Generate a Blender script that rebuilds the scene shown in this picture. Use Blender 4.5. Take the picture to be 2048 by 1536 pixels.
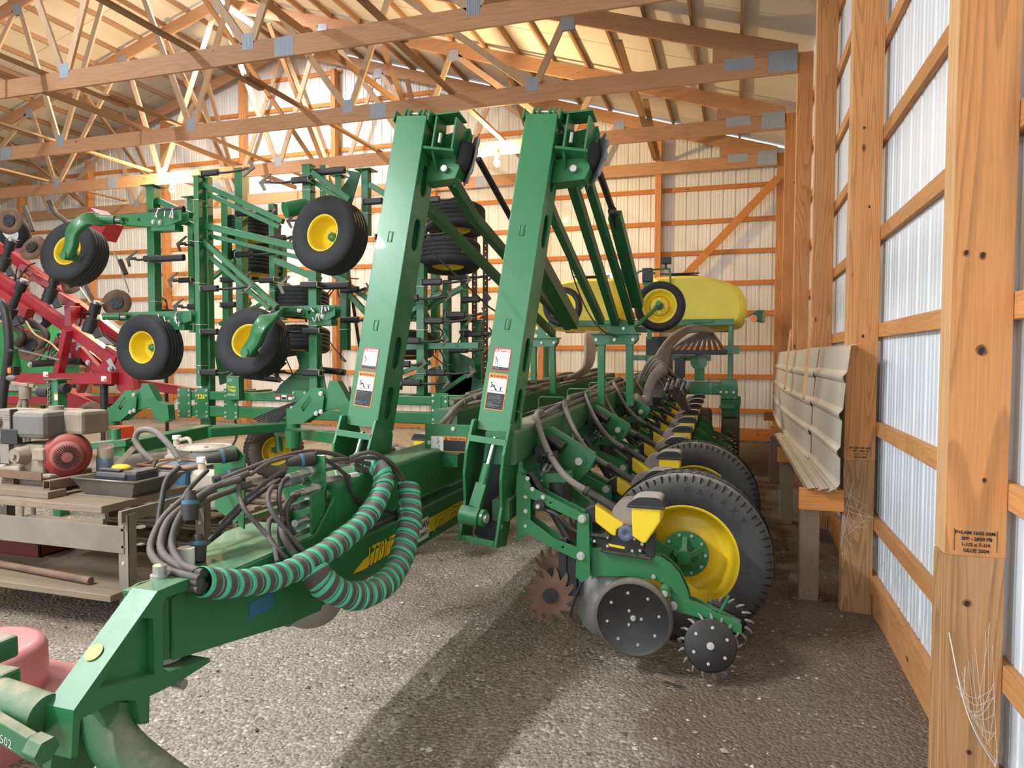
import bpy, math, random
from math import sin, cos, pi, radians, sqrt, atan2
from mathutils import Vector, Matrix, noise
from mathutils.geometry import tessellate_polygon
for _o in list(bpy.data.objects): bpy.data.objects.remove(_o)
sc = bpy.context.scene
# ---------------------------------------------------------------- camera
cam_data = bpy.data.cameras.new('camera'); cam = bpy.data.objects.new('camera', cam_data)
sc.collection.objects.link(cam); sc.camera = cam
cam_data.sensor_width = 36.0; cam_data.sensor_fit = 'HORIZONTAL'
cam_data.lens = 36.0 * 1404.0 / 2048.0; cam_data.clip_start = 0.05; cam_data.clip_end = 300
YAW, PIT, ROL = radians(17.652), radians(2.334), radians(0.1785)
_r = Vector((cos(YAW), sin(YAW), 0)); _f = Vector((-sin(YAW), cos(YAW), 0)); _u = Vector((0, 0, 1))
_w = _f*cos(PIT) - _u*sin(PIT); _u2 = _u*cos(PIT) + _f*sin(PIT)
_r3 = _r*cos(ROL) + _u2*sin(ROL); _u3 = _u2*cos(ROL) - _r*sin(ROL)
_m = Matrix((_r3, _u3, -_w)).transposed().to_4x4(); _m.translation = Vector((0, 0, 1.65))
cam.matrix_world = _m
# ---------------------------------------------------------------- view + world
sc.view_settings.view_transform = 'Standard'; sc.view_settings.look = 'None'
sc.view_settings.gamma = 1.0; sc.view_settings.exposure = 0.92; sc.view_settings.use_curve_mapping = False
sc.cycles.use_denoising = True; sc.cycles.max_bounces = 7; sc.cycles.diffuse_bounces = 4
sc.cycles.sample_clamp_indirect = 6.0
wd = bpy.data.worlds.new('daylight'); sc.world = wd; wd.use_nodes = True
wn = wd.node_tree.nodes; wn['Background'].inputs[0].default_value = (0.82, 0.91, 1.0, 1); wn['Background'].inputs[1].default_value = 1.6
# ---------------------------------------------------------------- shop lights (ridge strip lights, bulbs): see the lamp builders further down
RIDGE_W, LOW_W, BULB_W = 300.0, 290.0, 210.0     # radiant watts of each lamp
C = sc.collection
# ================================================================ mesh helpers
def V(*a): return Vector(a[0]) if len(a) == 1 else Vector(a)
def frame(o, x, y=None, z=None):
    """matrix with origin o, local x axis x; z axis near z."""
    o = V(o); x = V(x).normalized()
    z = V(z) if z is not None else V(0, 0, 1)
    if y is not None: y = V(y).normalized(); z = x.cross(y).normalized(); y = z.cross(x)
    else:
        y = z.cross(x)
        if y.length < 1e-5: y = V(0, 1, 0).cross(x)
        y.normalize(); z = x.cross(y)
    m = Matrix((x, y, z)).transposed().to_4x4(); m.translation = o
    return m
def T(*a): return Matrix.Translation(V(*a))
class MB:
    def __init__(s): s.v = []; s.f = []; s.s = []; s.i = []; s.m = 0
    def add(s, vs, fs, sm=False, M=None):
        n = len(s.v)
        s.v += [(M @ V(p)) if M is not None else V(p) for p in vs]
        for f in fs: s.f.append([n+i for i in f]); s.s.append(sm); s.i.append(s.m)
        return s
    def box(s, c, d, M=None):
        x, y, z = c; a, b, e = d[0]/2, d[1]/2, d[2]/2
        return s.add([(x+i*a, y+j*b, z+k*e) for i in (-1, 1) for j in (-1, 1) for k in (-1, 1)],
              [(0, 1, 3, 2), (4, 6, 7, 5), (0, 4, 5, 1), (2, 3, 7, 6), (0, 2, 6, 4), (1, 5, 7, 3)], False, M)
    def bx(s, x0, x1, y0, y1, z0, z1, M=None): return s.box(((x0+x1)/2, (y0+y1)/2, (z0+z1)/2), (abs(x1-x0), abs(y1-y0), abs(z1-z0)), M)
    def beam(s, a, b, w, h, up=(0, 0, 1), w2=None, h2=None):
        """box bar a->b, w across, h along up; may taper to w2,h2"""
        a, b = V(a), V(b); x = (b-a).normalized(); y = V(up).cross(x)
        if y.length < 1e-5: y = V(1, 0, 0).cross(x)
        y.normalize(); z = x.cross(y); w2 = w2 or w; h2 = h2 or h
        q = [a+y*i*w/2+z*j*h/2 for i, j in ((-1, -1), (1, -1), (1, 1), (-1, 1))] + [b+y*i*w2/2+z*j*h2/2 for i, j in ((-1, -1), (1, -1), (1, 1), (-1, 1))]
        return s.add(q, [(3, 2, 1, 0), (4, 5, 6, 7), (0, 1, 5, 4), (1, 2, 6, 5), (2, 3, 7, 6), (3, 0, 4, 7)])
    def rbeam(s, a, b, w, h, r=.012, up=(0, 0, 1), n=3):
        """rolled tube with rounded corners"""
        a, b = V(a), V(b); x = (b-a).normalized(); y = V(up).cross(x)
        if y.length < 1e-5: y = V(1, 0, 0).cross(x)
        y.normalize(); z = x.cross(y); P = []
        for cx, cy, a0 in ((w/2-r, h/2-r, 0), (-w/2+r, h/2-r, 90), (-w/2+r, -h/2+r, 180), (w/2-r, -h/2+r, 270)):
            for k in range(n+1):
                t = radians(a0+90*k/n); P.append((cx+r*cos(t), cy+r*sin(t)))
        N = len(P); vs = [a+y*p+z*q for p, q in P] + [b+y*p+z*q for p, q in P]
        k0 = len(s.f)
        s.add(vs, [(i, (i+1) % N, N+(i+1) % N, N+i) for i in range(N)], False)
        for j in range(N):
            if j % (n+1) != n: s.s[k0+j] = True
        s.add(vs, [list(range(N))[::-1], [N+i for i in range(N)]])
        return s
    def cyl(s, a, b, r, n=16, r2=None, caps=True):
        a, b = V(a), V(b); r2 = r if r2 is None else r2
        M = frame(a, b-a); L = (b-a).length
        vs = [(0, r*cos(2*pi*k/n), r*sin(2*pi*k/n)) for k in range(n)] + [(L, r2*cos(2*pi*k/n), r2*sin(2*pi*k/n)) for k in range(n)]
        s.add(vs, [(k, (k+1) % n, n+(k+1) % n, n+k) for k in range(n)], n > 6, M)
        if caps: s.add(vs, [list(range(n))[::-1], list(range(n, 2*n))], False, M)
        return s
    def tube(s, pts, r, n=8, caps=True, close=False):
        pts = [V(p) for p in pts]; N = len(pts); rs = r if isinstance(r, (list, tuple)) else [r]*N
        t0 = (pts[1]-pts[0]).normalized(); nr = t0.orthogonal().normalized(); vs = []
        for i, p in enumerate(pts):
            t = ((pts[(i+1) % N] if close or i < N-1 else p) - (pts[i-1] if close or i > 0 else p)).normalized()
            nr = (nr - t*nr.dot(t)); nr = nr.normalized() if nr.length > 1e-6 else t.orthogonal().normalized()
            bn = t.cross(nr); vs += [p+(nr*cos(2*pi*k/n)+bn*sin(2*pi*k/n))*rs[i] for k in range(n)]
        R = N if close else N-1
        s.add(vs, [(i*n+k, i*n+(k+1) % n, ((i+1) % N)*n+(k+1) % n, ((i+1) % N)*n+k) for i in range(R) for k in range(n)], n > 5)
        if caps and not close: s.add(vs, [list(range(n))[::-1], [(N-1)*n+k for k in range(n)]])
        return s
    def lathe(s, prof, c, ax, n=32, sharp=False):
        """prof = [(distance along axis, radius)...]"""
        M = frame(c, ax); k = len(prof)
        vs = [(x, r*cos(2*pi*j/n), r*sin(2*pi*j/n)) for j in range(n) for x, r in prof]
        return s.add(vs, [(j*k+i, j*k+i+1, ((j+1) % n)*k+i+1, ((j+1) % n)*k+i) for j in range(n) for i in range(k-1)], not sharp, M)
    def plate(s, poly, t, M, holes=()):
        """polygon(s) in local xy, thick t along local z (centred)"""
        loops = [[V(p[0], p[1], 0) for p in l] for l in [poly]+list(holes)]
        tr = tessellate_polygon(loops); flat = [p for l in loops for p in l]; n = len(flat)
        vs = [(p.x, p.y, -t/2) for p in flat] + [(p.x, p.y, t/2) for p in flat]
        a = sum(flat[q[0]].x*(flat[q[1]].y-flat[q[2]].y)+flat[q[1]].x*(flat[q[2]].y-flat[q[0]].y)+flat[q[2]].x*(flat[q[0]].y-flat[q[1]].y) for q in tr)
        fs = []
        for q in tr:
            q = list(q)
            e = flat[q[0]].x*(flat[q[1]].y-flat[q[2]].y)+flat[q[1]].x*(flat[q[2]].y-flat[q[0]].y)+flat[q[2]].x*(flat[q[0]].y-flat[q[1]].y)
            if e < 0: q = q[::-1]
            fs += [[n+i for i in q], q[::-1]]
        o = 0
        for l in loops:
            L = len(l); ar = sum(l[i].x*l[(i+1) % L].y-l[(i+1) % L].x*l[i].y for i in range(L))
            pos = (ar > 0) == (o == 0)
            for i in range(L):
                j = (i+1) % L; q = [o+i, o+j, n+o+j, n+o+i]; fs.append(q if pos else q[::-1])
            o += L
        return s.add(vs, fs, False, M)
    def sphere(s, c, r, n=12, m=8, sc3=(1, 1, 1)):
        c = V(c); vs = [(c.x+r*sc3[0]*sin(pi*i/m)*cos(2*pi*j/n), c.y+r*sc3[1]*sin(pi*i/m)*sin(2*pi*j/n), c.z+r*sc3[2]*cos(pi*i/m)) for i in range(m+1) for j in range(n)]
        return s.add(vs, [(i*n+j, (i+1)*n+j, (i+1)*n+(j+1) % n, i*n+(j+1) % n) for i in range(m) for j in range(n)], True)
    def sweep(s, P, w, hs, side=(0, -1, 0)):
        """rectangular bar swept along P: width w along side, height hs (tapering) across"""
        side = V(side).normalized(); vs = []; n = len(P)
        for i, p in enumerate(P):
            t = (P[min(n-1, i+1)]-P[max(0, i-1)]).normalized(); u = side.cross(t).normalized(); h = hs[0]+(hs[1]-hs[0])*i/(n-1)
            for a, b in ((-.5, -.42), (-.5, .42), (-.42, .5), (.42, .5), (.5, .42), (.5, -.42), (.42, -.5), (-.42, -.5)): vs.append(p+side*w*a+u*h*b)
        s.add(vs, [(i*8+k, i*8+(k+1) % 8, (i+1)*8+(k+1) % 8, (i+1)*8+k) for i in range(n-1) for k in range(8)], True)
        s.add(vs, [list(range(8))[::-1], [(n-1)*8+k for k in range(8)]]); return s
    def bolt(s, p, ax, r=.012, h=.012):
        p = V(p); ax = V(ax).normalized()
        s.cyl(p, p+ax*h*.35, r*1.35, 12); s.cyl(p, p+ax*h, r, 6); return s
    def text(s, body, size, M, align='LEFT', shear=0, bold=0.0, sx=1.0):
        c = bpy.data.curves.new('t', 'FONT'); c.body = body; c.size = size; c.align_x = align; c.shear = shear; c.offset = bold
        c.resolution_u = 2; o = bpy.data.objects.new('t', c); C.objects.link(o)
        bpy.context.view_layer.update()
        me = bpy.data.meshes.new_from_object(o.evaluated_get(bpy.context.evaluated_depsgraph_get()))
        s.add([(v.co.x*sx, v.co.y, 0) for v in me.vertices], [list(p.vertices) for p in me.polygons], False, M)
        bpy.data.objects.remove(o); bpy.data.curves.remove(c); bpy.data.meshes.remove(me); return s
    def mesh(s, name, mats, off=(0, 0, 0)):
        me = bpy.data.meshes.new(name); off = V(off)
        me.from_pydata([tuple(p-off) for p in s.v], [], s.f); me.validate()
        for m in (mats if isinstance(mats, (list, tuple)) else [mats]): me.materials.append(m)
        if len(me.polygons) == len(s.f):
            me.polygons.foreach_set('use_smooth', s.s); me.polygons.foreach_set('material_index', s.i)
        me.update(); return me
def obj(name, mb, mats, parent=None, loc=None, bev=0, label=None):
    """one mesh object; coordinates in mb are world coordinates; parent's world place is taken off"""
    L = V(loc) if loc is not None else (wpos(parent) if parent else V(0, 0, 0))
    o = bpy.data.objects.new(name, mb.mesh(name, mats, L)); C.objects.link(o)
    if parent: o.parent = parent; o.location = L - wpos(parent)
    else: o.location = L
    o['_w'] = tuple(L)
    if bev:
        b = o.modifiers.new('edge', 'BEVEL'); b.width = bev; b.segments = 2; b.limit_method = 'ANGLE'; b.angle_limit = radians(40); b.harden_normals = False
    if label: o['label'] = label
    return o
def wpos(o): return V(o['_w']) if '_w' in o else V(0, 0, 0)
def tag(o, label, cat, group=None, kind=None):
    o['label'] = label; o['category'] = cat
    if group: o['group'] = group
    if kind: o['kind'] = kind
    return o
def thing(name, label, cat, loc=(0, 0, 0), group=None, kind=None):
    o = bpy.data.objects.new(name, None); C.objects.link(o); o.empty_display_size = .05
    o.location = loc; o['_w'] = tuple(loc); return tag(o, label, cat, group, kind)
def kids(o): return [c for c in bpy.data.objects if c.parent == o]
_kc = {}
def copy_tree(o, parent=None, name=None):
    c = o.copy(); C.objects.link(c); c.parent = parent
    for k in _kc.setdefault(o.name, kids(o)): copy_tree(k, c)
    return c
def smooth(pts, n=8, close=False):
    """Catmull-Rom through pts"""
    P = [V(p) for p in pts]; N = len(P); out = []
    for i in range(N if close else N-1):
        p0 = P[i-1] if (i > 0 or close) else P[0]*2-P[1]; p1 = P[i]; p2 = P[(i+1) % N]
        p3 = P[(i+2) % N] if (i+2 < N or close) else P[-1]*2-P[-2]
        for k in range(n):
            t = k/n; out.append(.5*((2*p1)+(-p0+p2)*t+(2*p0-5*p1+4*p2-p3)*t*t+(-p0+3*p1-3*p2+p3)*t**3))
    if not close: out.append(P[-1])
    return out
def circ(r, n=24, cx=0, cy=0, a0=0, a1=360):
    full = a1-a0 >= 360; return [(cx+r*cos(radians(a0+(a1-a0)*k/(n if full else n-1))), cy+r*sin(radians(a0+(a1-a0)*k/(n if full else n-1)))) for k in range(n)]
def oblong(cx, cy, w, h, n=8):
    r = w/2; return [(cx+r*cos(radians(180*k/n)), cy+h/2-r+r*sin(radians(180*k/n))) for k in range(n+1)] + [(cx-r*cos(radians(180*k/n)), cy-h/2+r-r*sin(radians(180*k/n))) for k in range(n+1)]
# ================================================================ materials
def lin(c):
    if isinstance(c, str): c = [int(c[i:i+2], 16) for i in (0, 2, 4)]
    return tuple((x/255/12.92 if x/255 <= .04045 else ((x/255+.055)/1.055)**2.4) for x in c)+(1,)
class NT:
    def __init__(s, name):
        s.mat = bpy.data.materials.new(name); s.mat.use_nodes = True; s.n = s.mat.node_tree.nodes; s.l = s.mat.node_tree.links
        s.b = s.n['Principled BSDF']
    def node(s, t, **k):
        nd = s.n.new(t)
        for a, v in k.items():
            if a.startswith('i_'):
                nd.inputs[int(a[2:]) if a[2:].isdigit() else a[2:]].default_value = v
            else: setattr(nd, a, v)
        return nd
    def lk(s, a, b): s.l.new(a, b)
    def ramp(s, src, stops, interp='LINEAR'):
        r = s.n.new('ShaderNodeValToRGB'); e = r.color_ramp.elements; r.color_ramp.interpolation = interp
        while len(e) < len(stops): e.new(.5)
        for el, (p, c) in zip(e, stops): el.position = p; el.color = c if len(c) == 4 else tuple(c)+(1,)
        s.lk(src, r.inputs[0]); return r.outputs[0]
    def mix(s, f, a, b, mode='MIX'):
        m = s.n.new('ShaderNodeMix'); m.data_type = 'RGBA'; m.blend_type = mode
        for sock, v in ((m.inputs[0], f), (m.inputs[6], a), (m.inputs[7], b)):
            if hasattr(v, 'links'): s.lk(v, sock)
            else: sock.default_value = v
        return m.outputs[2]
    def math(s, op, a, b=None):
        m = s.n.new('ShaderNodeMath'); m.operation = op
        for k, v in enumerate((a, b)):
            if v is None: continue
            if hasattr(v, 'links'): s.lk(v, m.inputs[k])
            else: m.inputs[k].default_value = v
        return m.outputs[0]
    def coord(s, scale=(1, 1, 1), rnd=0.0):
        t = s.n.new('ShaderNodeTexCoord'); mp = s.n.new('ShaderNodeMapping'); mp.inputs['Scale'].default_value = scale
        s.lk(t.outputs['Object'], mp.inputs[0])
        if rnd:
            oi = s.n.new('ShaderNodeObjectInfo'); m = s.math('MULTIPLY', oi.outputs['Random'], rnd); s.lk(m, mp.inputs['Location'])
        return mp.outputs[0]
    def noise(s, vec, scale, detail=3, rough=.55, dist=0):
        nz = s.node('ShaderNodeTexNoise'); nz.inputs['Scale'].default_value = scale; nz.inputs['Detail'].default_value = detail
        nz.inputs['Roughness'].default_value = rough; nz.inputs['Distortion'].default_value = dist; s.lk(vec, nz.inputs['Vector']); return nz.outputs[0]
    def bump(s, h, strength=.3, dist=.01):
        b = s.node('ShaderNodeBump'); b.inputs['Strength'].default_value = strength; b.inputs['Distance'].default_value = dist
        s.lk(h, b.inputs['Height']); s.lk(b.outputs[0], s.b.inputs['Normal'])
def paint(name, col, rough=.4, metal=0.0, var=.12, dust=0.0, dustcol='B4A48C', coat=0.0, scale=3.0, spec=.5):
    t = NT(name); c = lin(col); v = t.coord(rnd=9.0); n1 = t.noise(v, scale, 4)
    d = tuple(x*(1-var) for x in c[:3])+(1,); e = tuple(min(1, x*(1+var)) for x in c[:3])+(1,)
    out = t.ramp(n1, [(.3, d), (.7, e)])
    if dust:
        g = t.node('ShaderNodeNewGeometry'); sep = t.node('ShaderNodeSeparateXYZ'); t.lk(g.outputs['Normal'], sep.inputs[0])
        up = t.math('POWER', t.math('MAXIMUM', sep.outputs[2], 0.0), 2.0); n2 = t.noise(v, 14, 5, .7)
        f = t.math('MULTIPLY', t.math('ADD', t.math('MULTIPLY', up, dust), dust*.10), t.ramp(n2, [(.3, (.3,)*3), (.65, (1,)*3)]))
        out = t.mix(f, out, lin(dustcol)); rr = t.math('ADD', t.math('MULTIPLY', f, .5), rough); t.lk(rr, t.b.inputs['Roughness'])
    else: t.b.inputs['Roughness'].default_value = rough
    t.lk(out, t.b.inputs['Base Color']); t.b.inputs['Metallic'].default_value = metal; t.b.inputs['Coat Weight'].default_value = coat
    t.b.inputs['Specular IOR Level'].default_value = spec
    return t.mat
def wood(name, base, axis, contrast=1.0, knots=True, freq=1.0, rough=.62):
    t = NT(name); k = [9.0, 9.0, 9.0]; k[axis] = .55
    v = t.coord(tuple(k), rnd=37.0); n0 = t.noise(v, .55*freq, 1.5, .4, .3)
    bands = t.math('FRACT', t.math('MULTIPLY', n0, 24.0))
    b = lin(base); dk = tuple(x*(1-.42*contrast) for x in b[:3])+(1,); lt = tuple(min(1, x*(1+.10*contrast)) for x in b[:3])+(1,)
    col = t.ramp(bands, [(0, lt), (.5, b), (.82, dk), (.94, dk), (1, lt)])
    k2 = [140.0, 140.0, 140.0]; k2[axis] = 4.0; fine = t.noise(t.coord(tuple(k2), rnd=5.0), 1, 2)
    col = t.mix(.55, col, t.ramp(fine, [(.35, tuple(x*.80 for x in b[:3])), (.65, tuple(min(1, x*1.12) for x in b[:3]))]))
    if knots:
        k3 = [5.0, 5.0, 5.0]; k3[axis] = 2.2; vo = t.node('ShaderNodeTexVoronoi'); vo.inputs['Scale'].default_value = .9; t.lk(t.coord(tuple(k3), rnd=21.0), vo.inputs['Vector'])
        col = t.mix(t.ramp(vo.outputs['Distance'], [(.045, (.9,)*3), (.075, (0,)*3)]), col, tuple(x*.16 for x in b[:3])+(1,))
    oi = t.node('ShaderNodeObjectInfo'); hs = t.node('ShaderNodeHueSaturation'); hs.inputs['Saturation'].default_value = 1.0
    t.lk(t.math('ADD', t.math('MULTIPLY', oi.outputs['Random'], .26), .86), hs.inputs['Value']); t.lk(col, hs.inputs['Color'])
    t.lk(hs.outputs[0], t.b.inputs['Base Color']); t.b.inputs['Roughness'].default_value = rough; t.b.inputs['Specular IOR Level'].default_value = .3
    t.bump(fine, .15, .002); return t.mat
def emit(name, col, strength):
    t = NT(name); t.b.inputs['Base Color'].default_value = lin(col); t.b.inputs['Emission Color'].default_value = lin(col); t.b.inputs['Emission Strength'].default_value = strength; return t.mat
M_ = {}
M_['green'] = paint('green paint', '20703C', .34, var=.08, dust=.42, dustcol='9AA890', coat=.25)
M_['green2'] = paint('green paint darker', '165C2F', .38, var=.12, dust=.5, dustcol='8C8A74')
M_['greendusty'] = paint('dusty green paint', '22693F', .5, var=.15, dust=.95, dustcol='A89E86')
M_['yellow'] = paint('yellow paint', 'EFCC22', .38, var=.05, dust=.15, coat=.1)
M_['yellowtank'] = paint('yellow plastic', 'EEDD50', .5, var=.06, dust=.35, dustcol='B9A878')
M_['black'] = paint('black paint', '1A1A1C', .45, var=.2, dust=.25)
M_['rubber'] = paint('tyre rubber', '26272A', .72, var=.2, dust=.25, dustcol='6E665A')
M_['rubberbrown'] = paint('dusty rubber', '544A43', .75, var=.25, dust=.75, dustcol='A39686')
M_['hose'] = paint('dusty grey hose', '7A7068', .65, var=.2, dust=.6, dustcol='B4AAA0')
M_['hosefront'] = paint('front hose rubber', '4E4741', .6, var=.2, dust=.45, dustcol='94897C')
M_['rubbertruck'] = paint('truck tyre rubber', '2B2C2E', .72, var=.2, dust=1.0, dustcol='A39A8C')
M_['hosedark'] = paint('black hose', '2A2826', .55, var=.2, dust=.45, dustcol='8A8074')
M_['steel'] = paint('bright steel', 'B9B9B6', .32, metal=.85, var=.1, dust=.2)
M_['chrome'] = paint('chrome rod', 'D8D8D6', .12, metal=1.0, var=.02)
M_['bolt'] = paint('zinc bolt', 'C8C4BA', .4, metal=.6, var=.1)
M_['darksteel'] = paint('dark worn steel', '4A423A', .55, metal=.4, var=.3, dust=.3)
M_['rust'] = paint('rusty steel', '6A4F3C', .8, var=.35, dust=.2, scale=9)
M_['discgrey'] = paint('grey disc steel', '8E8A86', .5, metal=.35, var=.15)
M_['red'] = paint('red paint', 'A31A28', .35, var=.1, dust=.22, dustcol='B89A90', coat=.2)
M_['galv'] = paint('galvanised plate', 'A9B0B8', .45, metal=.35, var=.12, scale=20)
M_['white'] = paint('white decal', 'ECE9E2', .5, var=.02)
M_['decblack'] = paint('decal black', '17181A', .5, var=.02)
M_['decorange'] = paint('decal orange', 'E8842C', .45, var=.02)
M_['decred'] = paint('decal red', 'CC2B30', .45, var=.02)
M_['decyellow'] = paint('decal yellow', 'F2D31C', .45, var=.02)
M_['teal'] = paint('teal hose wrap', '4CC49A', .6, var=.08, dust=.15, dustcol='8C8478')
M_['amber'] = paint('amber lens', 'E87A1A', .25, var=.05)
M_['postz'] = wood('post lumber', 'CA8B54', 2, 1.15)
M_['postend'] = wood('post lower treated lumber', 'AE8358', 2, 1.4)
M_['ply'] = wood('pale edge lumber', 'E0AE7C', 2, .5, knots=False)
M_['woodx'] = wood('chord lumber', 'BD8F69', 0, .5)
M_['woody'] = wood('purlin lumber', 'A5815F', 1, .5, freq=1.4)
M_['woodx2'] = wood('girt lumber', 'D08745', 0, .6, freq=1.5)
M_['woodw'] = wood('web lumber', 'C6A684', 2, .45, freq=1.3)
M_['girty'] = wood('side girt lumber', 'CF935C', 1, .6, freq=1.5)
M_['plankgrey'] = wood('weathered wood', '8D7B66', 0, .5)
M_['plankgreyy'] = wood('weathered wood lengthwise', '8A7862', 1, .5)
# ================================================================ building
XW, XL, YB, YF = .90, -20.8, 14.24, -6.2     # inner face of right wall sheet, left wall, back wall, open front
RX, RZ, SL = -9.95, 8.87, .306                # ridge
def roofz(x): return RZ - SL*abs(x-RX)
# gravel floor
t = NT('gravel'); v = t.coord()
vo = t.node('ShaderNodeTexVoronoi'); vo.inputs['Scale'].default_value = 55; t.lk(v, vo.inputs['Vector'])
vo2 = t.node('ShaderNodeTexVoronoi'); vo2.inputs['Scale'].default_value = 150; t.lk(v, vo2.inputs['Vector'])
big = t.noise(v, .55, 4, .6); mid = t.noise(v, 6, 4, .65)
st = t.ramp(vo.outputs['Color'], [(0, lin('6B6156')), (.35, lin('8E8475')), (.7, lin('A69C8D')), (1, lin('DAD0C0'))])
st2 = t.ramp(vo2.outputs['Color'], [(0, lin('665B50')), (.5, lin('928777')), (1, lin('C9BEAC'))])
c1 = t.mix(t.ramp(mid, [(.42, (0,)*3), (.6, (1,)*3)]), st2, st)
spx = t.node('ShaderNodeSeparateXYZ'); t.lk(v, spx.inputs[0]); side = t.ramp(t.math('ADD', t.math('MULTIPLY', spx.outputs[0], .5), t.math('MULTIPLY', big, .8)), [(-.0, (0,)*3), (.12, (0,)*3), (.32, (.62,)*3), (.95, (.62,)*3)])  # brown over the right aisle: shade and warm bulb light put into the colour
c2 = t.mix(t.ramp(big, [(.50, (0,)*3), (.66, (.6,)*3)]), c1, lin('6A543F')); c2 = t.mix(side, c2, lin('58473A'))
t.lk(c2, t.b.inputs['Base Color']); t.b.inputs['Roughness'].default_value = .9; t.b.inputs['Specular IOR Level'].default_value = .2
hh = t.math('ADD', t.math('MULTIPLY', vo.outputs['Distance'], -1.0), t.math('MULTIPLY', mid, .8)); t.bump(hh, .5, .02)
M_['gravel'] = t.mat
def fz(x, y):   # uneven gravel surface
    return .018*noise.noise(V(x*1.3, y*1.3, 0)) + .010*noise.noise(V(x*5, y*5, 3)) - .006
mb = MB(); nx, ny = 120, 120; xs = [XL-.4+(XW+.5-XL)*(1-(1-i/nx)**1.7) for i in range(nx+1)]; ys = [YF-3+(YB+.3-YF+3)*(j/ny)**1.2 for j in range(ny+1)]
xs[-1] = XW+.1
mb.add([(x, y, fz(x, y)) for y in ys for x in xs], [(j*(nx+1)+i, j*(nx+1)+i+1, (j+1)*(nx+1)+i+1, (j+1)*(nx+1)+i) for j in range(ny) for i in range(nx)], True)
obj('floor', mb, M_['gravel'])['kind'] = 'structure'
# loose stones lying on the gravel
random.seed(4); mb = MB()
for k in range(3400):
    y = 1.3+8*random.random()**1.6; x = -4.5+5.2*random.random(); r = random.choice((.004, .006, .006, .009, .013))*(1 if random.random() < .97 else 1.6)
    mb.m = random.choice((0, 1, 1, 2)); z = fz(x, y)+r*.25; a = random.random()*6; q = [random.uniform(.7, 1.3) for _ in range(6)]
    P = [(x+r*q[0]*cos(a), y+r*q[0]*sin(a), z), (x-r*q[1]*cos(a), y-r*q[1]*sin(a), z), (x-r*q[2]*sin(a), y+r*q[2]*cos(a), z), (x+r*q[3]*sin(a), y-r*q[3]*cos(a), z), (x, y, z+r*q[4]*.6), (x, y, z-r*.5)]
    mb.add(P, [(0, 2, 4), (2, 1, 4), (1, 3, 4), (3, 0, 4), (2, 0, 5), (1, 2, 5), (3, 1, 5), (0, 3, 5)])
tag(obj('gravel_stones', mb, [paint('pale stone', 'C9BEAC', .9), paint('tan stone', '9A8D7C', .9), paint('dark stone', '5E554B', .9)]), 'loose crushed limestone chips strewn over the dirt floor', 'gravel', kind='stuff')
# ribbed steel sheet walls -------------------------------------------------
def ribs(length, step=.2286):
    """profile (along, depth) of agricultural panel seen from inside"""
    P = []; n = int(length/step)+1
    for k in range(n):
        a = k*step
        for d, h in ((0, 0), (.012, .019), (.034, .019), (.046, 0), (.085, 0), (.091, .004), (.101, .004), (.107, 0), (.155, 0), (.161, .004), (.171, .004), (.177, 0)):
            if a+d <= length: P.append((a+d, h))
    P.append((length, 0)); return P
M_['sheetback'] = paint('back wall sheet', 'E2E0DA', .42, var=.05, dust=.05, scale=1.2, coat=.1)
M_['sheetright'] = paint('right wall sheet', 'CFD8E2', .38, var=.05, scale=2, coat=.2)
t = NT('dirty wall sheet'); v = t.coord(); sp = t.node('ShaderNodeSeparateXYZ'); t.lk(v, sp.inputs[0])
low = t.ramp(sp.outputs[2], [(0, (1,)*3), (.9, (0,)*3)]); nn = t.noise(t.coord((1, 6, 1)), 5, 6, .8)
t.lk(t.mix(t.math('MULTIPLY', low, t.ramp(nn, [(.42, (0,)*3), (.66, (.8,)*3)])), lin('E3EAF1'), lin('7C6C56')), t.b.inputs['Base Color']); t.b.inputs['Roughness'].default_value = .4
M_['sheetright'] = t.mat
mb = MB(); P = ribs(XW-XL)
vs = []
for a, h in P:
    x = XW-a; vs += [(x, YB+h, -.1), (x, YB+h, roofz(x)-.035), (x, YB+h+.003, -.1), (x, YB+h+.003, roofz(x)-.035)]
mb.add(vs, [(4*i, 4*i+1, 4*i+5, 4*i+4) for i in range(len(P)-1)] + [(4*i+2, 4*i+6, 4*i+7, 4*i+3) for i in range(len(P)-1)])
obj('wall_back', mb, M_['sheetback'])['kind'] = 'structure'
for nm, xw, sg, mat in (('wall_right', XW, 1, M_['sheetright']), ('wall_left', XL, -1, M_['sheetback'])):
    mb = MB(); P = ribs(YB-YF); vs = []
    for a, h in P: vs += [(xw+sg*h, YB-a, -.1), (xw+sg*h, YB-a, roofz(xw)-.02), (xw+sg*(h+.003), YB-a, -.1), (xw+sg*(h+.003), YB-a, roofz(xw)-.02)]
    mb.add(vs, [(4*i, 4*i+1, 4*i+5, 4*i+4) for i in range(len(P)-1)] + [(4*i+2, 4*i+6, 4*i+7, 4*i+3) for i in range(len(P)-1)])
    obj(nm, mb, mat)['kind'] = 'structure'
M_['sheetroof'] = paint('roof sheet underside', 'D0CCC4', .5, var=.05, scale=.8)
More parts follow.
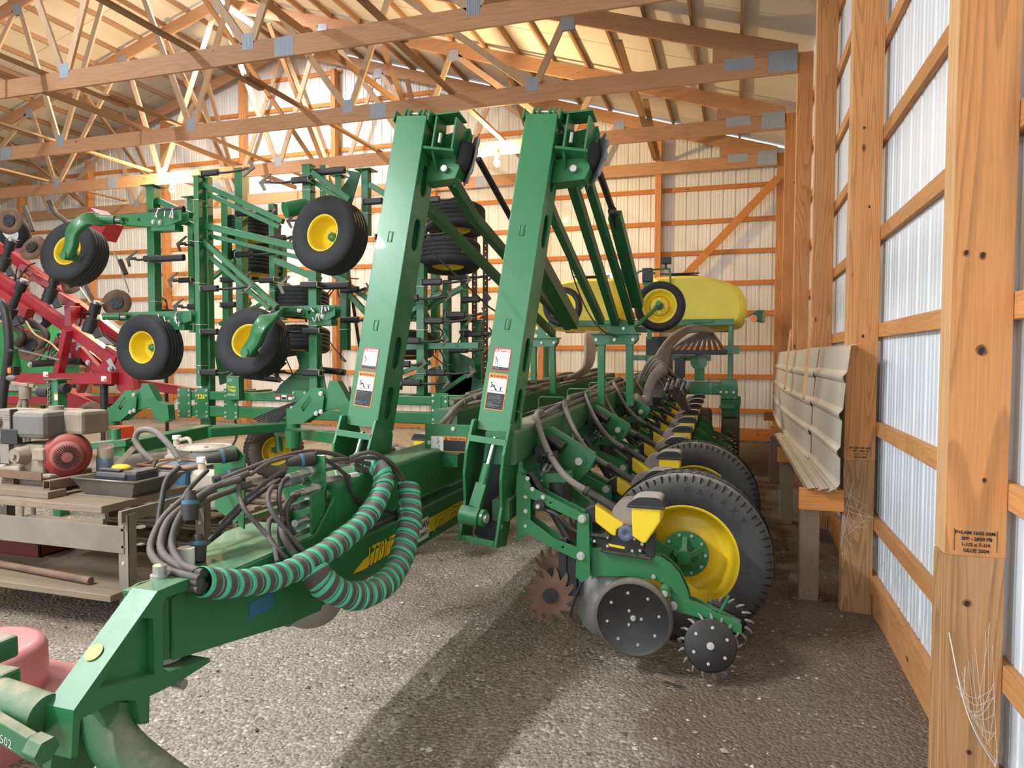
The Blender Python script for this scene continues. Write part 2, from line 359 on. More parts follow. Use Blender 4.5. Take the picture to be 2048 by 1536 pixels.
for nm, x0, x1 in (('ceiling', RX, XW+.35), ('ceiling_left', XL-.35, RX)):
    mb = MB(); P = [(YF-.3+k*.9144+d, h) for k in range(24) for d, h in ((0, 0), (.006, .012), (.018, .012), (.024, 0)) if YF-.3+k*.9144+d < YB+.3]; P.append((YB+.3, 0)); vs = []
    for y, h in P: vs += [(x0, y, roofz(x0)+h), (x1, y, roofz(x1)+h), (x0, y, roofz(x0)+h+.004), (x1, y, roofz(x1)+h+.004)]
    mb.add(vs, [(4*i, 4*i+4, 4*i+5, 4*i+1) for i in range(len(P)-1)] + [(4*i+2, 4*i+3, 4*i+7, 4*i+6) for i in range(len(P)-1)])
    obj(nm, mb, M_['sheetroof'])['kind'] = 'structure'
# posts --------------------------------------------------------------------
PY = [14.10, 11.85, 9.56, 7.27, 4.98, 2.69, .40]    # right wall posts (y of near face)
names = ['laminated wall post in the far right corner', 'laminated wall post next to the corner post', 'laminated post under the second roof truss, third from the corner', 'tall laminated post fourth from the back corner, left of the bright strip of wall', 'big laminated post with the leaning metal sheets against it and cobweb at its foot', 'nearest big laminated post with two black knots and a black grade stamp', '']
def text_stamp(mb, lines, M, h):
    for k, s in enumerate(lines): mb.text(s, h, M @ T((-.002, .003, 0, .002)[k % 4], -k*h*1.25, .0002), 'CENTER', bold=.0006)
for k, y in enumerate(PY):
    top = roofz(.9)-.12 if k < 3 else 5.62
    if k == 6: continue
    p = thing('wall_post', names[k], 'post', (.772, y, 0), 'laminated posts along the right wall')
    mb = MB()
    for q in range(3):     # three plies nailed together
        mb.bx(.686, .864, y+.0385*q+.0008, y+.0385*(q+1)-.0008, .98 if k else .98, top)
    obj('post_upper', mb, M_['postz'], p, bev=.002)
    mb = MB()
    for q in range(3): mb.bx(.6825, .6858, y+.0385*q+.0012, y+.0385*(q+1)-.0012, .985, top)
    obj('edge_grain', mb, M_['ply'], p, label='pale planed edges of the three plies, lightened for the light they face')  # pale plies, plus the light from the left put into their colour
    mb = MB()
    for q in range(3): mb.bx(.680, .864, y+.0385*q+.0008, y+.0385*(q+1)-.0008, -.3, .98)
    obj('post_base', mb, M_['postend'], p, bev=.003, label='darker treated lower section of the post')
    if k in (4, 5):
        mb = MB(); M = frame((.775, y-.0015, 1.055), (1, 0, 0), (0, 0, 1))
        text_stamp(mb, ['P+LAM 1650 36M', 'SPF - 2850 FB', '1-1/2 x 7-1/4', 'GLUE 2004'], M, .016)
        for s in (-1, 1): mb.box((s*.062, -.02, 0), (.0018, .075, .0005), M)
        obj('grade_stamp', mb, M_['decblack'], p, label='black ink stamp')
        for (dx, dz, r) in ((-.052, 1.995, .013), (-.004, 1.985, .015), (0.0, 1.67, .022), (.02, 1.24, .010), (-.02, .82, .017), (.0, .31, .012)) if k == 5 else ((0., 1.78, .014), (.02, 2.6, .011), (-.02, 3.1, .012)):
            mb = MB(); M2 = frame((.775+dx, y-.0002, dz), (1, 0, 0), (0, 0, 1)); r *= .72; mb.plate([(a*(1+.15*sin(i*.79+dz*9)), b*(1.2+.2*cos(i*.39+dz*7))) for i, (a, b) in enumerate(circ(r, 16))], .002, M2); mb.m = 1; mb.plate([(a*.62*(1+.2*sin(i*1.05)), b*.85) for i, (a, b) in enumerate(circ(r, 12))], .0035, M2)
            obj('knot', mb, [M_['knotring'] if 'knotring' in M_ else M_.setdefault('knotring', paint('knot ring', '8A5630', .6, var=.5, scale=60)), M_['knot'] if 'knot' in M_ else M_.setdefault('knot', paint('dark knot', '2E1A10', .6, var=.5, scale=60))], p, label='dark knot in the wood')
# back wall posts
BX = [-1.49, -3.85, -6.27, -8.71, -11.18, -13.49, -15.93, -18.3]
for k, x in enumerate(BX):
    mb = MB()
    for q in range(3): mb.bx(x-.0575+.0385*q+.0008, x-.0575+.0385*(q+1)-.0008, 14.02, 14.2, -.3, roofz(x)-.42)
    tag(obj('gable_post', mb, M_['postz'], loc=(x, 14.1, 0), bev=.002), 'back wall post, number %s counting left from the right corner brace' % ['one', 'two', 'three', 'four', 'five', 'six', 'seven', 'eight'][k], 'post', 'posts of the back gable wall')
# girts
GZ = [3.105, 2.48, 1.863, 1.231, .619]
gl = ['at head height', 'just above the leaning sheets']
order = {4.95: 'eighth', 4.34: 'seventh', 3.72: 'sixth', 3.105: 'fifth', 2.48: 'fourth', 1.863: 'third', 1.231: 'second', .619: 'lowest'}
for z in (4.95, 4.34, 3.72, 3.105, 2.48, 1.863, 1.231, .619):
    mb = MB(); mb.bx(.8655, .8985, YF, 14.16, z-.089, z)
    tag(obj('side_girt', mb, M_['girty'], loc=(.88, 4, z), bev=.002), 'horizontal girt on the right wall, %s from the floor' % order[z], 'girt', 'horizontal girts of the right wall')
mb = MB(); mb.bx(.868, .9, YF, 14.16, -.02, .115); mb.bx(.861, .8985, YF, 14.16, .117, .232)
tag(obj('skirt_board', mb, M_['girty'], loc=(.88, 4, .1), bev=.002), 'dusty treated skirt board along the foot of the right wall', 'skirt board')
ord2 = ['second', 'third', 'fourth', 'fifth', 'sixth', 'seventh', 'eighth', 'ninth', 'tenth', 'eleventh', 'twelfth', 'thirteenth']
for k, z in enumerate((.64, 1.30, 1.86, 2.52, 3.10, 3.70, 4.30, 4.94, 6.35, 7.40, 8.1)):
    xr = .86 if roofz(.86)-.3 > z else RX+(RZ-z-.35)/SL
    xl = max(XL, RX-(RZ-z-.35)/SL)
    mb = MB(); mb.bx(xl, xr, 14.205, 14.238, z-.089, z)
    tag(obj('back_girt', mb, M_['woodx2'], loc=(-8, 14.2, z), bev=.002), 'horizontal girt on the back wall, %s row from the floor' % ord2[k], 'girt', 'horizontal girts of the back wall')
mb = MB(); mb.bx(XL, .86, 14.19, 14.225, .03, .26); tag(obj('back_skirt_board', mb, M_['woodx2'], loc=(-8, 14.2, .1)), 'skirt board along the foot of the back wall', 'skirt board')
mb = MB(); mb.beam((-1.43, 14.0, 2.70), (.70, 14.0, 4.95), .038, .14, (0, 1, 0) and (-1, 0, 1))
tag(obj('corner_brace', mb, M_['woodx2'], loc=(0, 14, 3.6), bev=.002), 'diagonal brace board across the right corner of the back wall', 'brace')
# trusses --------------------------------------------------------------------
BN = [-2.75, -5.65, -8.56, -11.4, -14.27, -17.15]      # lower joints
TN = [-2.25, -4.87, -7.55, -9.95, -12.35, -15.03, -17.65]   # upper joints
def truss(y, label):
    tr = thing('roof_truss', label, 'truss', (RX, y, 5.17), 'roof trusses'); yy = y+.019
    def ch(z0, x0, x1): mb = MB(); mb.bx(x0, x1, y, y+.038, z0, z0+.235); return obj('bottom_chord', mb, M_['woodx'], tr, bev=.0015)
    for a, b in ((.68, -5.14), (-5.142, -12.7), (-12.702, XL+.1)): ch(5.172, a, b)
    lowtop = lambda x: roofz(x)-.095
    for sgn in (1, -1):
        xe = .68 if sgn > 0 else XL+.1
        mb = MB(); pts = [(RX, lowtop(RX)), (xe, lowtop(xe)), (xe, lowtop(xe)-.235), (RX, lowtop(RX)-.245)]
        mb.plate([(x, z) for x, z in pts], .038, Matrix(((1, 0, 0, 0), (0, 0, -1, yy), (0, 1, 0, 0), (0, 0, 0, 1)))); obj('top_chord', mb, M_['woodx'], tr, bev=.0015)
        # heel wedge
        xh = xe-sgn*.02; mb = MB(); mb.plate([(xh, 5.41), (xh-sgn*1.0, 5.41), (xh-sgn*1.0, lowtop(xh-sgn*1.0)-.235), (xh, lowtop(xh)-.235)], .037, Matrix(((1, 0, 0, 0), (0, 0, -1, yy), (0, 1, 0, 0), (0, 0, 0, 1)))); obj('heel_block', mb, M_['woodx'], tr)
    def web(x0, x1):
        a = V(x0, yy, 5.40); b = V(x1, yy, lowtop(x1)-.23); mb = MB(); mb.beam(a, b, .038, .095, (0, 1, 0) and (b-a).cross(V(0, 1, 0)))
        o = obj('web', mb, M_['woodw'], tr, bev=.0015)
    B = BN; Tn = TN
    for b, ts in ((B[0], (0, 1)), (B[1], (1, 2)), (B[2], (2, 3)), (B[3], (3, 4)), (B[4], (4, 5)), (B[5], (5, 6))):
        for q in ts: web(b + (.045 if Tn[q] > b else -.045), Tn[q] + (-.06 if Tn[q] > b else .06))
    def gp(x, z, w, h): mb = MB(); mb.box((x, y-.0015, z), (w, .0025, h)); mb.box((x, y+.0395, z), (w, .0025, h)); return obj('gusset_plate', mb, M_['gusset'], tr)
    for b in B: gp(b, 5.41, .16, .19)
    for b in Tn: gp(b, lowtop(b)-.235, .19, .2)
    for b in (-5.14, -12.7): gp(b, 5.29, .26, .225)
    gp(.50, 5.33, .34, .26); gp(-.02, 5.36, .36, .15)
    return tr
t = NT('pressed gusset plate'); v = t.coord((1, 1, 1)); w = t.node('ShaderNodeTexWave'); w.inputs['Scale'].default_value = 26; w.bands_direction = 'X'; w.inputs['Distortion'].default_value = 1.5; w.inputs['Detail Scale'].default_value = 60; t.lk(v, w.inputs['Vector'])
t.lk(t.ramp(w.outputs[0], [(.25, lin('6C7480')), (.5, lin('B9C2CC'))]), t.b.inputs['Base Color']); t.b.inputs['Metallic'].default_value = .3; t.b.inputs['Roughness'].default_value = .45; t.bump(w.outputs[0], .6, .003)
M_['gusset'] = t.mat
truss(7.23, 'nearest roof truss, its bottom chord crossing the top of the view')
truss(9.52, 'second roof truss, crossing just above the two tall folding arms')
truss(11.81, 'third roof truss, with the two bare bulbs hanging from it')
truss(13.98, 'rearmost roof truss, flat against the back wall')
truss(4.94, 'roof truss above the camera, only the peak in view')
# purlins
for sgn in (1, -1):
    n = 17
    for k in range(n):
        x = RX+sgn*(.12+.615*k+ (0 if k else 0)); z = roofz(x)
        mb = MB(); mb.bx(x-.019, x+.019, YF, YB-.02, z-.093, z-.003)
        o = obj('roof_purlin', mb, M_['woody'], loc=(x, 5, z), bev=.001)
        tag(o, 'roof purlin running front to back on the %s slope under the white roof sheets' % ('right' if sgn > 0 else 'left'), 'purlin', 'purlins of the %s roof slope' % ('right' if sgn > 0 else 'left'))
# rake board under the roof edge at the back wall
# chord braces
for x, lab in ((-3.95, 'chord brace plank running back above the folded arms'), (-6.5, 'dark chord brace plank in the middle of the roof'), (-8.94, 'chord brace plank left of the middle one'), (-11.75, 'chord brace plank under the left roof slope'), (-14.6, 'leftmost chord brace plank')):
    ys_ = [YF, -.7, 5.9, 8.6, 13.9] if x != -3.95 else [YF, 1.2, 7.9, 13.9]
    mb = MB()
    for k in range(len(ys_)-1):
        z0 = 5.409+(.040 if k % 2 else 0); mb.bx(x-.045+(.06 if k % 2 else 0), x+.045+(.06 if k % 2 else 0), ys_[k]-.4, ys_[k+1], z0, z0+.037)
    tag(obj('chord_brace', mb, M_['woody'], loc=(x, 5, 5.4), bev=.001), lab, 'brace', 'braces along the bottom chords')
mb = MB(); mb.bx(-5.62, -5.58, 6.9, 13.9, 5.95, 6.04); mb.bx(-5.58, -5.54, 2, 7.6, 5.95, 6.04); tag(obj('web_brace', mb, M_['woody'], loc=(-5.6, 8, 6)), 'upper brace plank nailed along the truss webs', 'brace')
mb = MB(); mb.bx(-9.62, -9.58, 2, 13.9, 5.41, 5.50); tag(obj('web_brace', mb, M_['woody'], loc=(-9.6, 8, 5.45)), 'pale brace plank lying on edge across the chords', 'brace')
# gable braces from back posts up to the roof
for k, x in enumerate(BX[:7]):
    mb = MB(); mb.beam((x, 13.97, 5.45), (x+.02, 11.75, roofz(x)-.45), .038, .09, (1, 0, 0)); mb.beam((x-.05, 13.97, 5.45), (x-.07, 9.56, roofz(x)-.42) if k in (0, 3) else (x-.05, 12.9, roofz(x)-.6), .038, .09, (1, 0, 0))
    tag(obj('gable_brace', mb, M_['woody'], loc=(x, 13.9, 5.5)), 'sloping gable brace rising from the top of back post number %s' % ['one', 'two', 'three', 'four', 'five', 'six', 'seven'][k], 'brace', 'sloping braces of the back gable')
# lamps -----------------------------------------------------------------------
M_['tube'] = emit('lamp tube', 'F4F8FF', 22.0)
def strip_light(y, label, x=-9.5, z=8.40, W=None):
    L = thing('strip_light', label, 'lamp', (x, y, z+.05), 'strip lights'); mb = MB(); mb.bx(x-.07, x+.07, y-1.2, y+1.2, z, z+.04); mb.cyl((x, y-.9, z+.04), (x, y-.9, z+.22), .004, 6); mb.cyl((x, y+.9, z+.04), (x, y+.9, z+.22), .004, 6); obj('housing', mb, M_['white'], L)
    for s in (-.035, .035): mb = MB(); mb.cyl((x+s, y-1.18, z-.035), (x+s, y+1.18, z-.035), .018, 10); obj('tube', mb, M_['tube'], L)
    li = bpy.data.lights.new('strip glow', 'AREA'); li.shape = 'RECTANGLE'; li.size = .16; li.size_y = 2.3; li.energy = W or RIDGE_W; li.color = (.90, .95, 1.0); lo = bpy.data.objects.new('strip_lamp', li); C.objects.link(lo); lo.parent = L; lo.location = (0, 0, -.125)
strip_light(11.2, 'glaring white strip light hanging under the ridge near the back wall', W=RIDGE_W*.8)
for y, lab, w_ in ((3.6, 'white strip light under the ridge above the cultivator', 190.0), (-3.4, 'white strip light under the ridge near the open front', 110.0)): strip_light(y, lab, W=w_)
strip_light(.2, 'unseen white strip light added low under the chords to light the near field', x=-4.9, z=4.95, W=LOW_W)  # unseen lamp added to light the near field and set the floor shadow edge
M_['bulb'] = emit('bulb glass', 'FFC861', 16.0)
def bulb(x, z, label):
    y = 11.72; L = thing('light_bulb', label, 'lamp', (x, y, z+.1), 'bare bulbs'); mb = MB(); mb.cyl((x, y, z+.05), (x, y, z+.14), .03, 14); mb.cyl((x, y+.04, z+.12), (x, y+.1, z+.2), .03, 10); obj('socket', mb, M_['white'], L)
    mb = MB(); mb.sphere((x, y, z), .055, 14, 10, (1, 1, 1.25)); obj('glass', mb, M_['bulb'], L)
    li = bpy.data.lights.new('bulb glow', 'POINT'); li.energy = BULB_W; li.color = (1.0, .70, .34); li.shadow_soft_size = .06; lo = bpy.data.objects.new('bulb_lamp', li); C.objects.link(lo); lo.parent = L; lo.location = (0, -.12, -.12)
bulb(-4.02, 5.00, 'bare yellow bulb hanging between the two tall green arms'); bulb(-11.05, 5.02, 'bare yellow bulb hanging over the folded cultivator frame')
mb = MB(); mb.tube([(-4.16, 11.79, 5.24), (-4.2, 11.79, 5.32), (-4.22, 11.80, 5.42)], .006, 6); tag(obj('lamp_cord', mb, M_['white'], loc=(-4, 11.8, 5.2)), 'white electric cord stapled above the right bulb', 'cord')
# ================================================================ shared machine helpers
DEC = [M_['decorange'], M_['white'], M_['decblack'], M_['decred'], M_['decyellow'], M_['green']]
def rect(mb, x, y, w, h, M, lay=0, m=None):
    if m is not None: mb.m = m
    z = .0004*(lay+1); mb.add([(x, y, z), (x+w, y, z), (x+w, y+h, z), (x, y+h, z)], [(0, 1, 2, 3)], False, M)
def poly(mb, pts, M, lay=0, m=None):
    if m is not None: mb.m = m
    mb.add([(p[0], p[1], .0004*(lay+1)) for p in pts], [list(range(len(pts)))], False, M)
def stroke(mb, a, b, w, M, lay=2):
    d = V(b[0]-a[0], b[1]-a[1]).to_2d() if False else V(b[0]-a[0], b[1]-a[1], 0); n = V(-d.y, d.x, 0).normalized()*w/2
    poly(mb, [(a[0]-n.x, a[1]-n.y), (b[0]-n.x, b[1]-n.y), (b[0]+n.x, b[1]+n.y), (a[0]+n.x, a[1]+n.y)], M, lay)
def tri(mb, x, y, s, M, lay, m): poly(mb, [(x-s*.58, y), (x+s*.58, y), (x, y+s)], M, lay, m)
def decal_danger(parent, M, w=.100, h=.128):
    mb = MB(); rect(mb, 0, 0, w, h, M, 0, 3); rect(mb, .005, .022, w-.010, h-.044, M, 1, 1); rect(mb, .005, .005, w-.010, .017, M, 1, 2)
    mb.m = 1; mb.text('DANGER', .0175, M @ T(.026, h-.0185, .0008), bold=.0006); tri(mb, .015, h-.018, .013, M, 2, 1)
    mb.m = 2
    for a, b in (((.016, .035), (.024, .06)), ((.024, .06), (.034, .05)), ((.024, .05), (.032, .032)), ((.014, .062), (.028, .064)), ((.016, .072), (.028, .06))): stroke(mb, a, b, .003, M, 2)
    poly(mb, circ(.004, 10, .017, .074), M, 2)
    for a, b in (((.035, .068), (.085, .078)), ((.082, .078), (.088, .034)), ((.07, .076), (.072, .034)), ((.032, .03), (.09, .03)), ((.04, .068), (.038, .05)), ((.06, .07), (.06, .045))): stroke(mb, a, b, .0012, M, 2)
    for r in (.011, .005):
        c = circ(r, 16, .047, .042); [stroke(mb, c[i], c[(i+1) % 16], .001, M, 2) for i in range(16)]
    mb.m = 1
    for k in range(2): mb.text('To avoid injury or death do not contact power lines' if k == 0 else 'or overhead obstructions', .0034, M @ T(.008, .0155-k*.006, .0008))
    return obj('danger_decal', mb, DEC, parent, label='red danger sticker')
def decal_warning(parent, M, w=.112, h=.205):
    mb = MB(); rect(mb, 0, 0, w, h, M, 0, 0); rect(mb, .005, h*.46, w-.010, h*.40, M, 1, 1); rect(mb, .005, .005, w-.010, h*.46-.005, M, 1, 2)
    mb.m = 2; mb.text('WARNING', .0165, M @ T(.024, h-.0225, .0008), bold=.0004); tri(mb, .0145, h-.0225, .0135, M, 2, 2)
    y0 = h*.46
    for a, b, q in (((.018, .012), (.095, .012), .003), ((.078, .016), (.078, .032), .009), ((.066, .036), (.092, .036), .004), ((.03, .07), (.064, .036), .0022), ((.025, .045), (.042, .036), .008), ((.042, .036), (.05, .016), .006), ((.042, .03), (.058, .016), .005), ((.024, .046), (.02, .028), .004), ((.04, .038), (.018, .032), .004), ((.058, .062), (.074, .066), .0015)):
        mb.m = 2; stroke(mb, (a[0], a[1]+y0), (b[0], b[1]+y0), q, M, 2)
    poly(mb, circ(.0055, 12, .022, .054+y0), M, 2)
    mb.m = 1
    for k, s in enumerate(('Avoid injury from falling markers', '1. Be sure cylinders and attaching', '   hoses are fully charged with oil', '   before moving or lowering markers', '   Failure to do so will allow marker', '   to fall rapidly', '2. Stay clear of markers during', '   raising and lowering')): mb.text(s, .0056, M @ T(.009, h*.40-k*.0095, .0008))
    return obj('warning_decal', mb, DEC, parent, label='orange and black warning sticker')
def decal_wide(parent, M, w=.24, h=.098):
    mb = MB(); rect(mb, 0, 0, w, h, M, 0, 0); rect(mb, .004, .004, w*.34, h-.008, M, 1, 1); rect(mb, w*.36, .004, w*.64-.004, h*.70, M, 1, 2)
    mb.m = 2; mb.text('WARNING', .0185, M @ T(w*.54, h-.0215, .0008), bold=.0005, sx=1.15); tri(mb, w*.44, h-.022, .015, M, 2, 2)
    for a, b in (((.04, .075), (.06, .062)), ((.05, .068), (.048, .045)), ((.038, .052), (.062, .058)), ((.048, .045), (.06, .034)), ((.06, .034), (.052, .022)), ((.04, .08), (.058, .08)), ((.028, .012), (.034, .026)), ((.046, .012), (.056, .026))): mb.m = 2; stroke(mb, a, b, .0028, M, 2)
    mb.m = 1
    for k, s in enumerate(('Avoid crushing injury. Stay clear of wings', 'when folding or unfolding.', 'Before folding be sure area is clear.', 'Check that locks are engaged', 'before transport or service work.')): mb.text(s, .0062, M @ T(w*.375, h*.62-k*.0125, .0008))
    return obj('warning_decal', mb, DEC, parent, label='wide orange warning sticker')
def wrapped(path, r, per, mb, m_a=0, m_b=1):
    """hose bundle in a spiral guard: bands of dusty grey with raised teal edges"""
    P = []; acc = 0; P.append((path[0], 0))
    for a, b in zip(path, path[1:]): acc += (b-a).length; P.append((b, acc))
    def at(s):
        for (a, s0), (b, s1) in zip(P, P[1:]):
            if s <= s1: t = (s-s0)/max(1e-6, s1-s0); return a.lerp(b, t), (b-a).normalized()
        return P[-1][0], (P[-1][0]-P[-2][0]).normalized()
    n = 20; steps = [(0, .000, m_b), (.14, .0035, m_b), (.28, .0025, m_a), (.74, .0015, m_b), (.90, -.001, m_b), (.96, -.006, m_a)]
    rings = []; k = 0
    while (k+1)*per < acc:
        for f, dr, mm in steps: rings.append(((k+f)*per, r*(1+.05*sin(k*1.7))+dr, mm))
        k += 1
    nr = None; vs = []; fs = []; mats = []
    for s, rr, mm in rings:
        c, t = at(s); c2, t2 = at(min(acc, s+.02)); t = (t+t2).normalized()
        nr = t.orthogonal().normalized() if nr is None else (nr-t*nr.dot(t)).normalized(); bn = t.cross(nr)
        vs += [c + (nr*cos(2*pi*j/n)+bn*sin(2*pi*j/n))*rr + t*(.18*rr*sin(2*pi*j/n)) for j in range(n)]
    for i in range(len(rings)-1):
        mb.m = rings[i][2]; mb.add([], []); base = None
        for j in range(n): mb.f.append([len(mb.v)+i*n+j, len(mb.v)+i*n+(j+1) % n, len(mb.v)+(i+1)*n+(j+1) % n, len(mb.v)+(i+1)*n+j]); mb.s.append(True); mb.i.append(rings[i][2])
    mb.v += vs
def wheel(parent, name, c, ax, R, w, rr, style='rib', dish=.0, hubr=.05, bolts=6, label=None, tmat='rubber', hubm='green', rimdeep=.55, lugs=True):
    """tyre (part) with rim and hub (sub-parts). ax points to the outer face"""
    ax = V(ax).normalized(); c = V(c); mb = MB()
    h = w/2; sw = R-rr
    prof = [(-h*.72, rr-.004), (-h*.80, rr+.012), (-h*.98, rr+sw*.35), (-h, rr+sw*.55), (-h*.93, rr+sw*.80), (-h*.80, R-.014)]
    if style == 'rib':
        g = .010; xs = [-.72, -.46, -.42, -.16, -.12, .12, .16, .42, .46, .72]
        tr = [(-h*.74, R-.006)]
        for i in range(0, len(xs)-1, 2): tr += [(h*(xs[i]+.02), R-.001-.004*abs(xs[i])), (h*(xs[i+1]-.02), R-.001-.004*abs(xs[i+1])), (h*xs[i+1]+.0001, R-g-.002)] + ([(h*xs[i+2]-.0001, R-g-.002)] if i+2 < len(xs) else [])
        prof += tr[:-1]
    elif style == 'round': prof += [(-h*.5, R-.004), (0, R), (h*.5, R-.004)]
    else: prof += [(-h*.70, R-.003), (0, R), (h*.70, R-.003)]
    prof += [(h*.80, R-.014), (h*.93, rr+sw*.80), (h, rr+sw*.55), (h*.98, rr+sw*.35), (h*.80, rr+.012), (h*.72, rr-.004)]
    mb.lathe(prof, c, ax, 56 if R > .3 else 40)
    M = frame(c, ax)
    if style == 'truck':      # shoulder notches and raised zig-zag tread ribs
        n = 66
        for k in range(n):
            a = 2*pi*k/n
            for sg in (1, -1):
                q = Matrix.Rotation(a, 4, 'X'); mb.m = 1; L = .050 if k % 2 else .036
                mb.box((sg*(h*.86), 0, R-.030), (.024, .0065, L), M @ q)
            mb.m = 1
            for xx in (-.45, -.15, .15, .45):
                mb.box((h*xx+(.004 if k % 2 else -.004), 0, R-.0025), (.007, 2*pi*R/n*1.02, .008), M @ Matrix.Rotation(a, 4, 'X'))
    if style == 'zig':
        n = 44
        for k in range(n):
            a = 2*pi*k/n; mb.m = 1
            for j, xx in enumerate((-.62, -.36, -.1, .16, .42, .66)):
                q = M @ Matrix.Rotation(a+(.5*2*pi/n if j % 2 else 0), 4, 'X'); q2 = q @ T(h*xx, 0, R-.001)
                mb.box((0, 0, 0), (h*.24, .007, .010), q2 @ Matrix.Rotation(.6 if j % 2 else -.6, 4, 'Z'))
    ty = obj(name, mb, [M_[tmat], M_['tyregap']], parent, loc=c, label=label)
    d = h*rimdeep      # depth of the disc below the outer rim edge
    mb = MB(); mb.lathe([(h*.70, rr+.010), (h*.76, rr+.012), (h*.78, rr), (h*.70, rr-.012), (h*.60, rr-.018), (h*.52, rr-.020), (h*.70-d*.8, rr-.045), (h*.70-d, rr-.060), (h*.70-d-.004, rr*.62), (h*.70-d+.02, rr*.52), (h*.70-d+.02, hubr*.6)], c, ax, 48)
    mb.lathe([(-h*.70, rr+.010), (-h*.78, rr), (-h*.6, rr-.018), (h*.70-d-.02, rr-.05)], c, ax, 48)
    for k in range(bolts):
        q = 2*pi*k/bolts; p = M @ V(h*.70-d+.018, cos(q)*hubr*1.45, sin(q)*hubr*1.45); mb.m = 1; mb.bolt(p, ax, .009 if R > .3 else .006, .014)
    obj('rim', mb, [M_['yellow'], M_['bolt']], ty, loc=c, label='yellow steel rim')
    mb = MB(); mb.lathe([(h*.70-d+.02, hubr), (h*.70-d+.045, hubr*.95), (h*.70-d+.065, hubr*.7), (h*.70-d+.07, 0)], c, ax, 20); mb.cyl(c+ax*(h*.7-d), c-ax*h*1.1, hubr*.6, 12)
    obj('hub', mb, M_[hubm], ty, loc=c, label='green wheel hub')
    return ty
M_['tyregap'] = paint('tread groove black', '0C0C0D', .9, var=.05)
def bolts(mb, pts, ax, r=.012, h=.012, m=1):
    o = mb.m; mb.m = m
    for p in pts: mb.bolt(p, ax, r, h)
    mb.m = o
XZ = lambda x, y, z=0: Matrix(((1, 0, 0, x), (0, 0, -1, y), (0, 1, 0, z), (0, 0, 0, 1)))   # local xy -> world xz, thickness along -y
YZ = lambda x, y=0, z=0: Matrix(((0, 0, 1, x), (1, 0, 0, y), (0, 1, 0, z), (0, 0, 0, 1)))  # local xy -> world yz, thickness along +x
GB = [M_['green'], M_['bolt'], M_['black'], M_['chrome']]
M_['bluering'] = paint('blue ring', '356B82', .5, dust=.3)
# ================================================================ planter
PL = thing('planter', 'big green folded planter with yellow rear seed tanks and two tall leaning arms', 'planter', (-1.8, 5, 0))
# ---- tongue
mb = MB()
mb.rbeam((-1.83, 2.45, .64), (-1.83, 11.0, .66), .20, .235, .02)                      # lower tube
mb.rbeam((-1.84, 2.78, .94), (-1.84, 10.6, .98), .24, .26, .025)                      # upper tube
mb.plate([(1.806, .86), (1.86, .872), (2.02, .862), (2.62, .862), (2.80, 1.02), (2.80, .80), (2.66, .52), (2.42, .545), (2.12, .60), (1.806, .655)], .012, YZ(-1.735))
mb.plate([(1.806, .86), (1.86, .872), (2.02, .862), (2.62, .862), (2.80, 1.02), (2.80, .80), (2.66, .52), (2.42, .545), (2.12, .60), (1.806, .655)], .012, YZ(-1.925))
mb.plate([(-1.735, 1.80), (-1.735, 2.75), (-2.14, 2.75), (-2.14, 2.55), (-1.93, 2.05), (-1.93, 1.80)], .012, T(0, 0, .862))
mb.plate([(2.12, .60), (2.42, .545), (2.66, .52), (2.66, .53), (2.42, .555), (2.12, .61)], .19, YZ(-1.83))
mb.cyl((-1.80, 1.83, .66), (-1.80, 1.83, .862), .062, 28); mb.bx(-1.925, -1.735, 1.86, 1.875, .66, .86)
obj('tongue', mb, M_['greendusty'] if False else M_['green'], PL, bev=.003)
mb = MB(); M = frame((-1.7285, 2.93, .604), (0, 1, 0), (0, 0, 1))      # stripe on the right side of the tongue
poly(mb, [(0, 0), (.10, -.01), (.62, 0), (.62, .07), (.25, .062), (.10, .038)], M, 0, 4); rect(mb, .80, -.012, .78, .085, M, 0, 4)
mb.m = 2
for k in range(5): rect(mb, .80, .0+k*.014, .78, .0012, M, 1)
mb.m = 2; mb.text('1770NT', .125, M @ T(.137, -.005, .0008), bold=.0045, shear=.12, sx=.72); mb.m = 4; mb.text('1770NT', .125, M @ T(.132, .0, .0014), bold=.0015, shear=.12, sx=.72)
mb.m = 2; mb.text('JOHN DEERE', .118, M @ T(.955, -.009, .0014), bold=.003, shear=.1, sx=.62); mb.m = 4; mb.text('JOHN DEERE', .118, M @ T(.95, -.004, .002), bold=.0012, shear=.1, sx=.62)
obj('name_stripe', mb, DEC, PL, label='yellow stripe with model number and maker name')
mb = MB(); rect(mb, .665, -.035, .205, .125, M, 3, 1); mb.m = 2; mb.text('SLOAN', .062, M @ T(.68, .034, .0022), bold=.002, sx=.95); mb.text('IMPLEMENT', .034, M @ T(.68, -.012, .0022), bold=.001)
obj('dealer_sticker', mb, DEC, PL, label='white dealer sticker')
mb = MB(); mb.bx(-1.731, -1.7265, 2.18, 2.33, .655, .715); obj('blue_patch', mb, paint('blue patch', '2B6B86', .6), PL, label='small blue sticker')
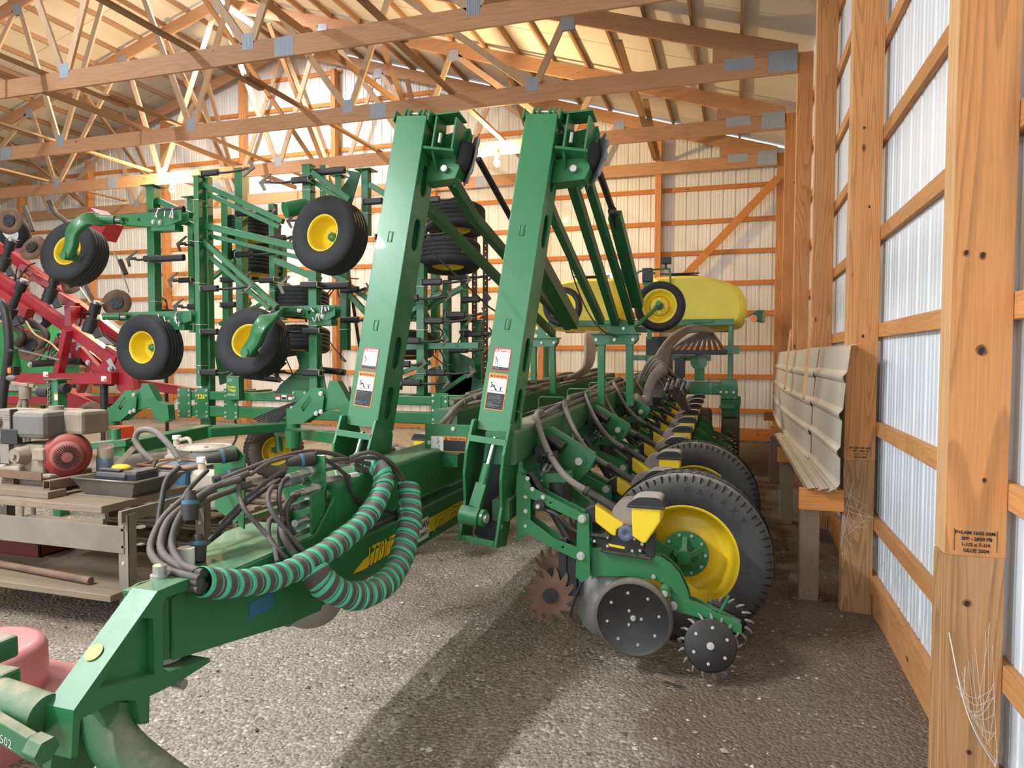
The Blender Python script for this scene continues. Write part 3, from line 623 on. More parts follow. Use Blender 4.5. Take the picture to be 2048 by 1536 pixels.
# ---- hitch clevis
mb = MB()
prof = [(1.718, .915), (1.422, .682), (1.411, .554), (1.43, .551), (1.443, .648), (1.564, .642), (1.629, .611), (1.641, .531), (1.676, .518), (1.68, .60), (1.798, .591), (1.94, .597), (1.94, .611), (1.758, .642), (1.735, .665), (1.737, .868), (1.757, .884), (1.90, .870), (1.90, .905), (1.829, .915)]
prof = prof[::-1]
pocket = [(1.656, .852), (1.70, .835), (1.70, .661), (1.585, .683), (1.503, .708)]
mb.plate(prof, .03, YZ(-1.715), [pocket]); mb.plate(prof, .07, YZ(-1.765)); 
obj('hitch_clevis', mb, M_['green'], PL)
mb = MB(); mb.plate(circ(.026, 28), .001, frame((-1.765, 1.5445, .7845), (1, 0, 0), (0, .786, .618))); obj('yellow_dot', mb, M_['decyellow'], PL, label='round yellow sticker')
mb = MB(); mb.cyl((-1.80, 1.83, .64), (-1.80, 1.83, .925), .03, 20); mb.cyl((-1.80, 1.83, .925), (-1.80, 1.83, .955), .022, 20); mb.cyl((-1.80, 1.83, .645), (-1.80, 1.83, .66), .068, 28); mb.cyl((-1.68, 1.80, .585), (-1.72, 1.80, .585), .016, 16); obj('hitch_pin', mb, M_['steel'], PL)
# curved drawbar and front block in front of the clevis
mb = MB(); mb.tube(smooth([(-1.80, 1.64, .60), (-1.80, 1.62, .55), (-1.745, 1.60, .48), (-1.62, 1.60, .41), (-1.49, 1.60, .36), (-1.3, 1.60, .31)], 8), [.070]*8*5+[.07], 20)
mb.bx(-1.86, -1.74, 1.56, 1.66, .56, .62); mb.plate([(1.50, .60), (1.66, .62), (1.66, .42), (1.56, .34), (1.47, .44)], .03, YZ(-1.87))
obj('lower_drawbar', mb, M_['greendusty'], PL, bev=.006)
mb = MB(); mb.cyl((-1.98, 1.42, .675), (-1.80, 1.42, .655), .055, 24); mb.beam((-1.90, 1.345, .655), (-1.735, 1.33, .625), .03, .062); mb.cyl((-1.735, 1.335, .625), (-1.69, 1.335, .618), .036, 6)
obj('cross_pin', mb, M_['greendusty'], PL, bev=.004)
mb = MB(); M = frame((-1.86, 1.3255, .625), (1, -.09, -.18), (0, 0, 1)); mb.text('7502', .034, M @ T(0, 0, .0008), shear=-.1, bold=-.0006); obj('chalk_number', mb, M_['white'], PL, label='chalk number')
# ---- hydraulic bulkhead plates
mb = MB(); mb.plate([(-1.98, 1.05), (-1.90, 1.20), (-1.745, 1.20), (-1.745, .80), (-1.88, .82)], .010, XZ(0, 2.73)); mb.bx(-1.757, -1.745, 2.62, 2.74, .80, 1.05)
mb.plate([(-2.15, .98), (-2.15, 1.22), (-2.05, 1.26), (-1.99, 1.22), (-2.0, .90)], .010, XZ(0, 2.50)); mb.beam((-2.05, 2.5, .93), (-1.9, 2.66, .98), .04, .012)
obj('coupler_plate', mb, M_['green'], PL, bev=.002)
mbf = MB(); random.seed(3)
for x, z in ((-1.80, 1.13), (-1.775, 1.055), (-1.81, .99), (-1.77, .935), (-1.80, .87), (-1.85, 1.09)):
    mbf.m = 0; mbf.cyl((x, 2.725, z), (x, 2.60, z), .019, 6); mbf.cyl((x, 2.70, z), (x, 2.685, z), .026, 6); mbf.cyl((x, 2.60, z), (x, 2.53, z), .016, 14)
for x, z in ((-1.775, 1.14), (-1.77, 1.075), (-1.775, 1.015), (-1.765, .955), (-1.77, .905), (-1.765, .85)):
    mbf.m = 0; mbf.cyl((x, 2.735, z), (x+.01, 2.86, z-.004), .021, 6); mbf.cyl((x+.01, 2.86, z-.004), (x+.02, 2.95, z-.008), .016, 14); mbf.m = 1; mbf.cyl((x+.02, 2.94, z-.008), (x+.026, 3.0, z-.01), .018, 12)
obj('hose_fittings', mbf, [M_['steel'], M_['white']], PL, label='row of silver hydraulic couplers')
# round electric plugs
for a, b in (((-2.03, 2.49, 1.225), (-2.16, 2.33, 1.20)), ((-1.80, 2.72, 1.185), (-1.95, 2.52, 1.165)), ((-2.00, 2.49, 1.14), (-2.1, 2.34, 1.12))):
    mb = MB(); a, b = V(a), V(b); d = (b-a).normalized(); mb.m = 0; mb.cyl(a, a+d*.05, .030, 18); mb.m = 1; mb.cyl(a+d*.05, a+d*.062, .031, 18); mb.m = 0; mb.cyl(a+d*.062, a+d*.12, .026, 18, .017); obj('electric_plug', mb, [M_['hosedark'], M_['bluering']], PL, label='round black electric plug with a blue ring')
for a, b in (((-1.92, 2.13, .872), (-1.93, 2.15, .97)), ((-1.97, 2.15, 1.02), (-1.98, 2.17, 1.13))):
    mb = MB(); a, b = V(a), V(b); d = (b-a).normalized(); mb.m = 0; mb.cyl(a, a+d*.06, .032, 18); mb.m = 1; mb.cyl(a+d*.06, a+d*.075, .031, 18); mb.m = 0; mb.cyl(a+d*.075, b, .024, 18, .016); obj('electric_plug', mb, [M_['hosedark'], M_['bluering']], PL, label='round black electric plug with a blue ring')
mb = MB(); mb.cyl((-1.93, 2.087, .868), (-1.93, 2.087, .935), .030, 20); obj('grease_cap', mb, M_['white'], PL, label='pale round cap')
# ---- loose hydraulic hoses at the front: one object per hose
def hose(pts, r, mat='hosefront', n=10, lab=None, ridged=False):
    P = smooth(pts, 10); mb = MB()
    if ridged:
        Q = [P[0]]; 
        for p in P[1:]:
            while (p-Q[-1]).length > .005: Q.append(Q[-1]+(p-Q[-1]).normalized()*.005)
        mb.tube(Q, [r*(1.0 if i % 2 else .86) for i in range(len(Q))], n)
    else: mb.tube(P, r, n)
    return obj('hydraulic_hose', mb, M_[mat], PL, label=lab)
for dx_, dy_, dz_ in ((-.025, -.02, .012), (.02, .03, .028), (-.01, .05, -.02)):
    hose([(-1.66, 1.86+dy_*.3, .905+dz_), (-1.8+dx_, 1.895+dy_*.4, .91+dz_), (-1.95+dx_, 1.99+dy_, .93+dz_), (-2.0+dx_, 2.06+dy_, .985+dz_), (-2.02+dx_, 2.15+dy_, 1.04+dz_), (-2.0+dx_, 2.26+dy_, 1.09+dz_), (-1.92, 2.40+dy_, 1.13+dz_)], .0135)
hose([(-1.68, 1.877, .92), (-1.82, 1.917, .932), (-1.95, 1.99, .953), (-2.0, 2.066, 1.019), (-2.02, 2.162, 1.057), (-2.03, 2.261, 1.076)], .0145)
hose([(-1.66, 1.854, .902), (-1.8, 1.895, .902), (-1.95, 1.996, .916), (-2.0, 2.06, .973), (-2.02, 2.136, 1.02), (-2.03, 2.234, 1.067), (-2.03, 2.359, 1.083)], .0155)
hose([(-1.66, 1.854, .879), (-1.8, 1.883, .875), (-1.95, 1.997, .875), (-2.02, 2.075, .921)], .015)
hose([(-2.15, 2.455, 1.155), (-2.14, 2.356, 1.108), (-2.1, 2.257, 1.068), (-2.08, 2.195, 1.003)], .011, ridged=True)
hose([(-2.17, 2.32, 1.19), (-2.19, 2.27, 1.14), (-2.17, 2.22, 1.06), (-2.14, 2.17, .98)], .012, 'hosedark', ridged=True)
hose([(-1.98, 2.345, 1.144), (-1.95, 2.445, 1.167), (-1.9, 2.614, 1.199), (-1.85, 2.767, 1.208), (-1.78, 2.908, 1.171), (-1.7, 3.05, 1.074), (-1.66, 3.237, 1.021)], .0115, ridged=True)
hose([(-1.94, 2.402, 1.154), (-1.92, 2.369, 1.088), (-1.86, 2.33, 1.029), (-1.8, 2.343, .96), (-1.74, 2.34, .905), (-1.68, 2.289, .845)], .0105, ridged=True)
hose([(-1.81, 2.488, 1.094), (-1.81, 2.438, 1.103), (-1.8, 2.395, 1.071), (-1.76, 2.369, 1.018), (-1.7, 2.382, .938), (-1.66, 2.408, .874), (-1.64, 2.447, .825)], .0105)
hose([(-1.79, 2.564, 1.039), (-1.78, 2.486, 1.023), (-1.75, 2.41, .979), (-1.7, 2.359, .924), (-1.66, 2.374, .853)], .014)
hose([(-1.8, 2.446, .988), (-1.79, 2.386, .971), (-1.76, 2.345, .922), (-1.71, 2.331, .88), (-1.67, 2.355, .827)], .011)
hose([(-1.93, 2.451, 1.146), (-1.9, 2.544, 1.187), (-1.85, 2.69, 1.197), (-1.78, 2.781, 1.17), (-1.72, 2.896, 1.074)], .008)
hose([(-1.98, 2.327, .96), (-1.94, 2.399, 1.029), (-1.9, 2.509, 1.106), (-1.86, 2.611, 1.157)], .010, ridged=True)
hose([(-1.98, 2.269, .913), (-1.93, 2.326, .984), (-1.88, 2.386, 1.057), (-1.84, 2.53, 1.117)], .010, 'hosedark')
hose([(-1.72, 2.898, 1.168), (-1.66, 2.979, 1.184), (-1.62, 3.08, 1.135), (-1.6, 3.175, 1.06), (-1.59, 3.221, .976)], .010)
hose([(-1.74, 2.886, 1.145), (-1.68, 3.015, 1.154), (-1.63, 3.125, 1.103), (-1.6, 3.185, 1.02)], .010)
hose([(-1.78, 2.74, 1.164), (-1.74, 2.886, 1.162), (-1.69, 3.033, 1.119), (-1.63, 3.179, 1.07), (-1.61, 3.228, .992)], .010)
hose([(-1.68, 2.988, .927), (-1.64, 3.09, .884), (-1.6, 3.24, .817), (-1.63, 3.123, .828), (-1.66, 2.976, .822)], .011, 'hosedark')
hose([(-1.74, 2.884, 1.004), (-1.71, 2.947, .958), (-1.69, 3.006, .899), (-1.69, 3.03, .844)], .012, 'hosedark')
hose([(-1.8, 2.732, 1.21), (-1.76, 2.79, 1.158), (-1.72, 2.852, 1.093), (-1.7, 2.884, 1.006)], .009, 'hosedark')
hose([(-2.12, 2.225, 1.053), (-2.08, 2.169, .989), (-2.04, 2.155, .898), (-2.0, 2.182, .836)], .010, 'hosedark')
for z, x in ((1.055, -1.765), (.99, -1.80), (1.13, -1.8)): hose([(x, 2.56, z), (x, 2.50, z-.01), (x+.02, 2.44, z-.06), (x+.05, 2.42, z-.14), (x+.08, 2.46, z-.22)], .010, 'hosedark')
mb = MB(); wrapped(smooth([(-1.66, 1.854, .907), (-1.65, 1.935, .876), (-1.64, 2.049, .845), (-1.63, 2.19, .821), (-1.62, 2.349, .816), (-1.61, 2.491, .83), (-1.6, 2.65, .86), (-1.6, 2.814, .9), (-1.6, 2.941, .966), (-1.62, 3.038, 1.031), (-1.66, 3.068, 1.091), (-1.74, 3.073, 1.116), (-1.82, 3.066, 1.123)], 14), .047, .064, mb)
obj('wrapped_hose_bundle', mb, [M_['rubberbrown'], M_['teal']], PL, label='thick upper hose bundle in a teal edged spiral guard')
mb = MB(); wrapped(smooth([(-1.60, 2.414, .787), (-1.57, 2.428, .735), (-1.54, 2.509, .669), (-1.52, 2.615, .623), (-1.5, 2.739, .611), (-1.5, 2.896, .631), (-1.51, 3.025, .701), (-1.53, 3.132, .808), (-1.56, 3.205, .904), (-1.59, 3.244, .998)], 14), .056, .058, mb)
obj('wrapped_hose_bundle', mb, [M_['rubberbrown'], M_['teal']], PL, label='lower looping hose bundle in a teal edged spiral guard')
# ---- tall marker arms
def marker_arm(b, t, w, d, gaps, side, ylink, label, zsc=1.0):
    b, t = V(b), V(t); ax = (t-b).normalized(); L = (t-b).length
    rt = V(1, 0, 0); rt = (rt-ax*rt.dot(ax)).normalized(); nrm = ax.cross(rt)*-1     # nrm points to the camera (-y)
    if nrm.y > 0: nrm = -nrm
    mb = MB(); r = .018
    # front, left, right faces as plates so the right side can carry real slots
    Mf = Matrix((rt, ax, -nrm)).transposed().to_4x4(); Mf.translation = b      # local x right, y along arm, z away from camera
    mb.rbeam(b+(-nrm)*.006+ nrm*0, t+(-nrm)*.006, w, .012, .005, up=nrm)
    Ms = Matrix((-nrm, ax, rt)).transposed().to_4x4()
    S = [oblong(d*.5, s, .085, .20) for s in gaps]
    for sg in (1, -1):
        Mx = Ms.copy(); Mx.translation = b + rt*sg*(w/2-.005); mb.plate([(0.006, 0), (d, 0), (d, L), (.006, L)], .010, Mx, [q[::-1] for q in S])
        mb.cyl(b+rt*sg*(w/2-.012)+(-nrm)*.012, t+rt*sg*(w/2-.012)+(-nrm)*.012, .0122, 12)
    mb.rbeam(b+(-nrm)*(d-.006), t+(-nrm)*(d-.006), w, .012, .005, up=nrm)
    for s in (.60, 1.14):      # small welded patches on the front
        P0 = b+ax*s+nrm*.001-rt*.01; mb.add([], [])
        for (dx, dy, ww, hh) in ((0, 0, .026, .062),): 
            q = [P0+rt*(i*ww/2)+ax*(j*hh/2) for i, j in ((-1, -1), (1, -1), (1, 1), (-1, 1))]; mb.tube(q, .0035, 6, close=True); mb.beam(P0-ax*hh*.4, P0+ax*hh*.4, .016, .003, nrm)
    o = obj('marker_arm', mb, M_['green'], PL, label=label)
    # decals on the front face
    Md = Matrix((rt, ax, nrm)).transposed().to_4x4(); Md.translation = b + nrm*.0015
    decal_warning(o, Md @ T(-.070, .115, 0)); decal_danger(o, Md @ T(-.062, .335, 0))
    # foot bracket: cheeks, cross bar, cylinder, clevis
    mb = MB()
    for sg, q in ((-1, 0), (1, 0)):
        Mx = Ms.copy(); Mx.translation = b+rt*sg*(w/2+.010)
        mb.plate([(-.05, .045), (-.02, .05), (.10, .05), (.18, -.02), (.22, -.28), (.20, -.62), (.02, -.62), (.02, -.40), (-.06, -.25), (-.08, -.12)], .016, Mx, [circ(.022, 16, .06, -.50)[::-1]] if sg > 0 else [])
    mb.beam(b+rt*(-w/2-.01)-ax*.055+nrm*.055, b+rt*(w/2+.01)-ax*.055+nrm*.055, .03, .035, ax)
    mb.beam(b+rt*(-w/2)-ax*.60-nrm*.10, b+rt*(w/2)-ax*.60-nrm*.10, .16, .03, ax)
    mb.m = 2; mb.beam(b-ax*.06-nrm*.19, b-ax*.60-nrm*.19, .16, .02, nrm)
    mb.m = 0; mb.cyl(b-ax*.47+nrm*.015-rt*.10, b-ax*.47+nrm*.015+rt*.005, .052, 20); mb.cyl(b-ax*.47+rt*.0-rt*.03, b-ax*.47+rt*.035+nrm*.01, .046, 20)
    mb.beam(b-ax*.29-rt*.012, b-ax*.42-rt*.03+nrm*.005, .062, .055, nrm); mb.cyl(b-ax*.18+rt*.0, b-ax*.30-rt*.012, .026, 16)
    mb.m = 3; mb.cyl(b-ax*.03+rt*.02, b-ax*.19+rt*.0, .016, 18); mb.m = 1; mb.cyl(b-ax*.47+nrm*.01+rt*.034, b-ax*.47+nrm*.012+rt*.05, .026, 16)
    obj('arm_foot', mb, GB, o, bev=.002)
    # hinge head at the top
    mb = MB(); H = lambda x, y, z: t+rt*x+ax*z-nrm*y
    for x in (-w/2-.012, w/2+.014): mb.plate([(-.01, -.03), (.13, -.05), (.17, .0), (.10, .045), (.0, .035)], .012, Matrix((-nrm, ax, rt)).transposed().to_4x4().copy() if False else (lambda m: (setattr(m, 'translation', t+rt*x), m)[1])(Matrix((-nrm, ax, rt)).transposed().to_4x4()))
    for x in (-.075, -.045, .02, .05): mb.plate([(.0, 0), (.07, 0), (.05, .05), (.02, .055)], .012, (lambda m: (setattr(m, 'translation', t+rt*(x+.02)), m)[1])(Matrix((-nrm, ax, rt)).transposed().to_4x4()))
    mb.m = 1; mb.cyl(H(-.06, .035, .03), H(.08, .035, .03), .009, 12); mb.m = 0
    # stepped housing to the right of the head
    mb.plate([(w/2+.0, -.02), (w/2+.19, .03), (w/2+.21, -.02), (w/2+.19, -.30), (w/2+.14, -.36), (w/2+.12, -.28), (w/2, -.22)], .016, Matrix(((rt.x, ax.x, -nrm.x, 0), (rt.y, ax.y, -nrm.y, 0), (rt.z, ax.z, -nrm.z, 0), (0, 0, 0, 1))) if False else (lambda m: (setattr(m, 'translation', t-nrm*(d+.02)), m)[1])(Matrix((rt, ax, -nrm)).transposed().to_4x4()))
    for x, y0, y1 in ((w/2+.055, .02, .16), (w/2+.175, .04, .30)):
        mb.plate([(y0, .01), (y1, .02), (y1+.03, -.18), (y1-.02, -.30), (y0, -.20)], .013, (lambda m: (setattr(m, 'translation', t+rt*x), m)[1])(Matrix((-nrm, ax, rt)).transposed().to_4x4()))
    mb.beam(H(w/2, .06, -.20), H(w/2+.18, .10, -.20), .14, .016, ax); mb.beam(H(w/2, .10, .02), H(w/2+.19, .10, .04), .14, .012, ax)
    mb.plate([(w/2-.02, -.22), (w/2+.17, -.20), (w/2+.20, -.26), (w/2+.18, -.33), (w/2-.01, -.36)], .10, (lambda m: (setattr(m, 'translation', t-nrm*(d*.9)), m)[1])(Matrix((rt, ax, -nrm)).transposed().to_4x4()))
    mb.m = 1; mb.cyl(H(w/2+.11, d*.9-.06, -.28), H(w/2+.11, d*.9-.05, -.28)+nrm*.03, .02, 16); mb.cyl(H(w/2+.085, .05, -.09), H(w/2+.085, .05, -.15), .012, 10)
    obj('arm_head', mb, GB, o, bev=.002)
    # scalloped marker disc with its gauge wheel behind the head
    mb = MB(); R = .165; n = 96; prof = []
    for k in range(n):
        a = 2*pi*k/n; q = (a/(2*pi)*10) % 1; rr = R - .030*max(0, sin(q*pi))**.6*(1 if q < .62 else .25); prof.append((rr*cos(a), rr*sin(a)))
    cd = t+rt*(w/2+(.225 if b.x < -1.6 else .20))-nrm*(.24)-ax*.17; axd = (V(-.80, -.55, .22)).normalized(); Md2 = frame(cd, V(0, 0, 1).cross(axd), axd.cross(V(0, 0, 1).cross(axd)))
    mb.plate(prof, .008, Md2); obj('marker_disc', mb, M_['discgrey'], o, label='scalloped grey marker disc')
    mb = MB(); c2 = cd+axd*.035; mb.lathe([(-.04, .0), (-.04, .085), (-.03, .10), (.03, .100), (.045, .09)], c2+axd*.02, axd, 32); mb.m = 1; mb.lathe([(.042, .088), (.036, .05), (.048, .035), (.048, 0)], c2+axd*.02, axd, 32); obj('depth_band', mb, [M_['rubber'], M_['discgrey']], o)
    return o
armR = marker_arm((-1.262, 3.62, 1.235), (-1.078, 3.93, 3.03), .192, .19, (.16, .45, 1.17, 1.50), 1, 0, 'tall leaning green box arm on the right of the pair')
armL = marker_arm((-2.075, 3.62, 1.235), (-1.895, 3.93, 3.10), .205, .21, (.16, .46, 1.19, 1.53), -1, 0, 'tall leaning green box arm on the left of the pair')
def links(parent, S, dx=0):
    """folded second marker section: three long tubes running back to a stand; S = stand centre"""
    def bar(pts, w, h, nm='marker_link', mat='green2'):
        mb = MB()
        for a, b in zip(pts, pts[1:]): mb.beam(a, b, w, h, (0, 0, 1))
        return obj(nm, mb, M_[mat], PL, bev=.002)
    return bar
bar = links(armR, None)
bar([(-1.145, 4.15, 2.70), (-1.125, 4.45, 2.52), (-1.03, 5.6, 1.92)], .048, .062)
bar([(-.97, 4.1, 2.78), (-.925, 5.64, 1.92)], .055, .075)
bar([(-.885, 4.15, 2.80), (-.80, 5.68, 1.92)], .05, .06)
mb = MB(); mb.cyl((-.855, 4.2, 2.92), (-.80, 4.8, 2.60), .022, 14); mb.cyl((-.80, 4.7, 2.62), (-.75, 5.5, 2.12), .03, 14); obj('marker_cylinder', mb, M_['black'], PL)
mb = MB(); mb.beam((-.79, 4.75, 2.60), (-.735, 5.55, 2.05), .085, .07); obj('cylinder_guard', mb, M_['green2'], PL, bev=.002)
mb = MB(); mb.tube(smooth([(-1.36, 5.6, 2.62), (-1.25, 5.6, 2.25), (-1.14, 5.6, 2.0), (-1.02, 5.6, 1.85), (-.9, 5.62, 1.80)], 8), .006, 8); obj('marker_cable', mb, M_['black'], PL)
# left marker's tubes
bar([(-1.79, 4.15, 2.86), (-1.74, 4.6, 2.60), (-1.56, 6.7, 1.93)], .055, .075)
bar([(-1.93, 4.2, 2.62), (-1.72, 6.75, 1.86)], .05, .065)
mb = MB(); mb.cyl((-1.62, 4.35, 2.93), (-1.50, 5.1, 2.45), .022, 14); mb.cyl((-1.51, 5.0, 2.50), (-1.46, 6.2, 2.0), .026, 14); obj('marker_cylinder', mb, M_['black'], PL)
mb = MB(); mb.beam((-1.515, 4.95, 2.56), (-1.45, 6.4, 1.95), .12, .12); obj('cylinder_guard', mb, M_['green2'], PL, bev=.002)
mb = MB(); mb.tube([(-2.6, 5.6, 2.62), (-2.2, 6.2, 2.1), (-1.9, 6.6, 1.85)], .008, 8); obj('marker_cable', mb, M_['darksteel'], PL)
def stand(cx, cy, z0, zt, wd, nm='marker_stand'):
    mb = MB(); mb.m = 0
    for s in (-1, 1): mb.beam((cx+s*wd*.40, cy+.03, z0), (cx+s*wd*.38, cy, zt-.02), .055, .06, (0, 1, 0))
    mb.plate([(-wd*.62, .02), (wd*.62, .02), (wd*.62, -.015), (wd*.5, -.06), (-wd*.5, -.06), (-wd*.62, -.015)], .10, XZ(cx, cy, zt))
    mb.bx(cx-wd*.66, cx+wd*.66, cy-.09, cy+.09, zt+.02, zt+.032); mb.plate([(-wd*.2, .03), (wd*.6, .03), (wd*.5, .10), (wd*.1, .16), (-wd*.1, .14)], .014, XZ(cx, cy-.06, zt)); mb.beam((cx-wd*.3, cy, zt+.09), (cx+wd*.45, cy, zt+.09), .05, .05)
    bolts(mb, [(cx-wd*.5, cy-.055, zt-.02), (cx+wd*.5, cy-.055, zt-.02), (cx, cy-.055, zt-.02), (cx+wd*.25, cy-.072, zt+.07)], (0, -1, 0), .010, .014)
    obj(nm, mb, GB, PL, bev=.002)
stand(-.94, 5.75, 1.24, 1.80, .30); stand(-1.88, 6.95, 1.26, 1.80, .26)
# depth wheels at the ends of the folded markers
wheel(PL, 'marker_wheel', (-.60, 5.88, 2.055), (.02, -1, .05), .208, .11, .135, 'round', hubr=.035, bolts=4, label='small raised wheel beside the seed tank')
mb = MB(); mb.tube([(-.60, 5.80, 2.06), (-.605, 5.79, 2.05), (-.80, 5.72, 1.86), (-.86, 5.72, 1.84)], .016, 10); mb.cyl((-.60, 5.76, 2.075), (-.60, 5.83, 2.07), .02, 10); obj('wheel_crank', mb, M_['green'], PL)
wheel(PL, 'marker_wheel', (-1.70, 7.05, 2.15), (.05, -1, .05), .205, .11, .135, 'round', hubr=.035, bolts=4, label='small raised wheel half hidden by the right arm')
for cx in (-1.02, -.78): mb = MB(); mb.m = 2; mb.bx(cx-.045, cx+.045, 6.5, 6.6, 2.33, 2.45); mb.m = 0; mb.plate([(-.05, 0), (.05, 0), (.02, -.10), (-.01, -.10)], .03, XZ(cx, 6.55, 2.33)); obj('folding_rest', mb, GB, PL, bev=.002)
# ---- wing toolbars
mb = MB(); mb.rbeam((-1.215, 3.62, 1.145), (-1.215, 11.4, 1.30), .18, .185, .018); mb.rbeam((-1.215, 3.62, .80), (-1.215, 11.4, .96), .10, .12, .012)
for k in range(11): mb.bx(-1.27, -1.16, 4.1+.762*k, 4.16+.762*k, .86+.02*k*.76, 1.06+.02*k*.76)
obj('wing_toolbar', mb, M_['greendusty'], PL, bev=0, label='right wing toolbar')
mb = MB(); mb.rbeam((-1.96, 4.6, 1.17), (-1.96, 11.4, 1.28), .18, .185, .018); mb.rbeam((-1.96, 3.62, .86), (-2.0, 4.7, .90), .14, .14, .012)
obj('wing_toolbar', mb, M_['greendusty'], PL, label='left wing toolbar')
mb = MB(); M = XZ(-1.57, 3.98, 1.06)       # wing lock plate between the arms
mb.plate([(-.26, .165), (.05, .165), (.12, .14), (.155, .07), (.155, -.02), (.10, -.10), (.085, -.11), (.085, -.005), (-.26, -.015)], .014, M)
mb.plate([(.0, .17), (.28, .175), (.28, -.05), (.18, -.05), (.16, -.16), (.11, -.14)], .012, XZ(-1.53, 4.22, 1.07)); mb.beam((-1.83, 4.02, 1.0), (-1.62, 4.02, 1.0), .06, .08)
bolts(mb, [(-1.80, 3.97, 1.11), (-1.80, 3.97, 1.05), (-1.64, 3.97, 1.20)], (0, -1, 0), .010, .008); mb.m = 0; mb.bx(-1.66, -1.48, 3.98, 4.22, 1.16, 1.19); o = obj('wing_lock_plate', mb, GB, PL, bev=.002)
decal_wide(PL, frame((-1.79, 3.9715, 1.058), (1, 0, 0), (0, 0, 1)), .235, .095)
mb = MB(); M = frame((-1.47, 4.2125, 1.12), (1, 0, 0), (0, 0, 1)); rect(mb, 0, 0, .085, .095, M, 0, 1); rect(mb, .0, .065, .085, .03, M, 1, 2); mb.m = 1; mb.text('IMPORTANT: STORAGE', .0072, M @ T(.004, .083, .0012)); mb.text('INFORMATION', .0072, M @ T(.012, .072, .0012)); mb.m = 2
for k in range(7): mb.text('See the operator manual for', .0052, M @ T(.005, .056-k*.0085, .0012))
obj('storage_decal', mb, DEC, PL, label='small black and white sticker')
for x, y0 in ((-1.22, 3.72), (-1.96, 4.75)):
    for k in range(7):
        y = y0+.9*k+ (.15 if k > 0 else 0); z = 1.235+.02*(y-3.6)*(1 if x > -1.5 else .8); mb = MB()
        P = []
        for (dx, dz) in ((-.10, 0), (-.10, .085), (-.085, .10), (.075, .10), (.09, .085), (.09, -.06)): P.append((x+dx, y, z+dz))
        mb.tube(P, .006, 8); mb.cyl((x-.10, y, z), (x-.10, y, z+.012), .014, 8); obj('hose_hoop', mb, M_['green'], PL)
random.seed(8)
for j, (x0, z0, ph) in enumerate(((-1.20, 1.262, 0), (-1.235, 1.258, 1.3), (-1.17, 1.262, 2.1), (-1.215, 1.29, 3.0), (-1.25, 1.285, 4.1))):
    P = [(x0+.025*sin(ph+y*1.9), y, z0+.02*(y-3.6)+.012*sin(ph*2+y*2.7)) for y in [4.15+.35*j+.28*k for k in range(int((10.6-4.15-.35*j)/.28))]]; mb = MB(); mb.tube(smooth(P, 4), .0165, 9); obj('seed_hose_run', mb, M_['hose'], PL)
for j, (x0, z0, ph) in enumerate(((-1.93, 1.28, 0), (-1.97, 1.28, 1.7), (-2.0, 1.30, 3.1), (-1.94, 1.315, 4.0), (-1.98, 1.33, 5.2), (-1.90, 1.29, .8), (-2.02, 1.29, 2.4))):
    P = [(x0+.05*sin(ph+y*2.1), y, z0+.018*(y-4.6)+.028*abs(sin(ph*2+y*1.6))) for y in [4.7+.1*j+.25*k for k in range(int((10.9-4.7-.1*j)/.25))]]; mb = MB(); mb.tube(smooth(P, 4), .0175, 9); obj('seed_hose_run', mb, M_['hose'], PL)
for pts in ([(-1.93, 4.9, 1.28), (-1.86, 4.5, 1.24), (-1.80, 4.2, 1.16), (-1.82, 4.02, 1.11)], [(-1.96, 5.4, 1.34), (-1.90, 4.75, 1.30), (-1.84, 4.3, 1.21), (-1.86, 4.1, 1.14)]):
    mb = MB(); mb.tube(smooth(pts, 8), .022, 10); obj('seed_hose_run', mb, M_['hose'], PL)
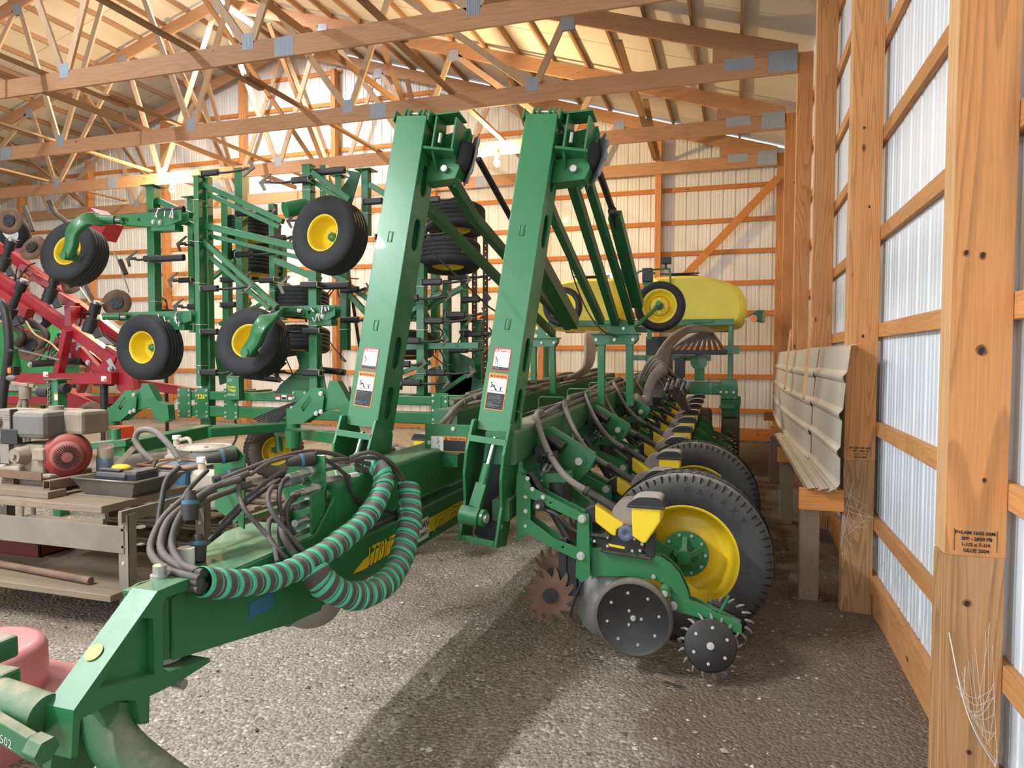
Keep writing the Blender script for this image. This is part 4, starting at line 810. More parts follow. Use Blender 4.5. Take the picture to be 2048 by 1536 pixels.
# ---- row units (built once at the near end, then copied along the wing)
def star(R, r0, n, hook=.35):
    P = []
    for k in range(n):
        a = 2*pi*k/n; s = 2*pi/n
        for q, rr in ((0, r0), (.25, r0+(R-r0)*.25), (.52, r0+(R-r0)*.66), (.80, R), (.86, R*.985), (.84, r0+(R-r0)*.45), (.92, r0+(R-r0)*.1)): P.append((rr*cos(a+s*(q+hook*(rr-r0)/(R-r0)*.3)), rr*sin(a+s*(q+hook*(rr-r0)/(R-r0)*.3))))
    return P
Y0 = 3.70
def row_unit():
    X = -1.10; L = (X, Y0, 0)
    P = lambda pts, y, t, holes=(): mbx.plate(pts, t, XZ(X, y), holes)
    global mbx
    mbx = MB()
    for yy in (Y0-.045, Y0+.045):
        P([(-.035, .62), (.047, .70), (.047, .946), (.02, .997), (-.035, .993)], yy, .010)
        P([(.005, .955), (.345, .805), (.345, .755), (.005, .89)], yy-.006, .010, [circ(.007, 8, .16, .855)[::-1]])
        P([(.005, .78), (.19, .66), (.345, .615), (.345, .555), (.30, .56), (.20, .60), (.005, .69)], yy-.006, .010, [circ(.007, 8, .23, .62)[::-1]])
        P([(.310, .81), (.372, .81), (.382, .48), (.335, .44), (.303, .47)], yy-.014, .012)
    P([(.379, .62), (.423, .628), (.71, .605), (.752, .603), (.8, .572), (.842, .526), (.884, .438), (.895, .39), (.837, .388), (.802, .415), (.767, .468), (.718, .481), (.583, .486), (.417, .472), (.38, .45)], Y0-.02, .010)
    P([(.379, .62), (.423, .628), (.71, .605), (.752, .603), (.8, .572), (.842, .526), (.884, .438), (.895, .39), (.837, .388), (.802, .415), (.767, .468), (.718, .481), (.583, .486), (.417, .472), (.38, .45)], Y0+.045, .010)
    mbx.beam((X+.42, Y0+.012, .615), (X+.74, Y0+.012, .597), .055, .008)
    bolts(mbx, [(X+.337, Y0-.066, .785), (X+.331, Y0-.066, .585)], (0, -1, 0), .017, .018)
    bolts(mbx, [(X+.06, Y0-.058, .925), (X+.03, Y0-.05, .98), (X+.02, Y0-.05, .88), (X+.02, Y0-.05, .80), (X+.02, Y0-.05, .72), (X+.12, Y0-.058, .885), (X+.71, Y0-.03, .50)], (0, -1, 0), .009, .010)
    mbx.m = 2; mbx.cyl((X+.10, Y0, .84), (X+.10, Y0-.075, .84), .032, 18); mbx.tube(smooth([(X+.12, Y0-.05, .82), (X+.2, Y0-.06, .79), (X+.3, Y0-.05, .71), (X+.48, Y0-.04, .69)], 6), .012, 8); mbx.cyl((X+.02, Y0+.03, 1.0), (X+.25, Y0+.02, .64), .024, 12)
    mbx.m = 1; mbx.cyl((X+.10, Y0-.075, .84), (X+.10, Y0-.10, .84), .012, 6)
    ru = obj('row_unit', mbx, GB, PL, loc=L, bev=.0015)
    s = lambda nm, mb, mats, **k: obj(nm, mb, mats, ru, loc=L, **k)
    # lower attachment: black shank, row cleaner wheels
    mb = MB(); mb.m = 0; mb.bx(X+.20, X+.245, Y0-.03, Y0+.04, .36, .66); mb.bx(X+.245, X+.30, Y0-.02, Y0+.03, .34, .60); mb.tube(smooth([(X+.335, Y0-.03, .44), (X+.30, Y0-.03, .36), (X+.27, Y0-.03, .25), (X+.30, Y0-.03, .21)], 6), .008, 8); s('cleaner_shank', mb, M_['black'], bev=.002)
    for c, ax, nm in (((X+.165, Y0-.07, .355), (.42, -1, .1), ''), ((X+.150, Y0+.10, .42), (.42, 1, .1), '')):
        mb = MB(); axv = V(ax).normalized(); M = frame(c, V(0, 0, 1).cross(axv), axv.cross(V(0, 0, 1).cross(axv))); mb.m = 0; mb.plate(star(.155, .095, 13), .007, M); mb.m = 1; mb.cyl(V(c)-axv*.02, V(c)+axv*.012, .042, 20)
        for k in range(3): mb.bolt(V(c)+axv*.012+(M.to_3x3() @ V(.024*cos(k*2.1), .024*sin(k*2.1), 0)), axv, .006, .008)
        s('row_cleaner_wheel', mb, [M_['rust'], M_['black']], label='brown spiked row cleaner wheel')
    mb = MB(); mb.lathe([(-.004, 0), (-.003, .185), (.004, .185), (.003, 0)], (X+.47, Y0+.01, .305), (.05, 1, 0), 40); s('opener_disc', mb, M_['discgrey'], label='worn grey opener disc')
    mb = MB(); c = V(X+.616, Y0-.075, .295); mb.m = 0; mb.lathe([(-.035, .12), (-.035, .185), (-.025, .200), (.03, .204), (.045, .198), (.048, .185)], c, (0, -1, 0), 44); mb.m = 1
    mb.lathe([(.048, .188), (.040, .176), (.036, .10), (.026, .07), (.024, 0)], c, (0, -1, 0), 44); mb.m = 2
    for k in range(8): mb.bolt(c+V(.135*cos(k*pi/4+.2), -.036, .135*sin(k*pi/4+.2)), (0, -1, 0), .006, .008)
    for k in range(3): mb.bolt(c+V(.042*cos(k*2.09), -.026, .042*sin(k*2.09)), (0, -1, 0), .006, .009)
    mb.bolt(c+V(0, -.024, 0), (0, -1, 0), .011, .016); s('gauge_wheel', mb, [M_['rubberbrown'], M_['black'], M_['bolt']], label='solid black gauge wheel with ring of bolts')
    # closing wheels
    mb = MB()
    for yy, hh in ((Y0-.03, 0), (Y0+.04, 0)): mb.plate([(.792, .405), (.917, .392), (1.15, .296), (1.15, .25), (1.061, .266), (.925, .314), (.80, .335)], .008, XZ(X, yy))
    mb.plate([(0, -.035), (.36, -.03), (.36, .03), (0, .035)], .006, frame((X+.80, Y0+.005, .41), (.95, 0, -.31), (0, 1, 0)), [[(.12, -.012), (.12, .012), (.26, .012), (.26, -.012)]])
    mb.beam((X+1.04, Y0, .335), (X+1.085, Y0, .43), .024, .012, (1, 0, 0)); mb.cyl((X+.77, Y0-.075, .43), (X+.77, Y0+.03, .44), .03, 16); mb.m = 1; mb.bolt((X+.77, Y0-.075, .43), (0, -1, 0), .014, .02); mb.bolt((X+.81, Y0-.036, .36), (0, -1, 0), .018, .012)
    s('closing_arm', mb, GB, bev=.0015)
    for c, sg in (((X+1.00, Y0-.085, .195), -1), ((X+1.05, Y0+.11, .255), 1)):
        mb = MB(); axv = V(.12*sg*-1, sg, .24).normalized(); c = V(c); M = frame(c, V(0, 0, 1).cross(axv), axv.cross(V(0, 0, 1).cross(axv))); mb.m = 0
        mb.lathe([(-.010, 0), (-.010, .124), (.004, .130), (.008, .122), (.012, .04), (.016, 0)], c, axv, 40)
        for k in range(6): mb.m = 1; mb.bolt(c+axv*.010+(M.to_3x3() @ V(.088*cos(k*pi/3+.4), .088*sin(k*pi/3+.4), 0)), axv, .006, .006)
        mb.m = 1; mb.bolt(c+axv*.016, axv, .014, .014); mb.m = 2
        for k in range(17):
            a = 2*pi*k/17; q = lambda rr, da, o: c+axv*o+(M.to_3x3() @ V(rr*cos(a+da), rr*sin(a+da), 0))
            mb.tube([q(.120, 0, -.006), q(.142, .02, -.018), q(.160, .09, -.022)], [.010, .008, .004], 6)
        s('closing_wheel', mb, [M_['black'], M_['bolt'], M_['discgrey']], label='black closing wheel rimmed with hooked spikes')
    # seed meter, yellow mini hopper and lid
    mb = MB(); mb.m = 0; mb.plate([(.399, .857), (.552, .766), (.549, .755), (.516, .734), (.51, .697), (.488, .703), (.40, .765)], .13, XZ(X, Y0+.03)); s('meter_cover', mb, M_['yellow'], bev=.008, label='yellow slanted meter cover')
    mb = MB(); mb.m = 0; mb.plate([(.344, .83), (.399, .857), (.40, .762), (.378, .758), (.350, .77)], .12, XZ(X, Y0+.03)); mb.plate([(.386, .690), (.459, .705), (.645, .708), (.663, .659), (.653, .615), (.45, .615), (.40, .65)], .10, XZ(X, Y0+.02)); mb.plate([(.664, .60), (.712, .60), (.716, .73), (.690, .70), (.672, .65)], .06, XZ(X, Y0+.0))
    mb.plate([(.43, .622), (.70, .60), (.70, .592), (.43, .614)], .12, XZ(X, Y0+.0)); mb.m = 1; [mb.bolt((X+a_, Y0-.045, b_), (0, -1, 0), .006, .008) for a_, b_ in ((.40, .665), (.47, .69), (.61, .695), (.65, .67), (.64, .635), (.60, .63), (.47, .645))]; mb.m = 2; mb.plate([(.47, .655), (.56, .645), (.56, .632), (.48, .64)][::-1], .11, XZ(X, Y0+.02)); s('meter_housing', mb, [M_['black'], M_['bolt'], M_['yellow']], bev=.003)
    mb = MB(); mb.cyl((X+.569, Y0-.04, .724), (X+.569, Y0-.065, .724), .043, 28); mb.lathe([(0, .043), (.006, .040), (.006, .012), (0, .010), (-.002, 0)], (X+.569, Y0-.065, .724), (0, -1, 0), 28); s('vacuum_cap', mb, paint('blue grey plastic', '5C6678', .6) if 'bg' not in M_ else M_['bg'], label='round blue grey cap')
    mb = MB(); mb.plate([(p.x, p.z) for p in smooth([(.487, 0, .815), (.508, 0, .862), (.545, 0, .888), (.600, 0, .886), (.612, 0, .80), (.60, 0, .755), (.54, 0, .765)], 3, True)], .10, XZ(X, Y0+.04)); s('meter_dome', mb, M_['meter'], bev=.014, label='smoky clear meter dome')
    # hopper, upright at the front and tapering to its foot
    mb = MB(); mb.plate([(.598, .868), (.748, .878), (.745, .80), (.672, .684), (.650, .686), (.604, .715)][::-1], .165, XZ(X, Y0+.005)); s('mini_hopper', mb, M_['yellow'], bev=.010, label='small yellow seed hopper')
    lid = [(p.x, p.z) for p in smooth([(.578, 0, .870), (.580, 0, .880), (.600, 0, .902), (.628, 0, .918), (.66, 0, .923), (.715, 0, .924), (.742, 0, .918), (.760, 0, .895), (.766, 0, .872)], 3)]
    mb = MB(); mb.m = 0; mb.plate(lid[:], .17, XZ(X, Y0+.005)); lo = s('hopper_lid', mb, [M_['lid']], bev=.014, label='black lid with a dusty pale top')
    mb = MB(); mb.bx(X+.575, X+.768, Y0-.092, Y0+.102, .866, .878); s('lid_rim', mb, M_['black'], bev=.004)
    # seed hose down from the toolbar
    mb = MB(); mb.tube(smooth([(X-.085, Y0+.66, 1.285), (X-.06, Y0+.46, 1.292), (X-.015, Y0+.31, 1.255), (X+.055, Y0+.18, 1.165), (X+.14, Y0+.08, 1.065), (X+.235, Y0+.04, .975), (X+.34, Y0+.045, .912)], 8), .0185, 12); s('seed_tube_hose', mb, M_['hose'], label='dusty grey seed hose')
    mb = MB(); mb.cyl((X+.33, Y0+.05, .915), (X+.49, Y0+.03, .835), .022, 14); mb.cyl((X+.325, Y0+.05, .918), (X+.345, Y0+.048, .907), .028, 14); s('seed_inlet', mb, M_['hosedark'])
    # frame arm with the big bolt
    return ru
t = NT('dusty black lid'); g = t.node('ShaderNodeNewGeometry'); sp = t.node('ShaderNodeSeparateXYZ'); t.lk(g.outputs['Normal'], sp.inputs[0])
t.lk(t.mix(t.ramp(sp.outputs[2], [(.55, (0,)*3), (.8, (1,)*3)]), lin('222224'), lin('B9B2A8')), t.b.inputs['Base Color']); t.b.inputs['Roughness'].default_value = .5; M_['lid'] = t.mat
M_['meter'] = paint('smoky meter plastic', '8E8078', .25, var=.15, dust=.3); M_['bg'] = paint('blue grey plastic', '5C6678', .6)
ru = row_unit(); units = [ru]
base = ru.location.copy()
for k in range(1, 10):
    c = copy_tree(ru, PL); c.location = base + V(-.0085*k, .762*k, .019*k); units.append(c)
# mirrored units of the left wing (two nearest)
for k in range(3):
    c = copy_tree(ru, PL); c.scale = (-1, 1, 1); c.location = base + V(-2.08+1.10, 1.5+.762*k, 0)
# ---- wing support brackets between the units (green cheek with big bolt)
for y in (4.06, 5.58, 7.1):
    zz = .02*(y-4.06); mb = MB(); mb.plate([(-.10, 1.18), (.067, 1.225), (.323, 1.080), (.335, 1.05), (.296, .976), (.203, .88), (.011, .86), (-.12, .9)], .05, XZ(-1.10-.0085*(y-3.7)/.762, y, zz)); mb.m = 0
    mb.cyl((-.865-.01*(y-4.06), y-.025, 1.032+zz), (-.865-.01*(y-4.06), y-.04, 1.032+zz), .038, 20); mb.m = 1; mb.cyl((-.865-.01*(y-4.06), y-.04, 1.032+zz), (-.865-.01*(y-4.06), y-.058, 1.032+zz), .022, 20)
    mb.m = 0; mb.beam((-1.0, y+.02, .9+zz), (-.62, y+.02, .62+zz), .05, .06); mb.beam((-.62, y+.02, .66+zz), (-.35, y+.12, .49), .05, .07)
    obj('wheel_arm', mb, GB, PL, bev=.004)
    mb = MB(); mb.m = 0; mb.cyl((-1.06, y-.06, 1.17+zz), (-.95, y-.08, 1.11+zz), .033, 16); mb.bx(-1.10, -1.02, y-.16, y-.05, 1.04+zz, 1.12+zz); mb.cyl((-1.02, y-.13, 1.09+zz), (-.98, y-.13, .93+zz), .05, 16, .04)
    mb.m = 1; random.seed(int(y*10))
    for q in range(9): a = V(-1.08+random.random()*.10, y-.28+random.random()*.2, .90+zz+random.random()*.16); mb.tube(smooth([a, a+V(.02, -.02, .05), a+V(.05, .01, .03), a+V(.06, .03, -.04)], 4), .005, 6)
    mb.m = 2; 
    for q in range(7): a = V(-1.06+random.random()*.08, y-.30+random.random()*.1, .90+zz+random.random()*.14); mb.cyl(a, a+V(.02, -.01, .03), .010, 6)
    obj('air_spring', mb, [M_['black'], M_['hosedark'], M_['steel']], PL)
    mb = MB(); mb.plate([(-.10, .0), (.14, .01), (.145, -.03), (.06, -.10), (-.02, -.14), (-.10, -.14)], .12, XZ(-1.02, y-.20, .985+zz)); mb.m = 2; mb.cyl((-.95, y-.20, .94+zz), (-.94, y-.20, .76+zz), .072, 20); obj('vacuum_bowl', mb, GB, PL, bev=.006)
# ---- big wing tyres
for k, yy in enumerate((4.24, 5.78)):
    c = V(-.265-.025*k, yy, .485); w_ = wheel(PL, 'wing_tyre', c, (0, -1, 0), .490, .30, .300, 'truck', hubr=.06, bolts=0, tmat='rubbertruck', label='big black tyre with yellow rim, %s of the two on the right wing' % ('nearer' if k == 0 else 'farther'), rimdeep=1.15)
    mb = MB(); mb.cyl(c+V(0, -.02, 0), c+V(0, -.035, 0), .135, 32)
    mb.cyl(c+V(0, -.035, 0), c+V(0, -.12, 0), .045, 20, .04)
    for q in range(5):
        a = radians(20+72*q); d_ = V(cos(a), 0, sin(a)); mb.beam(c+V(0, -.035, 0)+d_*.10, c+V(0, -.10, 0)+d_*.035, .03, .012, (0, -1, 0))
    mb.m = 1
    for q in range(10): a = 2*pi*q/10; mb.bolt(c+V(.115*cos(a), -.035, .115*sin(a)), (0, -1, 0), .007, .010)
    mb.m = 0; mb.beam(c+V(-.02, .28, .05), c+V(-.65, .30, .35), .06, .12)
    obj('hub_plate', mb, GB, w_, loc=c, bev=.001)
    if k == 0:
        mb = MB()
        for j, ch in enumerate('GALAXY'):
            a = radians(88-j*10); M = Matrix.Translation(c+V(0, -.1512, 0)) @ Matrix(((1, 0, 0, 0), (0, 0, -1, 0), (0, 1, 0, 0), (0, 0, 0, 1))) @ Matrix.Rotation(a-pi/2, 4, 'Z') @ T(0, .388, 0)
            mb.text(ch, .045, M, 'CENTER', bold=.0008)
        obj('sidewall_lettering', mb, M_['rubber'], w_, loc=c, label='raised maker lettering on the tyre sidewall')
# loose coulter disc and drum below the tongue
mb = MB(); mb.lathe([(-.004, 0), (-.003, .17), (.004, .17), (.003, 0)], (-2.02, 3.0, .44), (-.5, 1, .1), 36); mb.cyl((-2.02, 3.0, .44), (-1.92, 3.02, .60), .02, 8); obj('coulter_disc', mb, M_['discgrey'], PL, label='pale coulter disc under the tongue')
# ---- vertical transport jack and thick air duct on the wing near the tank
mb = MB(); mb.tube(smooth([(-1.0, 7.3, 1.20), (-.93, 7.35, 1.16), (-.86, 7.4, 1.20), (-.84, 7.42, 1.30), (-.80, 7.5, 1.42), (-.74, 7.6, 1.50)], 8), [.07+.003*(i % 2) for i in range(41)], 16); obj('air_duct', mb, M_['hose'], PL, label='thick ribbed grey air duct')
mb = MB(); mb.beam((-.75, 7.25, 1.18), (-.72, 8.0, 1.72), .12, .10, (1, 0, 0)); mb.beam((-.83, 7.3, 1.12), (-.78, 7.9, 1.5), .05, .05); obj('black_strut', mb, M_['hosedark'], PL, bev=.006)
mb = MB(); random.seed(5)
for k in range(10): a = V(-.68+.05*(k % 5), 7.25+.03*k, 1.30+.02*(k % 3)); mb.m = 0; mb.tube(smooth([a+V(-.12, .2, .1), a+V(-.05, .1, .08), a, a+V(-.03, -.02, -.12)], 5), .009, 7); mb.m = 1; mb.cyl(a+V(.0, 0, 0), a+V(.03, -.01, .08), .014, 8)
obj('coupler_cluster', mb, [M_['hosedark'], M_['steel']], PL, label='cluster of silver tipped hoses')
# ---- rear frame, seed tanks
YT = 11.0
def tank(outline, nm, lab, lx):
    cx = sum(p[0] for p in outline)/len(outline); cz = sum(p[1] for p in outline)/len(outline); rings = [(YT, .86), (YT+.06, .95), (YT+.18, 1.0), (YT+1.25, 1.0), (YT+1.42, .94), (YT+1.48, .85)]
    P = smooth([(x, 0, z) for x, z in outline], 5, True); mb = MB(); n = len(P); vs = []
    for y, s in rings: vs += [(cx+(p.x-cx)*s, y, cz+(p.z-cz)*s) for p in P]
    mb.add(vs, [(r*n+i, r*n+(i+1) % n, (r+1)*n+(i+1) % n, (r+1)*n+i) for r in range(len(rings)-1) for i in range(n)], True); mb.add([vs[i] for i in range(n)], [list(range(n))], False); mb.add([vs[(len(rings)-1)*n+i] for i in range(n)], [list(range(n))[::-1]], False)
    o = obj(nm, mb, M_['yellowtank'], PL, label=lab)
    mb = MB(); mb.cyl((lx, YT+.62, 2.865), (lx, YT+.62, 2.90), .34, 32); mb.cyl((lx, YT+.62, 2.90), (lx, YT+.62, 2.935), .30, 32, .27); mb.beam((lx-.3, YT+.35, 2.94), (lx+.3, YT+.35, 2.94), .05, .02); obj('tank_lid', mb, M_['black'], o, bev=.004, label='black round tank lid')
tr = [(-1.30, 2.62), (-1.27, 2.80), (-1.20, 2.87), (-.90, 2.885), (-.56, 2.875), (-.30, 2.825), (.02, 2.69), (.13, 2.50), (.155, 2.30), (.10, 2.14), (-.04, 2.08), (-.5, 2.05), (-1.0, 2.05), (-1.27, 2.10), (-1.31, 2.3)]
tank(tr, 'seed_tank', 'right yellow seed tank', -.86); tank([(-3.04-x, z) for x, z in tr][::-1], 'seed_tank', 'left yellow seed tank', -2.26)
mb = MB(); mb.rbeam((-2.85, 10.9, 2.15), (-.03, 10.9, 2.15), .10, .10, .01, up=(0, 0, 1)); mb.rbeam((-.075, 10.9, .98), (-.075, 10.9, 2.14), .07, .08, .01, up=(0, 1, 0)); mb.rbeam((-2.9, 10.95, .98), (-2.9, 10.95, 2.14), .07, .08, .01, up=(0, 1, 0))
mb.rbeam((-2.9, 10.9, 1.17), (-.05, 10.9, 1.17), .18, .19, .02); mb.bx(-.16, .05, 10.8, 11.0, 1.68, 1.80); mb.beam((-.10, 12.3, 2.10), (-2.9, 12.3, 2.10), .1, .1); mb.rbeam((-1.6, 10.9, 1.62), (-.35, 10.9, 1.62), .06, .08, .01)
mb.plate([(-.22, 0), (.02, 0), (.02, .16), (.0, .28), (-.20, .28), (-.22, .2)], .12, XZ(.02, 10.82, 1.02)); mb.cyl((-.52, 10.84, 1.56), (-.52, 10.76, 1.56), .12, 24); mb.bx(-.58, -.44, 10.78, 10.9, 1.28, 1.56)
mb.beam((-.62, 10.83, 2.15), (-.32, 10.83, 2.17), .03, .03); mb.plate([(0, 0), (.23, 0), (.23, .06), (0, .04)], .1, XZ(-.22, 10.78, .88)); mb.m = 1
for x in (-.20, -.12, -.02): mb.bolt((x, 10.75, 1.12), (0, -1, 0), .014, .02)
for x in (-.64, -.34): mb.bx(x-.004, x+.004, 10.79, 10.805, 1.07, 1.28)
for x in (-.19, -.1, 0): mb.bx(x-.01, x+.01, 10.73, 10.75, 1.03, 1.045)
mb.m = 0; mb.m = 2; mb.beam((-1.0, 10.65, 1.70), (-.12, 10.65, 1.70), .16, .07); mb.bx(-.86, -.72, 10.6, 10.9, .95, 1.62); mb.bx(-1.35, -.95, 11.2, 11.5, 1.3, 1.95)
rf = obj('rear_frame', mb, GB, PL, bev=.004)
mb = MB(); M = frame((-.98+.05, 10.803, 1.15), (1, 0, 0), (0, 0, 1)); rect(mb, 0, 0, .22, .06, M, 0, 1); rect(mb, .07, .005, .145, .05, M, 1, 3); obj('frame_decal', mb, DEC, PL, label='red and white sticker on the rear frame')
for x, r in ((-.06, .43), (-.47, .42)):
    c = V(x, 11.2, .44); mb = MB(); mb.lathe([(-.12, .25), (-.13, .38), (-.10, r-.01), (0, r), (.10, r-.01), (.13, .38), (.12, .25), (.05, .1), (0, 0)], c, (1, 0, 0), 40); obj('transport_tyre', mb, M_['rubberbrown'], PL, label='dark transport tyre under the rear frame')
mb = MB(); mb.plate([(-.14, .10), (.14, .10), (.14, .0), (.11, -.20), (-.11, -.20), (-.14, 0)], .3, XZ(-.06, 10.95, .95)); obj('wheel_fork', mb, M_['green2'], PL, bev=.01)
# amber lamp and reflector panel on the tank end
mb = MB(); mb.beam((.12, 10.98, 2.20), (.20, 10.98, 2.20), .01, .012); mb.m = 1; mb.cyl((.24, 10.95, 2.20), (.24, 10.93, 2.20), .05, 24); mb.m = 0; mb.cyl((.24, 10.97, 2.20), (.24, 10.95, 2.20), .055, 24); obj('amber_lamp', mb, [M_['white'], M_['amber']], PL, label='round amber marker lamp')
mb = MB(); mb.plate([(.05, .13), (.17, .13), (.17, -.02), (.13, -.06), (.0, -.03), (-.06, .05)], .01, XZ(.24, 11.05, 2.20)); mb.m = 1; mb.bx(.37, .41, 11.03, 11.043, 2.15, 2.33); obj('marker_panel', mb, [M_['green2'], paint('old yellow strip', '8E8550', .6)], PL)
# hand rail, beacon
mb = MB(); mb.tube(smooth([(-1.47, 10.9, 2.4), (-1.47, 10.9, 2.85), (-1.44, 10.9, 2.93), (-1.35, 10.9, 2.95), (-1.02, 10.9, 2.97), (-.97, 10.9, 2.93), (-.96, 10.9, 2.8), (-.96, 10.9, 2.55)], 5), .016, 10); mb.rbeam((-1.25, 10.8, 1.9), (-1.25, 10.8, 2.86), .07, .07, .008, up=(0, 1, 0)); mb.cyl((-1.25, 10.8, 2.88), (-1.25, 10.8, 2.91), .08, 18); obj('ladder_rail', mb, M_['green'], PL)
mb = MB(); mb.bx(-1.10, -.95, 10.85, 10.95, 3.04, 3.14); mb.cyl((-1.03, 10.9, 2.97), (-1.03, 10.9, 3.05), .02, 8); obj('beacon', mb, M_['black'], PL, bev=.01, label='black beacon box on the rail')
# seed hose manifold fans
random.seed(2)
for k in range(9):
    x0 = -.90+.09*k; top = V(-.38+.006*k, 10.2, 2.02-.004*k); mb = MB(); mb.tube(smooth([(x0, 10.62, 1.74), (x0+(-.38-x0)*.25, 10.5, 1.84), (x0+(-.38-x0)*.7, 10.35, 1.97), tuple(top), (-.60, 9.6, 2.03-.008*k), (-.78, 8.8+.03*k, 1.86-.012*k), (-.92+.01*k, 8.2, 1.56), (-1.02+.015*k, 7.9, 1.40)], 6), .024, 9); obj('tank_hose', mb, M_['hose'], PL)
for k in range(7):
    mb = MB(); mb.tube(smooth([(-2.06+.03*k, 10.5, 1.80), (-2.05+.03*k, 10.1, 1.98), (-1.98+.02*k, 9.6, 1.92-.012*k), (-1.86+.015*k, 9.0, 1.66-.015*k), (-1.80, 8.5, 1.48-.01*k), (-1.9, 8.0, 1.37)], 6), .024, 9); obj('tank_hose', mb, M_['hose'], PL)
for k in range(4):
    mb = MB(); mb.tube(smooth([(-1.0+.03*k, 7.7, 1.38), (-.86+.03*k, 7.6, 1.62-.02*k), (-.76+.03*k, 7.7, 1.58-.03*k), (-.70+.03*k, 7.8, 1.38), (-.62+.03*k, 7.95, 1.18), (-.55+.02*k, 8.1, 1.05)], 6), .02, 9); obj('tank_hose', mb, M_['hose'], PL)
# ================================================================ folded field cultivator
def at(u, v, y):
    """the point of the plane y that image pixel (u, v) projects to"""
    D = _w + _r3*((u-1024)/1404) - _u3*((v-768)/1404); return V(0, 0, 1.65) + D*(y/D.y)
FC = thing('field_cultivator', 'green folded field cultivator with wide black tyres on yellow rims and arrow shaped sweeps', 'cultivator', (-5.5, 7.2, 0))
def vpost(u, v0, v1, y, w, d=None, cap=0, mat='green', nm='frame_post'):
    x = at(u, (v0+v1)/2, y).x; z0 = at(u, v1, y).z; z1 = at(u, v0, y).z; d = d or w; mb = MB(); mb.rbeam((x, y+d/2, z0), (x, y+d/2, z1), w, d, .008, up=(0, 1, 0))
    if cap: mb.bx(x-cap/2, x+cap/2, y+d/2-cap/2, y+d/2+cap/2, z1, z1+.012)
    mb.m = 1; z = z0+.25
    while z < z1-.1:     # u-bolts
        mb.tube([(x-w*.56, y+d, z), (x-w*.56, y-.008, z), (x+w*.56, y-.008, z), (x+w*.56, y+d, z)], .006, 6); z += .5
    return obj(nm, mb, GB, FC, bev=.002)
def bar2(a, b, w=.06, h=.06, y=7.0, y2=None, mat='green', nm='frame_brace'):
    mb = MB(); mb.rbeam(at(a[0], a[1], y), at(b[0], b[1], y2 if y2 is not None else y), w, h, .006); return obj(nm, mb, M_[mat], FC)
YC = 7.15
for (u, v0, v1, y, w, d, cap) in ((301, 372, 642, 7.2, .115, .12, .22), (394, 352, 772, 7.0, .075, .12, .12), (409, 352, 860, 7.12, .13, .10, 0), (381, 395, 665, 7.9, .09, .1, .2), (449, 392, 650, 7.9, .10, .10, .2), (477, 335, 625, 7.6, .11, .12, 0), (543, 407, 622, 7.5, .085, .08, 0),
        (612, 330, 425, 6.98, .11, .11, .12), (625, 540, 782, 6.98, .11, .11, 0), (676, 352, 402, 7.9, .09, .09, .18), (729, 340, 470, 7.3, .09, .09, .20), (686, 540, 700, 7.6, .10, .10, 0), (645, 330, 420, 8.2, .09, .09, 0), (560, 470, 640, 8.4, .1, .1, 0),
        (840, 470, 790, 7.4, .10, .11, 0), (891, 560, 770, 7.9, .085, .1, 0), (926, 560, 700, 8.2, .08, .09, 0), (868, 520, 700, 8.6, .1, .1, 0), (790, 560, 780, 7.4, .1, .1, 0), (955, 640, 800, 8.3, .09, .09, 0), (750, 560, 740, 8.0, .1, .1, 0)):
    vpost(u, v0, v1, y, w, d, cap)
for a, b, w, y in (((313, 400), (382, 431), .075, 7.3), ((402, 366), (566, 443), .06, 7.1), ((402, 382), (560, 455), .05, 7.15), ((404, 450), (640, 505), .08, 7.15), ((404, 468), (620, 520), .05, 7.2), ((408, 482), (554, 614), .06, 7.1), ((404, 500), (540, 618), .05, 7.15),
        ((549, 520), (640, 560), .07, 7.3), ((345, 432), (395, 455), .06, 7.1), ((440, 648), (560, 590), .045, 7.7), ((625, 345), (700, 400), .06, 7.0), ((625, 362), (690, 405), .05, 7.05), ((740, 370), (800, 405), .06, 7.3), ((700, 590), (745, 640), .06, 7.4),
        ((799, 637), (884, 585), .05, 7.5), ((801, 648), (924, 575), .055, 7.6), ((785, 694), (958, 691), .07, 7.5), ((785, 752), (860, 725), .05, 7.5), ((785, 770), (880, 735), .05, 7.6), ((860, 800), (950, 740), .05, 7.8), ((640, 420), (720, 440), .06, 7.5), ((655, 540), (740, 600), .06, 7.5), ((420, 560), (470, 520), .05, 7.6), ((440, 400), (540, 440), .05, 7.9)):
    bar2(a, b, w, w*1.05, y)
# base frame
mb = MB(); a, b = at(368, 790, 7.0), at(1010, 800, 7.0); z1 = a.z
mb.rbeam((a.x, 7.05, z1), (-2.2, 7.05, z1), .10, .10, .01); mb.rbeam((a.x, 7.05, z1-.19), (-2.4, 7.05, z1-.19), .10, .13, .01); mb.rbeam((a.x, 8.3, z1-.05), (-2.2, 8.3, z1-.05), .10, .10, .01)
for u in (370, 405, 463, 600, 760, 880):
    x = at(u, 800, 7.0).x; mb.bx(x-.10, x+.10, 6.985, 6.998, z1-.28, z1+.09); mb.bx(x-.04, x+.04, 7.0, 8.3, z1-.06, z1+.02)
    for dx in (-.075, .075):
        for dz in (.06, 0, -.1, -.2, -.25): bolts(mb, [(x+dx, 6.985, z1+dz)], (0, -1, 0), .011, .012)
obj('base_frame', mb, GB, FC, bev=.002)
mb = MB(); M = frame(at(392, 797, 6.98)+V(.02, 0, 0), (1, 0, 0), (0, 0, 1)); mb.m = 4; mb.text("526'", .075, M, bold=.002); obj('row_number_decal', mb, DEC, FC, label='yellow number on the frame plate')
P0 = at(465, 776, 6.9); mb = MB(); mb.bx(P0.x-.09, P0.x+.09, 6.90, 7.0, P0.z-.14, P0.z+.14); o = obj('control_box', mb, M_['green'], FC, bev=.006)
